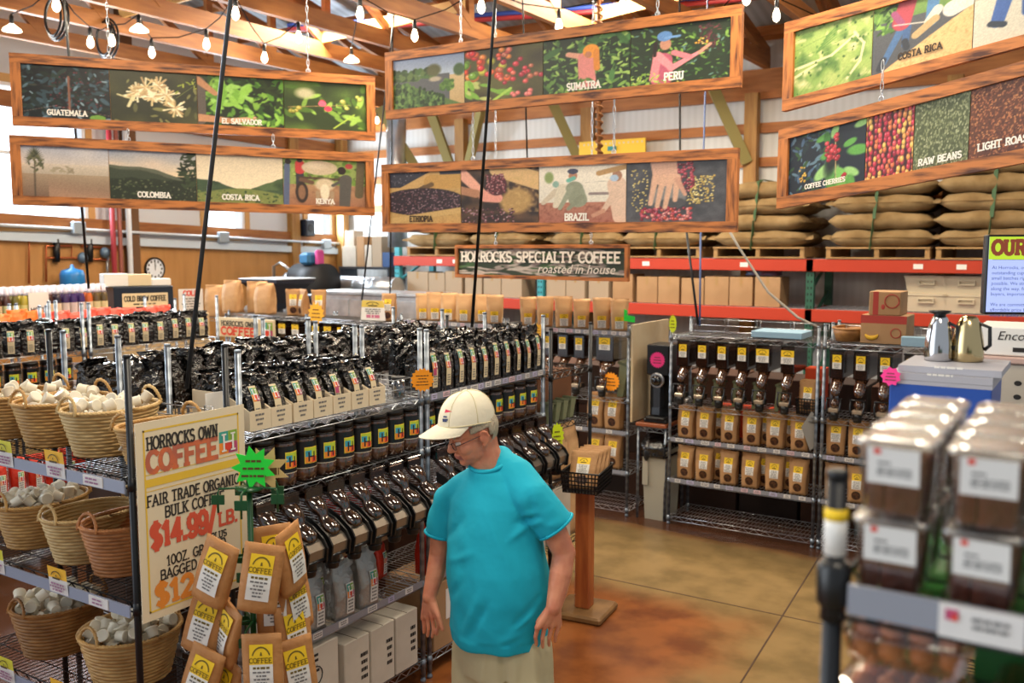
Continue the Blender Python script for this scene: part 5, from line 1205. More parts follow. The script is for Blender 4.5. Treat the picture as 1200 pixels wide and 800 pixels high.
def art(kind):
    A = Art(sum(map(ord, kind)))
    if kind == 'guatemala':
        A.fill('0c1214').leaves(190, ['101c1c', '1c2c2c', '22342c', '2e444c', '0c1214', '3c5460', '16241c'], r=(.05, .12), el=.4); A.leaves(22, ['6c8894', '88a0aa', '54707c'], r=(.03, .07)); A.dots(80, ['4a2028', '6a2c36', '2c161a'], .3, .95, .2, .9, (.012, .022), False); A.cap(.53, .15, .53, .8, .022, '8a5a44'); A.cap(0, .1, .4, .25, .008, 'b08478'); A.cap(.4, .22, 1, .08, .008, 'b07a6c'); A.cap(.05, .62, .35, .6, .006, '8a4a44'); A.ell(.85, .03, .12, .06, '6f9a3a')
    elif kind == 'flower':
        A.fill('2a2c16'); A.mix(A.noise(5)*1.3-.4, '4d4c28'); A.leaves(16, ['5c5c34', '7a7844'], r=(.05, .12))
        for cx, cy, n in ((.3, .58, 40), (.55, .72, 46), (.48, .5, 50), (.74, .3, 36), (.64, .55, 40), (.4, .68, 30)):
            for _ in range(n): a = A.r.uniform(0, 6.28); r = A.r.uniform(.04, .2); A.cap(cx, cy, cx+r*math.cos(a)/A.asp, cy+r*math.sin(a), .014, ['efe0b4', 'dcc48c', 'f6ecc8', 'c9a978', 'b89868'][A.r.randint(5)], .022)
        A.leaves(10, ['a8b040', '8a9a30'], .75, 1, .6, .9, (.02, .05)); A.cap(.08, .52, .3, .42, .02, 'd8cc98'); A.cap(.2, .3, .26, .5, .03, 'e0d4a0'); A.cap(.75, .5, 1, .8, .008, '9aa84a')
    elif kind == 'hands':
        A.fill('18240e').leaves(150, ['3f6a20', '5a8a2c', '7ca83c', '2a4a18', '16240e', '20340f'], r=(.06, .16), el=.4); A.leaves(26, ['8ec04a', '74a838', '98c85c'], .2, .6, .3, .85, (.09, .17), .45); A.leaves(30, ['1c280f', '24340f'], .6, .95, .4, 1, (.06, .12))
        A.cap(.0, .85, .0, .1, .12, '5a5048').cap(.0, .9, .2, .64, .07, 'b8835c', .05).cap(.02, .14, .42, .1, .08, 'c08a62', .055).cap(.42, .1, .7, .18, .05, 'cf9c74', .02).cap(.4, .14, .66, .2, .03, 'd8a880', .02).leaves(26, ['8ec04a', '6c9c34', '4f7a28'], .6, 1, 0, .25, (.05, .1))
    elif kind == 'branch':
        A.fill('2c3a18'); A.mix(A.noise(4)*1.5-.5, '6a8a34'); A.leaves(26, ['7a9e3c', '98bc50', '4a6a24'], r=(.08, .2)); A.ell(.25, .75, .18, .14, 'b8b08c', 0, .8); A.cap(.05, .45, .8, .55, .012, 'b08a5c')
        A.dots(2, ['e0485c'], .44, .5, .48, .6, (.05, .06)); A.ell(.46, .55, .06, .06, 'e8607a'); A.ell(.53, .45, .06, .06, 'd83a58'); A.dots(8, ['b8c050', '98a83c', 'd0cc68'], .66, .95, .45, .75, (.035, .05)); A.dots(5, ['c8b850', 'a8a03c'], .05, .2, .3, .5, (.035, .05)); A.cap(.6, .05, .85, .35, .02, 'a8c048')
    elif kind == 'palm':
        A.grad(0, '806450', .45, 'ab9478').grad(.45, 'b8a893', .66, 'd4c4b0').grad(.66, 'd0c2b6', 1, 'aeb0bc'); A.mix((A.noise(4)-.5)*1.2*(A.Y > .6), 'e4d8cc')
        for k in range(26): A.cap(.02+.04*k, .0, .12+.045*k, .42-.1*(k % 2), .005, '78624c', .002)
        A.mix((.5-A.Y-.25*A.X)/.3*(A.X > .3), 'a8866c'); A.leaves(14, ['9a8c74', 'a89a80'], .35, .6, .5, .6, (.04, .07)); A.cap(.14, 0, .15, .75, .02, '5e5040', .015)
        for a in np.linspace(-.5, 3.6, 22): A.cap(.15, .8, .15+.11*math.cos(a), .8+.2*math.sin(a)-.07*abs(math.cos(a)), .022, ['4e5038', '626046', '3e4230'][A.r.randint(3)], .008)
        A.leaves(20, ['565840', '6a6848'], .07, .24, .5, .8, (.03, .06))
    elif kind == 'colombia':
        A.grad(0, '22281a', .6, '3c4030').grad(.5, 'ecd0a8', 1, '9ca0ac'); A.mix((A.noise(4)-.35)*1.5*(A.Y > .6), 'd8c0a8'); A.mix((A.noise(3)-.5)*1.5*(A.Y > .75), '8c92a4')
        h = .68-.02*np.sin(A.X*9)-.32*np.clip(A.X-.35, 0, .5)-.1*A.X*A.X+.03*A.noise(11); A.mix((h-A.Y)/.012, '5c5f4c'); A.mix((h-.12+.08*A.noise(8)-A.Y)/.03, '3a4230'); A.mix((.42+.06*A.noise(7)-A.Y)/.03, '252d1c'); A.leaves(160, ['6a6c50', '1c2414', '3c442c', '525a3c', '303a22'], 0, 1, 0, .42, (.01, .03), .7); A.leaves(70, ['1e2816', '2c381e', '38442a'], .82, 1, .3, 1, (.04, .09))
    elif kind == 'costarica':
        A.grad(0, '5a6a3c', .5, '8a8c5c').grad(.3, 'f0dcb8', 1, 'd8c6aa'); h1 = .46-.55*np.clip(A.X-.15, 0, .32)+.03*A.noise(10); h2 = .1+.68*np.clip(A.X-.4, 0, 1)**.8+.02*A.noise(14)
        A.mix((h2-A.Y)/.012, '55683f'); A.mix((A.noise(10)-.42)*3*(A.Y < h2), '37492c'); A.mix((A.noise(7)-.6)*4*(A.Y < h2-.08), '9a9058'); A.mix((h1-A.Y)/.012, '3f5238'); A.mix((A.noise(12)-.5)*2.4*(A.Y < h1), '2c3c28'); A.mix((.2-A.Y+.12*np.sin(A.X*3))/.03, '7c8446'); A.leaves(80, ['3c5030', '6a7c40', '8a8a50', '2e4026'], 0, 1, 0, .26, (.015, .04), .6)
    elif kind == 'kenya':
        A.fill('8a9a50').leaves(90, ['6a8a34', 'a8b860', '4c6428', '98a858'], y0=.45, r=(.04, .09), el=.6); A.grad(0, '98684c', .45, 'b08862'); A.mix((A.noise(14)-.5)*1.5*(A.Y < .45), '74503c'); A.cap(.03, .0, .05, .85, .05, '56607c'); A.ell(.06, .93, .05, .06, '2a1e1a'); A.cap(.2, .3, .2, .9, .065, '34323a'); A.cap(.2, .74, .2, .9, .075, 'c03a38'); A.ell(.2, .97, .045, .05, '2a1e1a')
        A.ell(.44, .82, .28, .16, 'cbb597'); A.ell(.4, .86, .2, .09, 'dcc8ac', 0, .9); A.cap(.2, .6, .75, .58, .03, '4a3426'); A.cap(.22, .55, .34, .5, .05, '6a4c38'); A.ell(.22, .28, .1, .24, '33261e', 0, .2); A.ell(.22, .28, .06, .17, '8a6448', 0, .3); A.ell(.5, .46, .17, .16, 'd2be9c', 0, .5); A.ell(.5, .3, .08, .2, 'e6d8ba', 0, .4); A.cap(.38, .56, .3, .66, .02, '5a4a38'); A.cap(.62, .56, .7, .64, .02, '5a4a38'); A.cap(.41, .3, .42, .02, .035, 'a88e6e'); A.cap(.59, .3, .58, .02, .035, 'a88e6e'); A.cap(.74, .02, .76, .6, .09, '54504a', .1); A.cap(.7, .55, .6, .45, .035, '54504a'); A.ell(.71, .78, .065, .09, '2a1e18'); A.cap(.92, .25, .95, 1, .07, '5e5238'); A.ell(.8, .88, .06, .06, 'c04a48')
    elif kind == 'nursery':
        A.grad(.6, 'b4c0ce', 1, '8c9cba').grad(0, 'b89c6c', .6, 'cbb184'); A.mix((.64-A.Y)/.01*(A.X < .8), '5a5c60'); A.leaves(90, ['36502c', '4a6a38', '5c7440', '2c4024'], 0, .6, .58, .76, (.04, .08), .8); A.ell(.58, .72, .15, .14, '5e5e3c', 0, .6); A.ell(.93, .68, .11, .14, '46603a', 0, .5); A.ell(.6, .54, .13, .06, 'b4a690', 0, .7); A.mix((.5-.62*np.clip(A.X-.18, 0, 1)-A.Y)/.01, '54703a')
        for _ in range(240):
            x = A.r.uniform(0, .72); y = A.r.uniform(0, max(.02, .52-.62*max(0, x-.18))); A.ell(x, y, .03, .045, ['3c5a30', '587a3c', '2a4222', '6c8c48', '22361c'][A.r.randint(5)], 0, .5)
        A.leaves(40, ['5c8038', '7a9c44', '46682c'], .68, .84, .3, .5, (.03, .06), .8)
    elif kind == 'cherries':
        A.fill('3c3420'); A.mix(A.noise(4)*1.4-.4, '6a6a34'); A.leaves(12, ['7cac3c', '94c44c', 'b8c070'], 0, .6, 0, .35, (.1, .2)); A.dots(30, ['f06a3c', 'e85030', 'f49040', 'c8c040', '7aa838', 'e83c40'], 0, .6, .4, .95, (.05, .085)); A.dots(26, ['d83c48', 'e86058', 'b83040', 'f07860', 'c87050'], .45, 1, .3, .95, (.04, .06)); A.dots(6, ['e03c4c', 'f08078'], .62, .85, .02, .15, (.04, .06)); A.cap(.38, 0, .6, .2, .03, 'a8cc54')
    elif kind == 'sumatra':
        A.fill('1c2a14').leaves(220, GR+['8aac50', '9ab85c'], r=(.03, .08)); A.leaves(12, ['3c6430', '4c7a3c'], r=(.12, .2)); A.cap(.3, .7, .5, .62, .05, 'd89a80', .06); A.cap(.5, .6, .52, .2, .12, 'd8847c', .13); A.ell(.56, .72, .12, .13, 'e8942c'); A.cap(.62, .7, .63, .4, .05, 'd8842c'); A.ell(.53, .66, .05, .06, 'b87858'); A.leaves(40, GR, 0, 1, 0, .2, (.05, .1)); A.cap(.4, .1, .62, .12, .04, 'd88880')
    elif kind == 'peru':
        A.fill('24301c').leaves(200, GR+['5a7c70', '8aac50'], r=(.02, .06)); A.leaves(60, ['4a2c30', '6a3438', '3c2426'], .7, .9, .5, .95, (.02, .05)); A.cap(.32, .1, .34, .42, .15, 'b8586c', .12); A.cap(.24, .1, .28, .5, .06, 'e8888c'); A.cap(.28, .5, .42, .28, .07, 'ec9094', .055); A.cap(.42, .26, .72, .5, .055, 'e88a90', .03); A.cap(.45, .52, .6, .42, .05, 'dc7c84'); A.cap(.7, .48, .8, .6, .03, 'c89078', .03); A.ell(.36, .68, .075, .1, 'b8836a'); A.cap(.25, .5, .26, .72, .03, '2a1c18'); A.ell(.35, .82, .1, .09, '5c84b8'); A.cap(.36, .79, .5, .8, .025, '6c94c4'); A.dots(10, ['e8a838', 'f0c850'], .66, .78, .58, .72, (.012, .02)); A.leaves(50, ['9ab848', 'b8cc60', '7aa03c'], 0, .5, 0, .2, (.02, .05))
    elif kind == 'ethiopia':
        A.fill('c09a5c'); A.mix((A.noise(30)-.5), '9a7440'); A.grad(.7, '2c2c38', 1, '383844'); A.dots(40, ['3c3a48', '52505c'], 0, .6, .75, 1, (.015, .025)); A.cap(0, .5, .65, .95, .09, 'c8a064'); A.cap(.6, .8, 1, .8, .14, 'c09450'); A.cap(0, .4, .6, .75, .05, '6a5030')
        m = ((A.X-.45)/.62)**2+((A.Y-.42)/.27)**2; A.mix((1-m)/.05, '2c1e24')
        for _ in range(520):
            x, y = A.r.uniform(0, 1), A.r.uniform(.12, .72)
            if ((x-.45)/.6)**2+((y-.42)/.25)**2 < 1: A.ell(x, y, .016, .012, ['5c3c44', '80606a', '3c262c', '9a7c80', '6c4448'][A.r.randint(5)], A.r.uniform(0, 3), .6)
        A.cap(0, .05, 1, .25, .06, 'c8a466')
    elif kind == 'scoop':
        A.fill('2c1e18'); A.mix(A.noise(10)*1.4-.4, '6a4c30'); A.cap(.5, 1, 1, .75, .16, 'd8b078'); A.ell(.72, .4, .3, .26, 'b08c54', .5, .5); A.mix((A.noise(24)-.45)*1.5*(A.Y > .2)*(A.X > .5), 'c8a468'); A.cap(.0, .95, .32, .5, .1, 'e8a890', .08); A.cap(.32, .5, .48, .46, .11, 'e49a88', .09); A.cap(0, .62, .2, .55, .08, 'b07c5c'); A.ell(.47, .7, .17, .2, '4c2024')
        A.dots(120, ['7c343c', 'a8585c', '5c2028', 'c08080'], .33, .58, .55, .9, (.014, .02)); A.dots(110, ['5c2c30', '844850', 'b08488', '3a1c1e'], 0, .7, 0, .28, (.014, .022))
    elif kind == 'brazil':
        A.grad(.35, 'd8d0c0', 1, 'f0e4d0').grad(0, 'a06450', .36, 'b47860'); A.mix((A.noise(36)-.45)*1.6*(A.Y < .34), '804838'); A.cap(.05, .95, .5, .8, .004, 'b0a490'); A.ell(.12, .8, .08, .12, '8a9a5c', 0, .6); A.cap(.55, .7, .9, .72, .006, '7a7468'); A.cap(.6, .5, .85, .5, .03, '8c7c78'); A.cap(.2, .55, .05, .35, .06, 'c8b8a0', .04); A.cap(.28, .6, .2, .3, .09, 'd4c8b0', .05); A.cap(.42, .6, .46, .4, .13, '8c9078', .14); A.cap(.38, .6, .25, .25, .05, '949880', .035); A.cap(.5, .45, .35, .24, .05, '848870', .035); A.ell(.4, .82, .065, .09, 'b07c60'); A.ell(.4, .9, .08, .05, '46465c'); A.cap(.35, .74, .41, .78, .04, '6cae9c'); A.ell(.2, .68, .05, .06, '8cac9c')
        A.cap(.9, .65, .98, .1, .14, 'd8b8a0', .16); A.cap(.88, .5, .75, .2, .06, 'd4b49c', .04); A.ell(.9, .8, .07, .1, 'a4785c'); A.ell(.87, .76, .06, .06, 'a8bcd0'); A.cap(.7, .85, 1, .95, .05, 'b8905c'); A.cap(.75, .2, .64, .12, .04, 'c08c70')
    elif kind == 'mortar':
        A.fill('46464a'); A.mix(A.noise(16)*1.2-.3, '5c5c60'); A.ell(.45, .45, .5, .55, '3c3c40', 0, .9); A.dots(150, ['d8c070', 'c8a858', 'e8d890'], .62, .88, .3, .75, (.012, .02)); A.dots(60, ['d8c070', 'e0cc80'], .05, .22, .15, .9, (.01, .016)); A.dots(70, ['a03848', 'c05060', '702832'], .48, .68, .5, .98, (.018, .028)); A.ell(.42, .4, .26, .22, '7c7c7c', .3, .3); A.ell(.44, .3, .24, .1, '4c4c4e', .2, .4)
        A.dots(110, ['b83c50', 'd86878', 'e89890', '88283a', 'c85040'], .16, .66, .03, .24, (.02, .032)); A.cap(.38, 1, .4, .75, .17, 'd0a48c', .16)
        for x0, x1, y in ((.28, .25, .3), (.36, .32, .26), (.44, .4, .24), (.5, .5, .36)): A.cap(x0+.02, .75, x1, y, .05, 'd4a88c', .035)
        A.cap(.52, .7, .6, .45, .045, 'c89880', .03)
    elif kind == 'terraces':
        A.fill('7d9a4a'); A.mix(A.noise(5)*1.6-.5, 'aab468'); A.mix((A.noise(8)-.45)*2.4, '496c30'); A.mix((A.noise(12)-.62)*3, 'd0c690')
        for k in range(30): x = -.2+.042*k; A.cap(x, 0, x+.3, .36+.1*math.sin(k), .007, ['4c7030', '93ac58'][k % 2], .004)
        for k in range(10): A.cap(0, .42+.07*k, .9, .55+.1*k, .008, ['4f7632', '8aa452'][k % 2])
        for k in range(5): A.cap(.3+.03*k, .6+.05*k, .55, .75+.04*k, .02, '537a36', .01)
        for p in (((.78, .75), (.9, .55)), ((.9, .55), (.86, .3)), ((.86, .3), (.7, .08)), ((0, .42), (.5, .5)), ((.5, .5), (.8, .72)), ((0, .3), (.3, .42))): A.cap(*p[0], *p[1], .028, 'd4c898', .022)
        A.leaves(50, ['3c5c28', '5c8038'], 0, 1, 0, 1, (.015, .03), .8)
    elif kind == 'raking':
        A.fill('4a4c50'); A.grad(.75, '5c7c3c', 1, '7a9a4c'); A.leaves(60, GR, 0, .4, .6, 1); A.mix((A.X*.75+.05-A.Y-.1)/.02*(A.Y < .72), 'd8b078'); A.mix((A.noise(40)-.5)*1.4*((A.X*.75-.05) > A.Y), 'b08a54'); A.cap(.3, .6, .12, .15, .06, '44648c', .05); A.cap(.36, .6, .34, .35, .06, '3c5880', .05); A.cap(.12, .2, .08, .08, .05, '2c3038'); A.cap(.34, .4, .36, .3, .05, '2c3038'); A.cap(.3, .7, .36, 1, .13, 'a03c48', .12); A.cap(.22, .85, .3, .68, .05, '8c4468'); A.cap(.22, .68, .58, .6, .014, 'c8c0b0'); A.cap(.6, .6, .62, 1, .08, '4c78a0'); A.cap(.58, .6, .66, .75, .07, 'c8c0b0'); A.cap(.45, .45, .64, .62, .06, 'b09468'); A.cap(.8, .7, 1, .8, .12, 'c8c4b8')
    elif kind == 'walkers':
        A.fill('c8c0ac'); A.grad(.7, 'a8a48c', 1, 'b8b49c'); A.cap(.3, .9, .2, .3, .1, '3c5c98', .08); A.cap(.45, .9, .45, .35, .08, '3c5890', .07); A.cap(.15, .3, .25, .25, .05, '2c3440'); A.cap(.6, 1, .62, .4, .09, '6a3c40'); A.ell(.85, .5, .3, .3, 'd8b888', 0, .9)
    elif kind == 'cherrytree':
        A.fill('16202c').leaves(110, ['2c4454', '46607c', '24383c', '1c2c30', '5c7888', '30502c'], 0, .55); A.leaves(16, ['5c9c44', '78b858', '98c878', '3c7430'], .45, 1, 0, 1, (.12, .22), .5); A.ell(.6, .5, .14, .4, '1a2420', -.3, .8); A.cap(.62, .75, .64, .05, .012, 'c8b078')
        A.dots(26, ['c8303c', 'e04850', 'a82430'], .5, .68, .42, .92, (.035, .045)); A.dots(5, ['c8303c'], .7, .76, .08, .18, (.03, .04)); A.dots(14, ['d8a838', 'e8c050'], .14, .24, .2, .5, (.015, .025))
    elif kind == 'pile':
        A.fill('3c1418'); ys = np.linspace(0, 1, 13)
        for j, y in enumerate(ys):
            for x in np.linspace(0, 1, 11): A.dots(1, ['c83048', 'e05058', 'f0a050', 'f4c060', 'a02038', 'e87848'], x-.03, x+.03, y-.02, y+.02, (.05, .062))
    elif kind == 'raw':
        A.fill('4c5434')
        for _ in range(900): A.ell(A.r.rand(), A.r.rand(), .024, .017, ['8a9068', '6c7450', 'a0a47c', '565e3c', '7c8258'][A.r.randint(5)], A.r.uniform(0, 3), .5)
    elif kind == 'light':
        A.fill('5c3018')
        for _ in range(1300): A.ell(A.r.rand(), A.r.rand(), .018, .013, ['8c5030', 'a8643c', '6c3820', 'b87848', '4c2414'][A.r.randint(5)], A.r.uniform(0, 3), .5)
    elif kind == 'signart':
        A.fill('2e3a28'); A.leaves(40, ['3c5c34', '54744a', '283428'], r=(.06, .14))
        for _ in range(160): x, y = A.r.rand(), A.r.uniform(.0, 1); (abs(x-.3) < .22 or abs(x-.75) < .15 or y < .2) and A.leaves(1, ['b3aaa0', '988e86', '847874', 'bcb4aa'], x, x+.01, y, y+.01, (.04, .1), .4)
    return A.grain(.12).a
def tolin(a): return np.where(a <= .04045, a/12.92, ((a+.055)/1.055)**2.4)
def flame_wood(name, along):
    m = mat(name, 'bf7538', .5, noise=(2.8, '4a220c', .45, .68), scale=(1.6, 5, 13) if along == 'x' else (13, 5, 1.6)); return m
M_fx, M_fz = flame_wood('flamed_board_x', 'x'), flame_wood('flamed_board_z', 'z')
def vert(px, py, xy): d = ray(px, py); k = math.hypot(*xy)/math.hypot(d.x, d.y); return CAMZ+d.z*k
def at_u(TL, TR, px):
    lo, hi = 0.0, 1.0
    for _ in range(40):
        m = (lo+hi)/2; p = TL.lerp(TR, m)-_C; q = 600+FPX*p.dot(_R)/p.dot(_F)
        if q < px: lo = m
        else: hi = m
    return (lo+hi)/2
def banner(label, L, R, panels, fw=.07, cat='banner', hang=True, wire=False):
    """L = (xy, ztop, zbottom) of the left edge, R the same for the right edge; panels = (pixel x of right edge or None, art, text, text colour)"""
    (lx, lt, lb), (rx, rt, rb) = L, R
    BL, TL, BR, TR = Vector((*lx, lb)), Vector((*lx, lt)), Vector((*rx, rb)), Vector((*rx, rt))
    d = Vector((rx[0]-lx[0], rx[1]-lx[1])); wd = d.length; rz = math.atan2(d.y, d.x)
    t = thing('picture_banner', label, cat, (lx[0], lx[1], lb), rz)
    def B(u, v, y=0): return Vector((u*wd, y, (lb+(rb-lb)*u)*(1-v)+(lt+(rt-lt)*u)*v-lb))
    H = lt-lb; fu, fv_ = fw/wd, fw/H; T = .045
    def board(q, m, nm):
        a = [B(u, v, -.012) for u, v in q]; MB().prism(a, (0, T, 0)).build(nm, m, t)
    board(((0, 0), (1, 0), (1, fv_), (0, fv_)), M_fx, 'frame_board'); board(((0, 1-fv_), (1, 1-fv_), (1, 1), (0, 1)), M_fx, 'frame_board')
    board(((0, fv_), (fu, fv_), (fu, 1-fv_), (0, 1-fv_)), M_fz, 'frame_board'); board(((1-fu, fv_), (1, fv_), (1, 1-fv_), (1-fu, 1-fv_)), M_fz, 'frame_board')
    MB().prism([B(fu*.8, fv_*.8, .022), B(1-fu*.8, fv_*.8, .022), B(1-fu*.8, 1-fv_*.8, .022), B(fu*.8, 1-fv_*.8, .022)], (0, .006, 0)).build('backing', M_card, t)
    u0 = fu
    for i, (px, kind, txt, tc) in enumerate(panels):
        u1 = (at_u(BL, BR, px) if px and px > 0 else (-px if px else 1-fu)); 
        a = tolin(art(kind)); hh, ww = a.shape[:2]
        e = .004/wd; vs = []; fs = []
        for j in range(hh):
            for k in range(ww): vs.append(tuple(B(u0+(u1-e-u0)*k/(ww-1), fv_+(1-2*fv_)*j/(hh-1), .008)))
        for j in range(hh-1):
            for k in range(ww-1): q = j*ww+k; fs.append((q, q+1, q+ww+1, q+ww))
        me = bpy.data.meshes.new('picture'); me.from_pydata(vs, [], fs); me.materials.append(PRINT)
        ca = me.color_attributes.new('Col', 'FLOAT_COLOR', 'POINT'); ca.data.foreach_set('color', np.dstack([a, np.ones((hh, ww))]).astype(np.float32).ravel())
        o = bpy.data.objects.new('picture', me); COL.objects.link(o); o.parent = t
        if txt:
            uc, sz, vv = txt[1], txt[2], txt[3]
            p = B(u0+(u1-u0)*uc, fv_+(1-2*fv_)*vv, .0045); q = B(u0+(u1-u0)*uc+.01, fv_+(1-2*fv_)*vv, .0045); ux = (q-p).normalized()
            mb = MB(); slab(mb, txt[0], p, ux, (0, 0, 1), sz, 0, .24, center=True); mb.build('lettering', mat('banner_white', 'efe9dd', .6) if tc == 'w' else mat('banner_dark', '3a2c20', .6), o)
        u0 = u1
    if hang:
        for u in ((.25, .8) if hang == 1 else (.3, .7)):
            p = B(u, 1, .01); mb = MB(); top = (4.62-lb) if hang == 1 else hang-lb
            k = max(2, int((top-p.z)/.05))
            for i in range(k):
                z = p.z+(top-p.z)*(i+.5)/k; hz = (top-p.z)/k*.62
                c = [(p.x+(.009*math.cos(a) if i % 2 else 0), p.y+(0 if i % 2 else .009*math.cos(a)), z+hz*math.sin(a)) for a in np.linspace(0, 6.283, 9)[:-1]]; mb.tube(c, .0026, 4, closed=True)
            mb.tube([(p.x+.016*math.cos(a), p.y, p.z+.014+.016*math.sin(a)) for a in np.linspace(0, 6.283, 11)[:-1]], .004, 5, closed=True)
            mb.build('chain', M_steel, t)
    return t
def edge(px_t, py_t, px_b, py_b, d):
    p = onD((px_t+px_b)/2, py_b, d); xy = (p.x, p.y); return (xy, vert(px_t, py_t, xy), vert(px_b, py_b, xy))
DL, DR = 6.9, 7.8
banner('upper left framed banner reading GUATEMALA and EL SALVADOR', edge(15, 62, 15, 147, DL), edge(440, 90, 440, 165, DR), [(131, 'guatemala', ('GUATEMALA', .5, .036, .06), 'w'), (233, 'flower', None, 0), (334, 'hands', ('EL SALVADOR', .5, .036, .05), 'w'), (None, 'branch', None, 0)])
zl = edge(15, 147, 15, 147, DL)
banner('lower left framed banner with COLOMBIA and a palm tree', edge(15, 158, 15, 240, DL), edge(440, 180, 438, 253, DR), [(130, 'palm', None, 0), (232, 'colombia', ('COLOMBIA', .5, .038, .06), 'w'), (333, 'costarica', ('COSTA RICA', .5, .038, .07), 'w'), (None, 'kenya', ('KENYA', .5, .036, .05), 'w')], hang=edge(15, 147, 15, 147, DL)[2])
def edgeY(px, pt, pb, Yv): p = onY(px, pb, Yv); xy = (p.x, p.y); return (xy, vert(px, pt, xy), vert(px, pb, xy))
banner('upper middle framed banner reading SUMATRA and PERU', edgeY(453, 62, 140, 5.9), edgeY(868, 5, 102, 5.9), [(544, 'nursery', None, 0), (636, 'cherries', None, 0), (738, 'sumatra', ('SUMATRA', .48, .045, .05), 'w'), (None, 'peru', ('PERU', .45, .045, .06), 'w')])
banner('lower middle framed banner with BRAZIL, beans and a grinding hand', edgeY(449, 193, 272, 5.9), edgeY(863, 173, 272, 5.9), [(540, 'ethiopia', ('ETHIOPIA', .45, .04, .04), 'k'), (631, 'scoop', None, 0), (733, 'brazil', ('BRAZIL', .45, .045, .04), 'w'), (None, 'mortar', None, 0)], hang=edgeY(449, 120, 140, 5.9)[2])
banner('upper right framed banner with terraces and COSTA RICA raking', edge(920, 27, 915, 131, 5.84), edge(1420, -115, 1420, -5, 4.05), [(1020, 'terraces', None, 0), (1138, 'raking', ('COSTA RICA', .5, .034, .14), 'k'), (1290, 'walkers', None, 0), (None, 'pile', None, 0)])
banner('lower right framed banner reading RAW BEANS and LIGHT ROAST', edge(914, 152, 908, 245, 5.84), edge(1420, 8, 1420, 150, 4.05), [(1012, 'cherrytree', ('COFFEE CHERRIES', .5, .025, .06), 'w'), (1068, 'pile', None, 0), (1133, 'raw', ('RAW BEANS', .5, .033, .06), 'w'), (1240, 'light', ('LIGHT ROAST', .42, .034, .1), 'w'), (None, 'pile', None, 0)], hang=edge(920, 27, 915, 131, 5.84)[2]+.2)
s = banner("wooden framed sign reading HORROCKS SPECIALTY COFFEE roasted in house", edgeY(534, 287, 325, 6.9), edgeY(736, 286, 330, 6.9), [(None, 'signart', None, 0)], fw=.03, cat='sign', hang=1, wire=True)
sw = (Vector(onY(736, 300, 6.9))-Vector(onY(534, 300, 6.9))).length
mb = MB(); slab(mb, "HORROCKS SPECIALTY COFFEE", (.06, .003, .15), (1, 0, 0), (0, 0, 1), .082, 0, .22, width=sw-.12); mb.build('lettering', mat('banner_white', 'efe9dd', .6), s)
font_text('script_lettering', 'roasted in house', .11, mat('banner_white', 'efe9dd', .6), Matrix.Translation((sw*.5, .004, .055)) @ Matrix.Rotation(math.pi/2, 4, 'X'), s, .3)
# ================================================================== CABLES, LAMPS
def cable(name, label, cat, pts, r, m, n=8, group=None):
    mb = MB(); mb.tube(pts, r, n); return tag(mb.build(name, m), label, cat, group)
def down(px1, py1, px2, py2, d1, d2, ext=None):
    a, b = onD(px1, py1, d1), onD(px2, py2, d2)
    if ext: e2 = RZ(a.y)-.02; a = b+(a-b)*((e2-b.z)/(a.z-b.z))
    return [a, b]
M_pipe = mat('grey_conduit', '4a4e52', .4, .4)
cable('drop_pole', 'thick grey drop pole crossing the left banners', 'drop pole', down(270, 2, 219, 455, 4.3, 4.45, 4.62), .0105, M_pipe)
cable('drop_cable', 'black drop cable crossing the middle banners', 'cable', down(580, 2, 553, 383, 5.5, 5.45, 4.62), .0095, M_black)
cable('drop_cable', 'black rod hanging below the lower left banner in front of the copper pipes', 'cable', down(76, 10, 104, 338, 8.2, 8.4, 4.62), .012, M_black)
cable('drop_cable', 'thin straight black cable left of the kraft bag with round window', 'cable', down(459, 150, 457, 352, 10.2, 10.2, 4.62), .009, M_black)
cable('drop_cable', 'slanting thin black cable in the gap between left and middle banners', 'cable', down(447, 150, 424, 352, 9.9, 9.9, 4.62), .009, M_black)
cable('drop_cable', 'first black cable between the middle banners', 'cable', down(616, 120, 618, 190, 9, 9, 4.62), .008, M_black)
cable('drop_cable', 'straight black cable behind the PERU picture', 'cable', [onD(791, 100, 9)+Vector((0, 0, 2.05)), onD(797, 200, 9), onD(805, 275, 8.2), onD(818, 380, 7.9)], .011, M_black)
cable('drop_cable', 'blue cable hanging beside the black one behind the PERU picture', 'cable', [onD(828, 100, 9)+Vector((0, 0, 2.05)), onD(824, 200, 9), onD(821, 280, 8.2), onD(820, 382, 7.9)], .009, mat('blue_cable', '4d6392', .5))
cable('drop_cable', 'grey flexible conduit running from the banner corner down to the rack', 'cable', [onD(850, 262, 8.4), onD(866, 290, 8.3), onD(900, 342, 8.1), onD(935, 372, 7.9), onD(962, 385, 7.7)], .011, mat('flex_conduit', '8b857a', .5))
mb = MB(); a, b = onD(700, 60, 9.5), onD(702, 182, 9.5); a.z = RZ(a.y)-.02; q = [a.lerp(b, i/240)+Vector((.035*math.cos(i*.9), .035*math.sin(i*.9), 0)) for i in range(241)]; mb.tube(q, .011, 5); mb.tube([a, b], .02, 6)
tag(mb.build('coiled_cord', mat('brown_rope', '8a5a30', .8)), 'brown coiled cord hanging behind the SUMATRA picture', 'cord')
for i, (px, py, z) in enumerate(((122, 45, 4.52), (62, 20, 4.5))):
    p = onZ(px, py, z); mb = MB()
    for k in range(3): mb.tube([p+Vector(((.13+.03*k)*math.cos(a), .02*k, (.17+.02*k)*math.sin(a))) for a in np.linspace(0, 6.283, 22)[:-1]], .013, 5, closed=True)
    tag(mb.build('cable_coil', M_black), ('coil of black cable above the GUATEMALA picture', 'single loop of black cable near the top left corner')[i], 'cable coil')
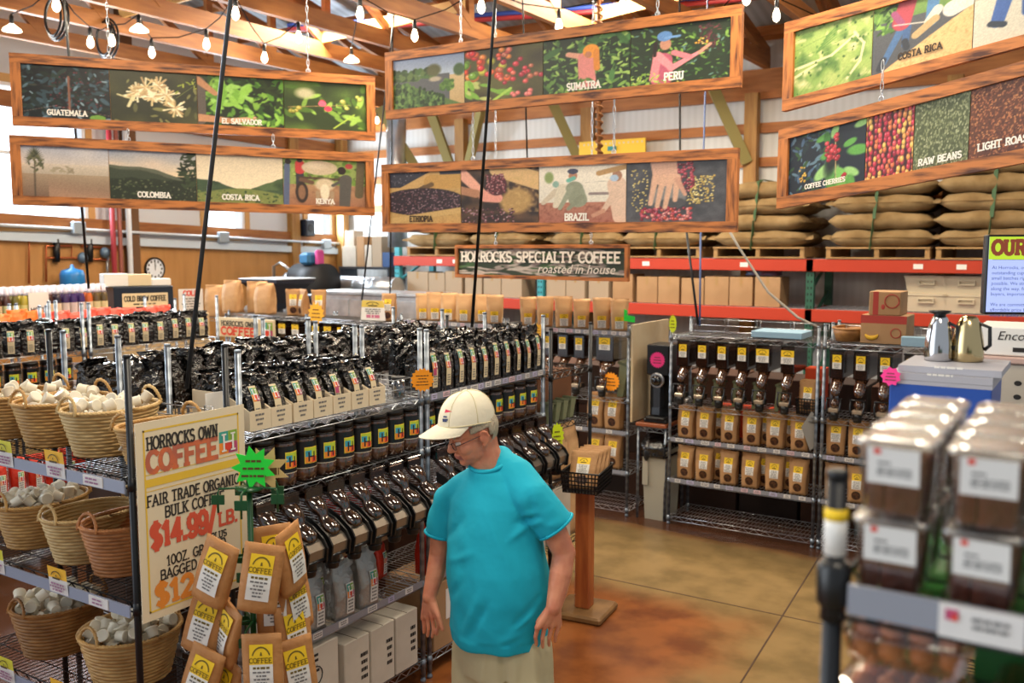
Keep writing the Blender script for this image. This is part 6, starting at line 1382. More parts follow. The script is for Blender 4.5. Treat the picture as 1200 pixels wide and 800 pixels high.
for i, (c, dz) in enumerate((('9c2f34', 0), ('2d4aa0', .05))):
    mb = MB(); mb.tube([(-8.6, 8.4, 4.95+dz), (-7.2, 8.9, 4.93+dz), (-5.5, 9.6, 4.97+dz), (-3.5, 10.0, 4.95+dz), (-1.2, 10.3, 5.0+dz)], .03, 6)
    tag(mb.build('water_pipe', mat('pipe_'+c, c, .5)), ('red plastic pipe run under the roof', 'blue plastic pipe run under the roof')[i], 'pipe')
# festoon lights: one string each = cord, sockets, bulbs
M_bulb = mat('lit_bulb', 'fff1d6', .4, emit='ffedc9', estr=5)
strs = [('string of festoon bulbs along the left roof trusses', [(14, 34), (66, 4), (106, 48), (131, 46), (163, 34), (178, 60), (242, 50), (276, 14), (310, 66), (350, 42)]),
        ('string of festoon bulbs above the gap between banners', [(412, 70), (422, 14), (486, 40), (564, 6), (655, 28), (729, 6)]),
        ('string of festoon bulbs behind the banners at right', [(442, 140), (588, 130), (759, 115), (875, -4), (910, 16), (1091, 86)])]
for lab, pts in strs:
    P3 = [onZ(px, py, 4.42) for px, py in pts]; t = thing('festoon_lights', lab, 'string lights', P3[0]); o0 = P3[0]
    mb = MB(); cord = []
    for i, p in enumerate(P3):
        q = p-o0; cord.append(q+Vector((0, 0, .14)))
        if i < len(P3)-1: m = (q+P3[i+1]-o0)/2; cord.append(m+Vector((0, 0, .1)))
    mb.tube(cord, .006, 5); mb.build('cord', mat('rubber_cord', '0c0c0c', .9, spec=.1), t)
    for i, p in enumerate(P3):
        q = p-o0; px, py = pts[i]; big = (px, py) in ((14, 34), (163, 34), (412, 70))
        mb = MB(); mb.lathe([(.008, .14), (.02, .12), (.022, .05), (.018, .045)][::-1], 10, q); mb.build('socket', M_black, t)
        r = .036 if not big else .09; zz = .03 if not big else .02
        ld = bpy.data.lights.new('bulb_light', 'POINT'); ld.energy = 10 if big else 5; ld.color = (1, .9, .74); ld.shadow_soft_size = .04; lo = bpy.data.objects.new('bulb_light', ld); COL.objects.link(lo); lo.parent = t; lo.location = q+Vector((.0, -.07, -.02))
        mb = MB(); mb.lathe([(.004, -.075), (r*.7, -.06), (r, -.03), (r*.85, .0), (.016, .05)] if not big else [(.01, -.03), (r, -.02), (r*.9, .0), (.03, .04), (.018, .05)], 14, q); mb.build('bulb', M_bulb, t)
# ================================================================== LEFT BACKGROUND
# extra back rack for the plain sacks
wire_rack('chrome rack holding the big plain kraft sacks at the back left', -9.6, -8.38, 7.12, 7.57, [.07, .39, .735, 1.05, 1.5], 1.56)
for i, (px, py) in enumerate(((252, 376), (272, 376), (288, 373), (310, 374))):
    p = onY(px, py, 7.2); K_plain.put('%s big plain kraft sack from the left on the far back rack' % ORD[i], 'coffee bag', 'big plain kraft sacks', (p.x, 7.22+.16*(i == 2), 1.506 if p.x < -8.38 else 1.566), .35+R_.uniform(-.2, .2), (1.0, 1, R_.uniform(.92, 1.05)))
for i, (px, w) in enumerate(((341, 0), (353, 0), (371, 0))):
    p = onY(px, 370, 7.2); K_right[i].put('%s kraft bag with round window near the black hopper' % ORD[i], 'coffee bag', 'kraft bags near the black hopper', (p.x, 7.24, 1.567), .7 if i != 1 else -.4, 1.05)
p = onY(422, 372, 7.1)
t = thing('price_sign', 'white and yellow price sign standing on the back rack edge', 'sign', (p.x, 7.11, 1.575), .1)
MB().prism([(0, 0, 0), (.3, 0, 0), (.28, 0, .2), (.02, 0, .2)], (0, .004, 0)).build('card', M_white, t)
b2 = MB(); b2.quad((.01, -.001, .13), (.29, -.001, .13), (.28, -.001, .2), (.02, -.001, .2), 0); arch(b2, lambda u, v, off=0: Vector((.15+u*.14, -.001-off, .13+v*.07)), 0, .3, .5, .45, 1); lines(b2, (.04, -.002, .06), (1, 0, 0), (0, 0, 1), .22, .06, 3, 2); lines(b2, (.03, -.002, .015), (1, 0, 0), (0, 0, 1), .24, .035, 1, 3, R_, .9)
b2.build('printing', [mat('dull_yellow', 'd8bd54', .6), M_ink, M_greyink, mat('pink_print', 'c8708c', .6)], t)
a, c = onY(256, 390, 7.08), onY(322, 398, 7.08)
t = thing('header_sign', 'small wooden header sign HORROCKS OWN COFFEE with the H mark behind the black bags', 'sign', (a.x, 7.08, 1.3)); wd = c.x-a.x
MB().cbox(0, 0, 0, wd, .02, .22, .004).build('board', M_tan, t); b2 = MB(); slab(b2, 'HORROCKS OWN', (.05, -.001, .13), (1, 0, 0), (0, 0, 1), .05, 0, .22, width=wd*.62); slab(b2, 'COFFEE', (.05, -.001, .03), (1, 0, 0), (0, 0, 1), .08, 4, .28, width=wd*.62); hmark(b2, (wd-.2, -.001, .02), (1, 0, 0), (0, 0, 1), .17, 1); b2.build('printing', [M_ink]+HM, t)
# hopper of the roaster side
p = onY(325, 330, 8.4)
t = thing('bean_hopper', 'black funnel hopper with a square rim at the back left', 'hopper', (p.x, 8.4, 0))
MB().loft([[(sx*a, sy*a, z) for sx, sy in ((-1, -1), (1, -1), (1, 1), (-1, 1))] for a, z in ((.07, 1.52), (.09, 1.6), (.3, 1.84), (.33, 1.86), (.33, 1.9))], 0, False).build('funnel', mat('navy_black', '182230', .35), t)
MB().cbox(-.34, -.34, 1.9, .34, .34, 1.915, .004).build('rim', mat('pale_rim', 'a8b4c0', .4), t); MB().lathe([(.2, 0), (.2, .03), (.07, .05), (.07, 1.52)], 16).build('stand', M_dsteel, t)
a, c = onY(376, 350, 9.6), onY(500, 350, 9.6)
t = thing('steel_counter', 'stainless steel counter cabinet behind the kraft bags', 'counter', ((a.x+c.x)/2, 9.8, 0)); w = (c.x-a.x)/2
MB().cbox(-w, -.3, 0, w, .3, 1.66, .01).build('cabinet', M_steel, t); MB().cbox(-w-.03, -.33, 1.66, w+.03, .33, 1.7, .006).build('worktop', M_steel, t)
for k in range(3): MB().cbox(-w+.05+k*w*.66, -.312, .2, -w+.02+(k+1)*w*.64, -.3, 1.6, .006).build('door', M_steel, t)
p = onY(333, 380, 9.6); t = thing('steel_machine', 'ribbed galvanised machine housing below the roaster', 'machine', (onY(345, 360, 9.4).x-.3, 9.4, 0))
MB().cbox(-.42, -.3, 0, .42, .3, 1.5, .04).build('housing', M_steel, t)
for k in range(4): MB().cbox(-.43, -.31, 1.1+.1*k, .43, .31, 1.14+.1*k, .006).build('rib', M_steel, t)
# roaster, duct and shelf in the back left corner
p = onY(390, 322, 10.6)
t = thing('coffee_roaster', 'dark coffee roasting machine with a blue motor in the back left corner', 'roaster', (p.x-.32, 10.5, 0))
MB().lathe([(.02, -.3), (.3, -.3), (.3, .3), (.02, .3)], 24).xf(Matrix.Translation((0, 0, 1.75)) @ Matrix.Rotation(math.pi/2, 4, 'Y')).build('drum', M_dark, t)
MB().cbox(-.3, -.28, .0, .3, .28, 1.5, .02).build('base_cabinet', M_dsteel, t); MB().cbox(-.5, -.35, 1.5, .45, .3, 1.6, .02).build('cooling_tray', M_dsteel, t)
MB().cbox(-.12, -.2, 2.03, .12, .15, 2.22, .04).build('motor', mat('motor_blue', '2d6488', .4), t); MB().cbox(.13, -.1, 2.03, .2, .06, 2.26, .02).build('guard_cover', mat('cover_pink', 'c84a90', .5), t); MB().lathe([(.02, 0), (.14, .02), (.14, .12), (.03, .16)], 16).xf(Matrix.Translation((-.45, -.1, 1.78)) @ Matrix.Rotation(math.pi/2, 4, 'Y')).build('fan', M_steel, t)
MB().tube([(-.75, -.1, 0), (-.75, -.1, 2.0), (-.6, -.1, 2.06), (-.4, -.1, 1.95)], .025, 8).build('gas_pipe', M_steel, t)
a, c = onY(402, 336, 11.0), onY(466, 336, 11.0)
t = thing('air_duct', 'shiny round metal duct lying level behind the kraft bags', 'duct', (a.x, 11.0, a.z)); L = c.x-a.x
MB().tube([(-.15, 0, 0), (0, 0, 0), (.001, 0, 0), (L, 0, 0)], [.07, .1, .17, .17], 24, cap=True).build('duct', M_steel, t); 
for k in (.3, .65, 1): MB().lathe([(.175, -.015), (.178, 0), (.175, .015)], 24, cap=False).xf(Matrix.Translation((L*k, 0, 0)) @ Matrix.Rotation(math.pi/2, 4, 'Y')).build('joint_band', M_steel, t)
for k in (.15, .9): MB().box(L*k-.03, -.03, -a.z, L*k+.03, .03, -.16).build('leg', M_dsteel, t)
for i, (px, r) in enumerate(((472, .16),)):
    p = onY(px, 200, 11.9); cable('flue_pipe', 'tall galvanised flue pipe rising behind the middle banners', 'pipe', [(p.x, 11.75, 2.3), (p.x, 11.75, 4.6)], r, M_steel, 20)
a, c = onY(404, 312, 10.9), onY(452, 312, 10.9)
t = thing('storage_shelf', 'dark shelf with cartons in the back left corner', 'shelf', ((a.x+c.x)/2, 11.9, 0)); a, c = onY(404, 312, 11.8), onY(462, 312, 11.8); w = (c.x-a.x)/2; zs = a.z
t.location = ((a.x+c.x)/2, 11.9, 0)
MB().box(-w, -.25, zs-.04, w, .2, zs).build('board', M_dsteel, t); MB().box(-w, -.25, zs-.5, w, .2, zs-.46).build('board', M_dsteel, t)
for s in (-1, 1): MB().box(s*w-.03*(s > 0), -.24, 0, s*w+.03*(s < 0), .18, zs-.04).build('leg', M_dsteel, t)
x0 = (a.x+c.x)/2-w
for i, (f0, f1, h, m) in enumerate(((0.02, .3, .34, M_cardw), (.32, .47, .5, M_card), (.48, .62, .36, M_cardw), (.63, .82, .5, mat('grey_cardboard', 'a9957c', .8)), (.83, .98, .24, mat('navy_box', '2a4a78', .5)))):
    carton('storage_box', ('white carton at the left end of the corner shelf', 'tall brown carton on the corner shelf', 'narrow white carton on the corner shelf', 'tall grey brown carton on the corner shelf', 'small navy box at the right end of the corner shelf')[i], x0+2*w*f0, 11.72, zs+.001, x0+2*w*f1, 12.05, zs+h, m)
carton('storage_box', 'small white carton stacked on the left carton of the corner shelf', x0+2*w*.05, 11.75, zs+.342, x0+2*w*.24, 12.0, zs+.6, M_cardw)
# clock
p = onX(182, 315, LX+.05); t = thing('wall_clock', 'round black rimmed wall clock on the plywood wall', 'clock', (LX+.022, p.y, p.z), 0); r = .165
RX = Matrix.Rotation(math.pi/2, 4, 'Y')
MB().lathe([(r*.8, 0), (r, .0), (r, .03), (r*.93, .042), (r*.86, .03)], 36, cap=False).xf(RX).build('rim', M_black, t); MB().lathe([(.001, .02), (r*.9, .02)], 36, cap=False).xf(RX).build('face', mat('clock_face', 'e9edf2', .4), t)
for k in range(12):
    a = k*math.pi/6; y, z = math.sin(a)*r*.68, math.cos(a)*r*.68; MB().box(.022, y-.011, z-.016, .0235, y+.011, z+.016).build('numeral', M_ink, t)
mb = MB(); mb.beam((.026, 0, -.02), (.026, .012, .085), .008, .002); mb.beam((.028, 0, -.02), (.028, -.004, .12), .005, .002); mb.build('hands', M_ink, t)
# copper plumbing on the plywood wall
def wl(px, py, off=.06): return onX(px, py, LX+off)
M_cop = mat('copper', 'b8653c', .3, .7)
t = thing('copper_plumbing', 'copper pipe loop with two black filters on the plywood wall', 'plumbing', wl(34, 330)); o0 = t.location.copy()
def cp(pts, r=.014, nm='pipe', m=None): mb = MB(); mb.tube([wl(*q)-o0 for q in pts], r, 8); mb.build(nm, m or M_cop, t)
cp([(34, 332), (34, 281), (150, 285)]); cp([(54, 330), (54, 288), (84, 288), (84, 302), (54, 302)]); cp([(84, 302), (131, 305), (131, 291), (146, 291)]); cp([(95, 288), (131, 291)])
for px in (66, 105):
    cp([(px, 280), (px, 307)], .045, 'filter', M_black)
for px, py in ((123, 296), (97, 302)):
    p = wl(px, py, .1)-o0; MB().ell(p, (.06, .07, .075)).build('valve', mat('valve_blue_grey', '63798c', .4, .4), t)
cp([(126, 296), (126, 332)], .02, 'riser', M_steel)
for i, (px, col, nm) in enumerate(((131, 'a03038', 'red'), (139, '9a5a4c', 'copper coloured'), (150, 'd8dde2', 'white'))):
    q0, q1 = wl(px, 240, .2), wl(px, 328, .2); cable('riser_pipe', nm+' riser pipe beside the dark post on the left wall', 'pipe', [(q0.x, q0.y, 0), (q0.x, q0.y, 4.6)], .035 if i != 1 else .03, mat('riser_'+col, col, .45))
p = wl(85, 328, .3); t = thing('pressure_tank', 'small blue pressure tank below the copper pipes', 'tank', (p.x, p.y, p.z-.14))
MB().lathe([(.03, -.02), (.14, .03), (.15, .08), (.15, .2), (.13, .26), (.03, .29), (.015, .34)], 24).build('tank', mat('tank_blue', '1f78b8', .35), t); MB().box(-.3, -.06, -.035, .05, .06, -.02).build('bracket', M_dsteel, t)
for i, (px, py) in enumerate(((87, 267), (257, 278), (84, 108), (378, 286))):
    p = wl(px, py, .05); t = thing('junction_box', ('grey electrical box on the conduit at the left wall', 'pale electrical box near the second window', 'box', 'white outlet box near the back corner')[i], 'electrical box', (LX+.12, p.y, p.z)) if i != 2 else None
    if t: MB().cbox(-.02, -.09, -.08, .06, .09, .08, .01).build('box', mat('box_grey', '9aa6b0', .4), t)
cable('conduit', 'long pale conduit along the left wall', 'conduit', [(LX+.13, 4.0, LZ(4)+.13), (LX+.13, 12.1, LZ(12.1)+.13)], .02, mat('pale_conduit', 'c8ced2', .35))
p = wl(361, 267, .15); t = thing('wall_speaker', 'small blue black speaker on the wall near the back corner', 'speaker', (LX+.12, p.y, p.z)); MB().cbox(-.06, -.1, -.14, .1, .1, .14, .015).build('cabinet', mat('navy_black', '182230', .35), t); MB().lathe([(.07, 0), (.06, .006)], 16).xf(Matrix.Translation((.1, 0, 0)) @ RX).build('driver', M_black, t)
# bottled drinks
def mk_bottle(i):
    col = ['2a1a16', '3a1f18', '241a1c', '6a6420', 'b8a83c', '4c2c24', '2c2030', '3c2858', '402a66', 'c8642c', '5c4c2c'][i]; lab = ['cdb78f', 'c8b08a', 'd2bf9a', 'd0c590', 'd8d088', 'c6cc98', 'd2bfa4', 'ccbcb4', 'd0bcb8', 'dcc6a0', 'd4c494'][i]
    def f():
        t = thing('drink_bottle', '', 'bottle'); MB().lathe([(.03, 0), (.034, .006), (.034, .175), (.028, .21), (.0145, .25), (.0145, .275)], 18).build('bottle', mat('drink_'+col, col, .1, spec=.7, coat=.6), t)
        MB().lathe([(.0245, .226), (.0185, .25), (.0175, .3), (.013, .304)], 14).build('cap', mat('cap_pale', 'dcd8e2', .35), t)
        mb = MB(); mb.lathe([(.0346, .035), (.0346, .14)], 18, cap=False); mb.build('label', mat('drink_label_'+lab, lab, .55), t); return t
    return Kind(f)
K_bot = [mk_bottle(i) for i in range(11)]
for r in range(3):
    for i in range(18):
        k = [0, 1, 2, 0, 1, 5, 3, 4, 3, 5, 1, 6, 7, 8, 8, 9, 10, 10][i]
        K_bot[k].put('%s drink bottle from the left in the %s row of bottles' % (ORD[i], ('front', 'middle', 'back')[r]), 'bottle', 'bottled drinks on the black rack', (-8.26-.085*r, 4.17+.08*i, 1.647), 0)
p = onX(46, 369, -8.2); t = thing('shelf_sign', 'white sign reading MONIN in front of the bottles', 'sign', (-8.203, p.y-.09, 1.648), HP); MB().box(0, 0, 0, .19, .004, .25).build('card', M_white, t); b2 = MB(); slab(b2, 'MONIN', (.095, -.001, .07), (1, 0, 0), (0, 0, 1), .04, 0, .2, center=True); b2.lathe([(.001, 0), (.012, .0001)], 10, (.1, 0, 0)).build('printing', M_ink, t)
MBt = MB(); MBt.cbox(-8.75, 5.68, 0, -8.2, 6.75, 1.6, .01); tag(MBt.build('wooden_cabinet', mat('tan_laminate', 'b9a17a', .5)), 'tan cabinet carrying the cold brew display box', 'cabinet')
t = thing('cold_brew_box', 'black display box with a COLD BREW COFFEE sign', 'display box', (-8.42, 6.1, 1.602), HP-.35)
mb = MB(); mb.cbox(-.3, 0, 0, .3, .35, .3, .008); mb.build('case', mat('navy_black', '182230', .35), t); MB().box(-.22, -.004, .09, .24, 0, .23).build('sign', M_tan, t); b2 = MB(); slab(b2, 'COLD BREW COFFEE', (.01, -.005, .15), (1, 0, 0), (0, 0, 1), .05, 0, .2, width=.42, center=True); lines(b2, (-.15, -.005, .105), (1, 0, 0), (0, 0, 1), .3, .025, 1, 0); b2.build('lettering', M_ink, t); MB().box(-.22, -.003, .02, .24, 0, .07).build('panel', M_steel, t)
for i, (dx, w, h, m, lab) in enumerate(((-.25, .12, .13, M_white, 'white card box stacked left on the cold brew box'), (-.02, .12, .12, M_tan, 'tan box on top of the cold brew box'), (.2, .1, .07, M_white, 'low white box at the right on the cold brew box'))):
    q = Matrix.Translation(t.location) @ Matrix.Rotation(HP-.35, 4, 'Z') @ Vector((dx, .15, .3)); u = thing('small_box', lab, 'box', q+Vector((0, 0, .003)), HP-.35); MB().cbox(-w, -.08, 0, w, .1, h, .004).build('carton', m, u)
t = thing('menu_card', 'cream menu card beside the cold brew box', 'sign', (-8.25, 6.55, 1.602), HP-.35); MB().box(-.13, 0, 0, .13, .004, .26).build('card', M_tag, t); b2 = MB(); slab(b2, 'COLD', (0, -.001, .19), (1, 0, 0), (0, 0, 1), .05, 0, .24, center=True); lines(b2, (-.1, -.001, .03), (1, 0, 0), (0, 0, 1), .2, .14, 5, 1); b2.build('printing', [M_red, M_greyink], t)
p = onY(715, 172, 12.0); t = thing('yellow_board', 'yellow board with punched edge seen over the lower middle banner', 'board', (p.x, 12.04, p.z-.35), 0); MB().box(-.52, 0, -.2, .52, .03, .45).build('board', mat('signal_yellow', 'f2c52a', .5), t)
b2 = MB()
for k in range(14): b2.box(-.45+.07*k, -.002, .39, -.425+.07*k, 0, .415)
b2.box(-.05, -.02, .3, .08, 0, .36, 1); b2.build('holes', [M_tan, mat('teal_clip', '1f8a8a', .4)], t)
# ================================================================== RIGHT FOREGROUND
M_brownie = mat('chocolate_bars', '6a2c12', .5, noise=(30, '421a0b', .35, .7), bump=(60, .4)); M_nutty = mat('orange_sweets', 'c8733a', .55, noise=(20, 'a8551f', .4, .65), bump=(40, .3))
def mk_tub():
    t = thing('plastic_tub', '', 'tub'); a, c, h = .036, .044, .092
    def rr(k, z, rad=.012):
        pts = []
        for cx, cy, a0 in ((1, 1, 0), (-1, 1, 90), (-1, -1, 180), (1, -1, 270)):
            for q in range(4): an = math.radians(a0+30*q); pts.append((cx*(k-rad)+rad*math.cos(an), cy*(k-rad)+rad*math.sin(an), z))
        return pts
    MB().loft([rr(a, 0), rr(a+.001, .002), rr(c-.001, h-.003), rr(c, h)], 0, True, False).build('tub', M_clear, t)
    MB().loft([rr(c+.002, h-.006), rr(c+.0025, h), rr(c-.002, h+.003), rr(c-.006, h+.001), rr(c-.012, h+.004)], 0, True, True).build('lid', clear('lid_plastic', (.93, .91, .88), .2, .2), t)
    mb = MB(); rr_ = random.Random(3)
    for x in (-.021, 0, .021):
        for y in (-.018, .018):
            mb.obox((x+rr_.uniform(-.002, .002), y, .036+rr_.uniform(-.003, .003)), (.0095, .001, 0), (0, .015, 0), (.001, 0, .033))
    mb.build('chocolate_bars', M_brownie, t)
    b2 = MB(); f = lambda x, z, l=0: Vector((x, -(a+(c-a)*z/h)-.0012-l, z))
    b2.quad(f(-.03, .04), f(.031, .04), f(.031, .086), f(-.03, .086), 0); b2.quad(f(-.022, .077, .0006), f(-.014, .077, .0006), f(-.014, .084, .0006), f(-.022, .084, .0006), 1)
    for z in (.05, .054, .058): lines(b2, f(-.02, z, .0008), (1, 0, 0), (0, .1, 1), .045, .0025, 1, 2, rr_, .9)
    lines(b2, f(-.02, .064, .0008), (1, 0, 0), (0, .1, 1), .02, .004, 1, 2, rr_, .9)
    b2.build('label', [mat('tub_label', 'dad6d0', .55), M_red, M_greyink], t)
    return t
K_tub = Kind(mk_tub)
cn = ['left', 'middle', 'right-hand', 'far right']
for c in range(4):
    for r in range(4):
        for l in range(2):
            K_tub.put('clear tub of chocolate bars, %s column, %s row, %s layer' % (cn[c], ('front', 'second', 'third', 'back')[r], ('bottom', 'upper')[l]), 'tub', 'clear tubs of chocolate bars', (-.208+.1045*c+R_.uniform(-.003, .003), 1.232+.1*r, 1.891+.098*l), R_.uniform(-.05, .05))
MB_ = MB().box(-.25, 1.26, 1.835, .9, 1.6, 1.842)
tag(MB_.build('green_board', mat('leaf_green', '2f8a2c', .5)), 'green board under the wire shelf of the clear tubs', 'board')
t = thing('green_crate', 'dark green slatted crate standing behind the clear boxes of sweets', 'crate', (.38, 1.46, 1.628)); mb = MB()
for k in range(3): mb.box(-.5, -.13, .01+.055*k, .5, -.12, .055+.055*k)
mb.build('slats', mat('crate_green', '146a24', .45), t); mb = MB()
for k in range(9): mb.box(-.5+.122*k, -.12, 0, -.47+.122*k, .13, .17)
mb.box(-.5, -.12, 0, .5, .13, .012); mb.build('ribs', mat('crate_green_dark', '0d4a18', .45), t)
def mk_clam():
    t = thing('sweets_box', '', 'sweets box'); w, d = .075, .055
    def rc(a, c, z): return [(x*a, y*c, z) for x, y in ((-1, -.7), (-.8, -1), (.8, -1), (1, -.7), (1, .7), (.8, 1), (-.8, 1), (-1, .7))]
    MB().loft([rc(w*.9, d*.88, 0), rc(w, d, .035)], 0, False).build('tray', M_clear, t)
    MB().loft([rc(w*1.06, d*1.06, .035), rc(w*1.06, d*1.06, .039), rc(w*.96, d*.95, .041), rc(w*.84, d*.8, .075), rc(w*.78, d*.72, .08)], 0, False, True).build('lid', M_clear, t)
    mb = MB(); rr_ = random.Random(4)
    for x in range(4):
        for y in range(3):
            for z in range(2): mb.ell((-.048+.032*x+rr_.uniform(-.004, .004), -.03+.03*y+rr_.uniform(-.004, .004), .016+.024*z), (.015, .014, .014), 0, 8, 6)
    mb.build('sweets', M_nutty, t); return t
K_clam = Kind(mk_clam)
n = 0
for c in range(3):
    for l in range(3):
        K_clam.put('clear box of orange sweets, %s stack, %s box from the shelf' % (('left', 'middle', 'right')[c], ORD[l]), 'sweets box', 'clear boxes of orange sweets', (-.19+.165*c, 1.25+.02*(l % 2), 1.626+.083*l*(1 if c == 0 else .995)), R_.uniform(-.12, .12)) if l < 3-(c > 0) else None
# boxed kettles and airpots on the rack behind
M_blue = mat('box_blue', '1d4aa0', .45); M_greyblue = mat('box_grey_blue', 'a9a8b0', .5)
def bluebox(lab, z, h, y0, x0=-.54, side=True):
    t = thing('kettle_box', lab, 'box', (x0+.14, y0+.15, z)); mb = MB(); mb.cbox(-.14, -.15, 0, .14, .15, h, .003, 0); mb.build('carton', M_blue if side else M_greyblue, t)
    MB().box(-.141, -.151, h*.965 if side else .0, .141, .151, h+.001).build('lid', M_greyblue, t); b2 = MB(); lines(b2, (-.04, -.152, h*.75), (1, 0, 0), (0, 0, 1), .08, .012, 1, 0); b2.build('printing', M_white, t)
bluebox('lower blue kettle box with a grey lid behind the clear tubs', 1.607, .307, 3.0); bluebox('grey blue kettle box stacked under the silver airpots', 1.916, .02, 3.0, side=False); bluebox('thin grey box between the blue box and the airpots', 1.938, .019, 3.02, -.52, False)
def airpot(lab, x, y, z, m, h=.2, r=.058, lid=True):
    t = thing('airpot', lab, 'airpot', (x, y, z)); mb = MB(); mb.lathe([(r*.95, 0), (r, .01), (r*.98, h*.35), (r*.8, h*.7), (r*.55, h*.9), (r*.4, h*.95)], 26); mb.build('body', m, t)
    if lid: MB().lathe([(r*.4, h*.94), (r*.45, h*.98), (r*.75, h*1.02), (r*.8, h*1.05), (r*.2, h*1.06)], 20).build('lid', M_black, t)
    MB().tube([(r*.6, .0, h*.8), (r*1.25, 0, h*.72), (r*1.3, 0, h*.35), (r*.98, 0, h*.25)], .006, 6).build('handle', M_black, t)
airpot('silver airpot at left on the grey blue boxes', -.435, 3.2, 1.959, mat('mirror_steel', 'c4c4c6', .12, 1.0), .15, .042, True)
t = airpot('ribbed gold tinted carafe at right on the grey blue boxes', -.355, 3.23, 1.959, mat('gold_steel', 'c8b284', .16, 1.0), .15, .048, False)
star('price_star', 'hot pink star card stuck on the blue kettle box corner', 'star card', (-.535, 2.985, 1.925), .03, M_pink, n=9, k=.8)
def dots(mb, hx_, hy, h):
    for k in range(2): mb.lathe([(.012, 0), (.0118, .001)], 14).xf(Matrix.Identity(4)) if False else mb.prism([(hx_*.55+.012*math.cos(a), -hy, h*(.3+.3*k)+.009*math.sin(a)) for a in np.linspace(0, 6.283, 13)[:-1]], (0, -.0012, 0), 0)
    lines(mb, (-hx_*.85, -hy-.001, h*.15), (1, 0, 0), (0, 0, 1), hx_*1.1, h*.75, 7, 1, R_, .35)
    return [M_ink, mat('faint_print', 'a8a39a', .7)]
carton('brewer_box', 'lower white brewer box at right behind the tubs', -.44, 3.55, 1.607, -.17, 3.85, 1.76, M_cardw, marks=dots); carton('brewer_box', 'upper white brewer box with two dark dots', -.44, 3.55, 1.763, -.17, 3.85, 1.92, M_cardw, marks=dots)
carton('brewer_box', 'white brewer box stack neighbour cut off at the right edge', -.165, 3.55, 1.607, .1, 3.85, 1.8, M_cardw, marks=dots)
carton('brewer_box', 'flat pinkish carton lid on the white brewer boxes', -.445, 3.54, 1.922, -.165, 3.86, 1.945, mat('pinkish_card', 'c8a89c', .7))
t = carton('grinder_box', 'white grinder box reading Encore on top of the brewer boxes', -.365, 3.56, 1.947, -.1, 3.84, 2.045, M_white)
font_text('lettering', 'Encore', .042, M_ink, Matrix.Translation((-.07, -.142, .055)) @ Matrix.Rotation(math.pi/2, 4, 'X'), t, .25); MB().box(-.02, -.1415, .015, .02, -.14, .03).build('panel', M_ink, t)
# lit menu screen
q0, q1, q2 = onD(1157, 275, 4.7), onD(1152, 368, 4.7), onD(1400, 275, 4.7)
t = thing('menu_screen', 'lit menu screen with a lime OUR heading at the right edge', 'screen', (q1.x, q1.y, q1.z), YAW-.12); w, h = .8, q0.z-q1.z
MB().cbox(0, 0, 0, w, .05, h, .006).build('case', M_black, t); MB().box(.012, -.002, .012, w-.012, 0, h-.01).build('display', mat('screen_blue', '101418', .3, emit='aebcf6', estr=1.0), t)
MB().box(.012, -.003, h*.69, w-.012, -.002, h-.01).build('heading_band', mat('screen_lime', '101418', .3, emit='b9d62a', estr=.95), t)
b2 = MB(); slab(b2, 'OUR', (.03, -.0035, h*.76), (1, 0, 0), (0, 0, 1), .065, 0, .3); b2.build('heading', mat('screen_red', '101418', .3, emit='8a3a1c', estr=.8), t)
for k in range(4): pass
mk = mat('screen_text', '101418', .3, emit='2c4690', estr=.7)
mb = MB(); mb.box(.03, -.0035, h*.685, .4, -.003, h*.69); mb.build('rule', mk, t)
for k, s in enumerate(('At Horrocks, our go', 'outstanding cup of', 'small batches right', 'possible. We strive t', 'along the way, from', 'buyers, importers, ro', '', 'We are committed to', 'affordable price beca', 'enjoy a quality c')):
    if s: font_text('text_line', s, .024, mk, Matrix.Translation((.03, -.0035, h*.57-.0265*k)) @ Matrix.Rotation(math.pi/2, 4, 'X'), t)
MB().box(w/2-.03, .05, -q1.z, w/2+.03, .09, .1).build('stand_pole', M_dsteel, t); MB().cbox(w/2-.25, -.1, -q1.z, w/2+.25, .25, -q1.z+.02, .006).build('stand_foot', M_dsteel, t)
# ================================================================== THE MAN
def eval_mods(o, mods):
    for kind, kw in mods:
        m = o.modifiers.new(kind, kind)
        for k, v in kw.items(): setattr(m, k, v)
    bpy.context.view_layer.update()
    me = bpy.data.meshes.new_from_object(o.evaluated_get(bpy.context.evaluated_depsgraph_get()))
    o.modifiers.clear(); old = o.data; o.data = me; bpy.data.meshes.remove(old)
    return o
DM = 3.66
fh = Vector((-math.sin(YAW), math.cos(YAW), 0))
_g = _C+(lambda d: d*(DM/d.dot(fh)))(ray(583, 700))
MROOT = Vector((_g.x, _g.y, 0))
man = thing('person', 'man in a cream cap, glasses and turquoise shirt looking down at the shelves', 'person', MROOT, YAW)
def Lp(px, py, dy=0):
    d = ray(px, py); q = _C+d*((DM+dy)/d.dot(fh))-MROOT
    return Vector((q.dot(_R), q.dot(fh), q.z))
M_skin = mat('skin', 'd98f6c', .5, noise=(18, 'c9785a', .4, .7), bump=(60, .12)); MATS['skin'].node_tree.nodes['Principled BSDF'].inputs['Subsurface Weight'].default_value = .12
MATS['skin'].node_tree.nodes['Principled BSDF'].inputs['Subsurface Radius'].default_value = (.01, .004, .002)
M_lip = mat('lip', 'b5685a', .5); M_shirt = mat('turquoise_jersey', '06a9c2', .85, bump=(7, .45, 3)); M_trou = mat('khaki_cotton', 'c2b48d', .85, bump=(6, .4, 3))
M_cap = mat('cream_cotton', 'e6dcc2', .85, bump=(16, .3)); M_hair = mat('grey_hair', 'b9aa90', .7, bump=(90, .8), scale=(1, 1, .35))
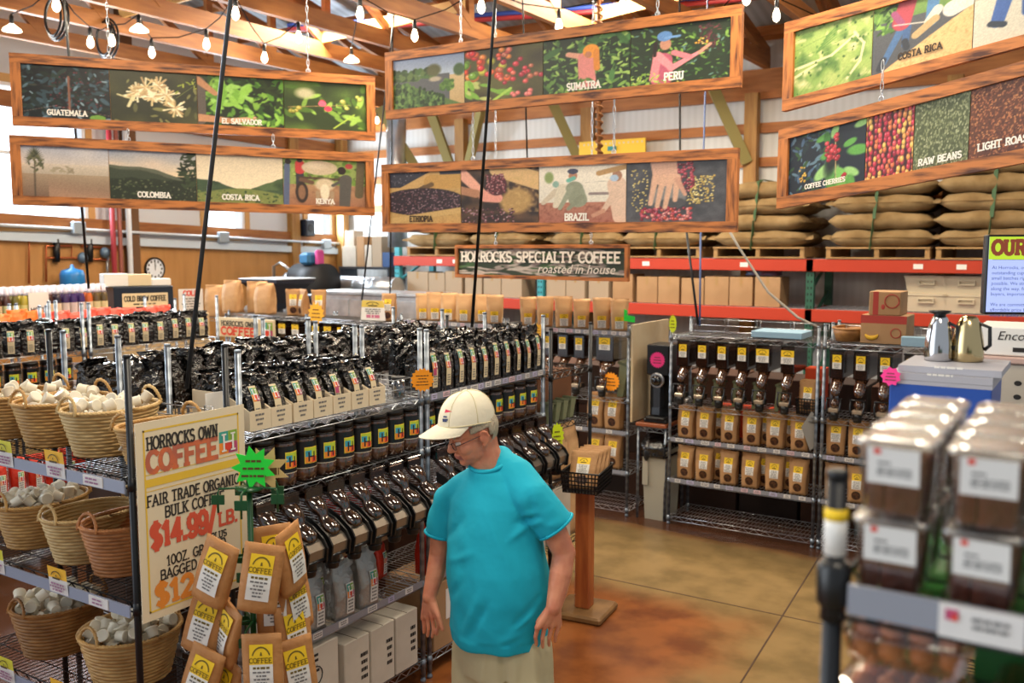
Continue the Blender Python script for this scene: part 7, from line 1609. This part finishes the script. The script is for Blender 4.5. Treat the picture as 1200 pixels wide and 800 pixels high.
# frames
def frame(yaw, pitch):
    f = Vector((-math.sin(yaw)*math.cos(pitch), -math.cos(yaw)*math.cos(pitch), -math.sin(pitch))); s = Vector((math.cos(yaw), -math.sin(yaw), 0))
    u = f.cross(s); u = u if u.z > 0 else -u
    if s.y > 0: s = -s
    return f, s, u
HC = Lp(553, 508); hf, hs, hu = frame(math.radians(62), math.radians(20))
def hp(a, b, c): return HC+hf*a+hs*b+hu*c
HM3 = Matrix((hf, hs, hu)).transposed()
def capsule(mb, pts, radii, n=14):
    pts = [Vector(p) for p in pts]; mb.tube(pts, radii, n)
    for p, r in zip(pts, radii): mb.ell(p, (r, r, r), 0, n, 8)
b = MB()
def he(a, c, d, r): b.ell(hp(a, c, d), r, 0, 20, 14, HM3)
he(-.012, 0, .03, (.099, .076, .084)); he(.026, 0, -.03, (.066, .061, .085)); he(.012, 0, -.07, (.066, .056, .042)); he(.064, 0, -.092, (.024, .026, .02)); he(.04, 0, -.082, (.045, .045, .03))
capsule(b, [hp(.083, 0, .02), hp(.096, 0, .0), hp(.108, 0, -.022)], [.009, .0115, .0145]); he(.098, .012, -.027, (.011, .009, .008)); he(.098, -.012, -.027, (.011, .009, .008))
for s in (-1, 1):
    he(.074, s*.03, .018, (.02, .026, .011)); he(.058, s*.04, -.028, (.03, .024, .03)); he(.05, s*.03, -.06, (.03, .025, .03))
    e = MB()
    he(-.012, s*.08, -.01, (.017, .008, .028)); he(-.006, s*.079, -.036, (.01, .007, .012))
    capsule(b, [hp(.0, s*.082, .012), hp(-.012, s*.087, .022), hp(-.026, s*.09, .012), hp(-.03, s*.09, -.008), hp(-.02, s*.086, -.028), hp(-.008, s*.081, -.042)], [.005, .0055, .006, .006, .0055, .005], 8); capsule(b, [hp(.003, s*.081, -.002), hp(.004, s*.082, -.016)], [.0055, .005], 8)
he(.088, 0, -.056, (.012, .025, .0065)); he(.084, 0, -.067, (.012, .022, .007))
NB = Lp(577, 556, .03)
capsule(b, [hp(-.035, 0, -.03), hp(-.03, 0, -.075), NB], [.062, .06, .066]); capsule(b, [hp(.02, 0, -.085), Lp(569, 556, .005)], [.034, .04])
# trunk and legs under the clothes
capsule(b, [NB, Lp(580, 600, .02), Lp(585, 690, .0), Lp(587, 750, 0)], [.06, .11, .13, .12])
SHL, SHR = Lp(624, 583, -.09), Lp(527, 588, .11)
capsule(b, [SHL, NB, SHR], [.06, .055, .055])
EL, WL = Lp(661, 648, -.1), Lp(649, 711, -.17)
capsule(b, [SHL, Lp(648, 618, -.1), EL, Lp(657, 672, -.13), Lp(653, 694, -.15), WL], [.06, .052, .047, .046, .039, .032])
ER, WR = Lp(515, 650, .12), Lp(503, 699, .06)
capsule(b, [SHR, Lp(519, 618, .12), ER, Lp(510, 672, .09), WR], [.058, .05, .044, .039, .029])
HIPL, HIPR = Lp(612, 765, -.05), Lp(563, 765, .05)
FL, FR = Vector((HIPL.x+.05, -.08, .09)), Vector((HIPR.x-.03, .06, .09))
for h, f in ((HIPL, FL), (HIPR, FR)):
    k = (h+f)/2+Vector((0, -.03, .02)); capsule(b, [Lp(587, 752, 0), h, k, f], [.1, .085, .058, .042]); capsule(b, [f, f+Vector((-.04, -.1, -.055))], [.04, .03])
# hands: palm, four unequal bent fingers, thumb from the side
def hand(w, kn0, kn1, tips, mids, th, rad=.0088):
    c = (kn0+kn1)/2; ax = (kn1-kn0).normalized()
    for t in (.0, .33, .67, 1.0):
        k = kn0.lerp(kn1, t); capsule(b, [w+ax*(t-.5)*.03, w.lerp(k, .5)+ax*(t-.5)*.008, k], [.017, .0175, .0135], 10)
    for i, t in enumerate((.0, .33, .67, 1.0)):
        k = kn0.lerp(kn1, t); capsule(b, [k, mids[i], tips[i]], [rad*1.12, rad, rad*.86], 10)
    capsule(b, th, [.0145, .0115, .0095], 10)
kn0, kn1 = Lp(630, 735, -.19), Lp(655, 732, -.155)
mids = [Lp(627.5, 746, -.185), Lp(635.5, 748, -.18), Lp(643.5, 747, -.168), Lp(651.5, 743, -.152)]
tips = [Lp(628.5, 755, -.165), Lp(636, 758, -.158), Lp(643.5, 756, -.148), Lp(650.5, 751, -.136)]
hand(WL, kn0, kn1, tips, mids, [Lp(641, 716, -.175), Lp(631, 728, -.17), Lp(629, 741, -.15)])
k0, k1 = Lp(512, 722, .03), Lp(496, 724, .085)
mids = [Lp(514, 733, .025), Lp(508, 737, .045), Lp(502, 737, .065), Lp(497, 734, .085)]
tips = [Lp(512, 743, .045), Lp(506.5, 746, .06), Lp(501, 745, .078), Lp(497, 741, .095)]
hand(WR, k0, k1, tips, mids, [Lp(508, 706, .045), Lp(514, 722, .01), Lp(518.5, 737, .005)])
body = b.build('body', [M_skin, M_lip], man)
eval_mods(body, [('REMESH', dict(mode='VOXEL', voxel_size=.0042)), ('SMOOTH', dict(iterations=5, factor=.5))])
body.data.materials.clear(); body.data.materials.append(M_skin); body.data.materials.append(M_lip)
for p in body.data.polygons:
    p.use_smooth = True; q = p.center-HC; f_, s_, u_ = q.dot(hf), q.dot(hs), q.dot(hu)
    p.material_index = 1 if (f_ > .07 and abs(s_) < .024 and (-.0655 < u_ < -.0525 or -.074 < u_ < -.0655)) else 0
# ears' shade, eyes and brows
for s in (-1, 1):
    MB().ell(hp(.078, s*.03, .0), (.013, .013, .011), 0, 14, 10, HM3).build('eye', mat('eye_white', 'd8cfc4', .2), man)
    MB().tube([hp(.088, s*.014, .02), hp(.088, s*.03, .025), hp(.076, s*.046, .02)], [.003, .0042, .003], 6).build('eyebrow', M_hair, man)
# shirt
bf, bs, bu = frame(math.radians(28), 0)
sh = MB(); rings = []
prof = [(747, 585, .2, .165, 0), (735, 585, .207, .172, 0), (715, 586, .213, .18, .0), (690, 587, .218, .186, .0), (660, 584, .212, .178, 0), (632, 581, .205, .165, .01), (606, 579, .2, .148, .015), (586, 578, .19, .132, .02), (570, 577, .165, .115, .025), (558, 576, .125, .098, .025), (549, 575, .092, .088, .02), (545, 575, .08, .08, .02)]
for (py, px, a, c, dy) in prof:
    o_ = Lp(px, py, dy); k = 28
    rings.append([o_+bs*(a*math.cos(2*math.pi*j/k))+bf*(c*math.sin(2*math.pi*j/k)*(1.08 if math.sin(2*math.pi*j/k) > 0 else .92)) for j in range(k)])
sh.loft(rings, 0, True, True)
capsule(sh, [NB+Vector((.015, .02, .03)), Lp(606, 560, -.02), SHL+Vector((0, 0, .004)), Lp(642, 602, -.1)], [.075, .076, .079, .076])
sh.tube([Lp(636, 596, -.098), Lp(652, 617, -.1)], [.077, .081], 22)
capsule(sh, [NB+Vector((-.01, 0, .0)), Lp(548, 572, .05), SHR, Lp(521, 604, .115)], [.07, .068, .072, .068])
sh.tube([Lp(522, 600, .115), Lp(517, 626, .118)], [.068, .07], 22)
capsule(sh, [NB+Vector((.02, .035, .012)), NB+Vector((.03, .04, .05))], [.075, .06])
shirt = sh.build('shirt', M_shirt, man)
eval_mods(shirt, [('REMESH', dict(mode='VOXEL', voxel_size=.009)), ('SMOOTH', dict(iterations=4, factor=.5))])
# cloth folds pressed into the jersey
import mathutils.noise as mn
FOLDS = []
for (x0, y0, x1, y1, am) in ((632, 600, 598, 612, -.009), (630, 606, 590, 632, .008), (628, 596, 606, 600, .006), (520, 640, 545, 605, -.007), (528, 660, 560, 640, .006), (545, 735, 565, 680, .009), (552, 738, 575, 690, -.009), (600, 730, 632, 705, .008), (606, 720, 636, 690, -.008), (618, 575, 628, 604, -.008), (640, 610, 660, 604, .005), (570, 600, 600, 660, .005), (530, 700, 545, 672, -.006), (585, 742, 620, 728, .006)):
    p0, p1 = Lp(x0, y0, -.1), Lp(x1, y1, -.1); FOLDS.append((p0.x, p0.z, p1.x, p1.z, .013, am))
me = shirt.data; me.materials.clear(); me.materials.append(M_shirt)
for v in me.vertices:
    c = v.co; q = Vector((c.x*5+c.z*2.0, c.y*5, c.z*3.2)); d = mn.noise(q*1.3)*.009+mn.noise(Vector((c.x*12+c.z*9, c.y*12, c.z*6)))*.006
    # drag folds running from the armpits and across the belly
    for (ax, az, bx, bz, w_, am) in FOLDS:
        ex, ez = bx-ax, bz-az; t_ = max(0, min(1, ((c.x-ax)*ex+(c.z-az)*ez)/(ex*ex+ez*ez))); dd = math.hypot(c.x-ax-ex*t_, c.z-az-ez*t_)
        if c.y < .05: d += am*math.exp(-(dd/w_)**2)*math.sin(math.pi*(.15+.85*t_))
    if Lp(560, 735).z > c.z: d += .004*math.sin(c.x*40)
    v.co = c+v.normal*d
for p in me.polygons: p.use_smooth = True
# neck rib and sleeve hems
cn_ = hp(-.028, 0, -.085)
nr = []
for a in np.linspace(0, 2*math.pi, 29)[:-1]:
    nr.append(Lp(572, 541, .01)+bs*(.074*math.cos(a))+bf*(.07*math.sin(a))+Vector((0, 0, .03*math.cos(a-2.4)*-1*.0+(.026*(-math.sin(a))))))
MB().tube(nr, .0085, 8, closed=True).build('collar', M_shirt, man)
def hem(c, d, r, nm='sleeve_hem'):
    d = d.normalized(); u = d.orthogonal().normalized(); w = d.cross(u)
    MB().tube([c+(u*math.cos(a)+w*math.sin(a))*r for a in np.linspace(0, 2*math.pi, 25)[:-1]], .006, 6, closed=True).build(nm, M_shirt, man)
hem(Lp(651.5, 616.5, -.1), Lp(652, 617, -.1)-Lp(636, 596, -.098), .079); hem(Lp(517, 625, .118), Lp(517, 626, .118)-Lp(522, 600, .115), .068)
# trousers
tr = MB(); rings = []
for (py, px, a, c) in ((720, 587, .17, .145), (745, 587, .178, .152), (765, 588, .186, .155), (785, 589, .19, .155)):
    o_ = Lp(px, py, 0); rings.append([o_+bs*(a*math.cos(2*math.pi*j/24))+bf*(c*math.sin(2*math.pi*j/24)) for j in range(24)])
tr.loft(rings, 0, True, True)
for h, f, sx in ((HIPL, FL, 1), (HIPR, FR, -1)):
    h2 = Vector((h.x+sx*.012, h.y, h.z-.02)); k = (h2+f)/2+Vector((sx*.01, -.03, .02))
    capsule(tr, [h2+Vector((0, 0, .05)), h2+Vector((0, 0, -.06)), k, f+Vector((0, .01, .04))], [.105, .112, .088, .072], 20)
trou = tr.build('trousers', M_trou, man)
eval_mods(trou, [('REMESH', dict(mode='VOXEL', voxel_size=.011)), ('SMOOTH', dict(iterations=4, factor=.5))])
TF = []
for (x0, y0, x1, y1, am) in ((588, 752, 592, 800, -.016), (592, 800, 585, 900, -.02), (632, 748, 640, 800, -.01), (624, 750, 628, 810, .009), (570, 760, 560, 820, .006), (605, 770, 600, 840, .007), (645, 760, 650, 830, .008)):
    p0, p1 = Lp(x0, y0, -.1), Lp(x1, y1, -.1); TF.append((p0.x, p0.z, p1.x, p1.z, am))
me = trou.data; me.materials.clear(); me.materials.append(M_trou)
for v in me.vertices:
    c = v.co; d = 0
    for (ax, az, bx, bz, am) in TF:
        ex, ez = bx-ax, bz-az; t_ = max(0, min(1, ((c.x-ax)*ex+(c.z-az)*ez)/(ex*ex+ez*ez))); dd = math.hypot(c.x-ax-ex*t_, c.z-az-ez*t_)
        if c.y < .05: d += am*math.exp(-(dd/.012)**2)
    v.co = c+v.normal*(d+mn.noise(Vector((c.x*9, c.y*9, c.z*3)))*.007+mn.noise(Vector((c.x*20+c.z*6, c.y*20, c.z*6)))*.003)
for p in me.polygons: p.use_smooth = True
for f in (FL, FR):
    rings = []
    d = Vector((-.35, -.93, 0)).normalized(); s = Vector((d.y, -d.x, 0))
    for t, w, h in ((-.09, .02, .05), (-.08, .036, .075), (-.02, .042, .1), (.06, .046, .075), (.13, .048, .055), (.175, .036, .042), (.19, .012, .03)):
        rings.append([Vector((f.x, f.y, 0))+d*t+s*(w*math.cos(a))+Vector((0, 0, .004+max(0, h*(.5+.5*math.sin(a))))) for a in np.linspace(0, 2*math.pi, 17)[:-1]])
    MB().loft(rings).build('shoe', mat('white_trainer', 'c9c4ba', .6), man)
# cap
CF = Lp(547, 493, -.0); cf, cs, cu = frame(math.radians(60), math.radians(7))
def cp3(a, c, d): return CF+cf*a+cs*c+cu*d
A_, B_w, H_ = .118, .096, .122
rings = []
for i in range(11):
    t = i/10*math.pi/2*.995; k = math.cos(t)**.8; z = H_*math.sin(t)**1.0
    rings.append([cp3(A_*k*math.cos(a)*(1.0 if math.cos(a) < 0 else 1.02)-.012*math.sin(t), B_w*k*math.sin(a), z+.004*math.sin(6*a)*(.0 if i < 1 else .6)*math.cos(t)+(-.014*max(0, -math.cos(a)) if i < 4 else 0)*(1-i/4)) for a in np.linspace(0, 2*math.pi, 49)[:-1]])
MB().loft(rings, 0, True, False).build('cap_crown', M_cap, man)
MB().ell(cp3(-.012, 0, H_), (.009, .009, .006), 0, 10, 6).build('cap_button', M_cap, man)
mb = MB()
for a0 in range(6):
    a = a0*math.pi/3+.52; mb.tube([cp3(A_*math.cos(t)**.8*math.cos(a)*1.012-.012*math.sin(t), B_w*math.cos(t)**.8*math.sin(a)*1.012, H_*math.sin(t)+.001) for t in np.linspace(0.05, 1.5, 10)], .0013, 5)
mb.tube([cp3(A_*1.012*math.cos(a), B_w*1.012*math.sin(a), .004-.014*max(0, -math.cos(a))) for a in np.linspace(0, 2*math.pi, 40)[:-1]], .0022, 5, closed=True)
mb.build('cap_seam', mat('cap_stitch', 'cbbd92', .85), man)
mb = MB(); top, bot = [], []
for i in range(7):
    r = i/6; row = []
    for j in range(21):
        th = -1.25+2.5*j/20; ext = .092*max(0, math.cos(th*.98))**.75
        a = A_*.98*math.cos(th)+ext*r*1.0; c = B_w*.99*math.sin(th)*(1-.04*r); dz = .004-.026*r**1.2*math.cos(th)**.5-.02*(math.sin(th)**2)*(.35+.65*r)
        row.append(cp3(a, c, dz))
    top.append(row)
def sheet(rows, off):
    for i in range(6):
        for j in range(20):
            q = [rows[i][j], rows[i][j+1], rows[i+1][j+1], rows[i+1][j]]; mb.add([p+cu*off for p in q], [(0, 1, 2, 3) if off > 0 else (3, 2, 1, 0)], 0, True)
sheet(top, .0018); sheet(top, -.0018)
mb.tube([p for p in top[6]], .0026, 6); mb.build('cap_brim', M_cap, man)
def capP(a, t, off=.0025): k = math.cos(t)**.8; return cp3((A_*k*1.02+off)*math.cos(a)-.012*math.sin(t), (B_w*k+off)*math.sin(a), H_*math.sin(t))
b2 = MB(); b2.poly([capP(.24, .62), capP(.24, .5), capP(.62, .55)], 0)
for k, (t, a0, a1) in enumerate(((.4, .22, .42), (.31, .2, .48), (.26, .22, .44))): b2.quad(capP(a0, t-.05), capP(a1, t-.05), capP(a1, t), capP(a0, t), 1)
b2.build('cap_emblem', [mat('emblem_red', 'd8264a', .6), mat('emblem_navy', '35406a', .6)], man)
# hair round the back and temple
mb = MB(); nu, nv = 40, 16; vs = []; fs = []
for i in range(nv+1):
    e_ = -.85+1.35*i/nv
    for j in range(nu+1):
        a = math.pi*(-.02+2.04*j/nu); 
        rr_ = 1+.02*math.sin(17*a+5*e_)+.012*math.sin(31*a)
        vs.append(hp(-.016-.0995*math.cos(e_)*math.cos(a-math.pi)*-1*rr_ if False else -.016+.098*math.cos(e_)*math.cos(a)*rr_, .0792*math.cos(e_)*math.sin(a)*rr_, .018+.088*math.sin(e_)))
for i in range(nv):
    for j in range(nu):
        q = (i*(nu+1)+j, i*(nu+1)+j+1, (i+1)*(nu+1)+j+1, (i+1)*(nu+1)+j); c = sum((vs[k] for k in q), Vector())/4-HC
        f_, u_ = c.dot(hf), c.dot(hu)
        if f_ < .018+.012*math.sin(60*u_) and not (f_ > -.044+.006*math.sin(90*u_) and u_ < .026) and u_ > -.052+.008*math.sin(50*f_): fs.append(q)
mb.add(vs, fs, 0, True); hair = mb.build('hair', M_hair, man)
eval_mods(hair, [('SOLIDIFY', dict(thickness=.005, offset=1))])
# glasses
M_gl = mat('glasses_frame', '2a2a30', .3, .4); t_ = MB()
for s in (-1, 1):
    t_.tube([hp(.1-.01*(math.cos(a)*s*.5+.5)*0-.012*(abs(s)*0), s*.031+.021*math.cos(a), -.004+.0155*math.sin(a)) for a in np.linspace(0, 2*math.pi, 25)[:-1]], .0014, 6, closed=True)
    t_.tube([hp(.1, s*.052, .002), hp(.085, s*.066, .004), hp(.02, s*.079, .006), hp(-.012, s*.081, .004), hp(-.028, s*.082, -.014)], .0017, 6)
t_.tube([hp(.1, -.01, .002), hp(.106, 0, .005), hp(.1, .01, .002)], .0014, 6); t_.build('glasses_frame', M_gl, man)
for s in (-1, 1):
    MB().poly([hp(.0995, s*.031+.0205*math.cos(a), -.004+.015*math.sin(a)) for a in np.linspace(0, 2*math.pi, 25)[:-1]]).build('lens', clear('spectacle_lens', (.93, .94, .95), .03, .08), man)
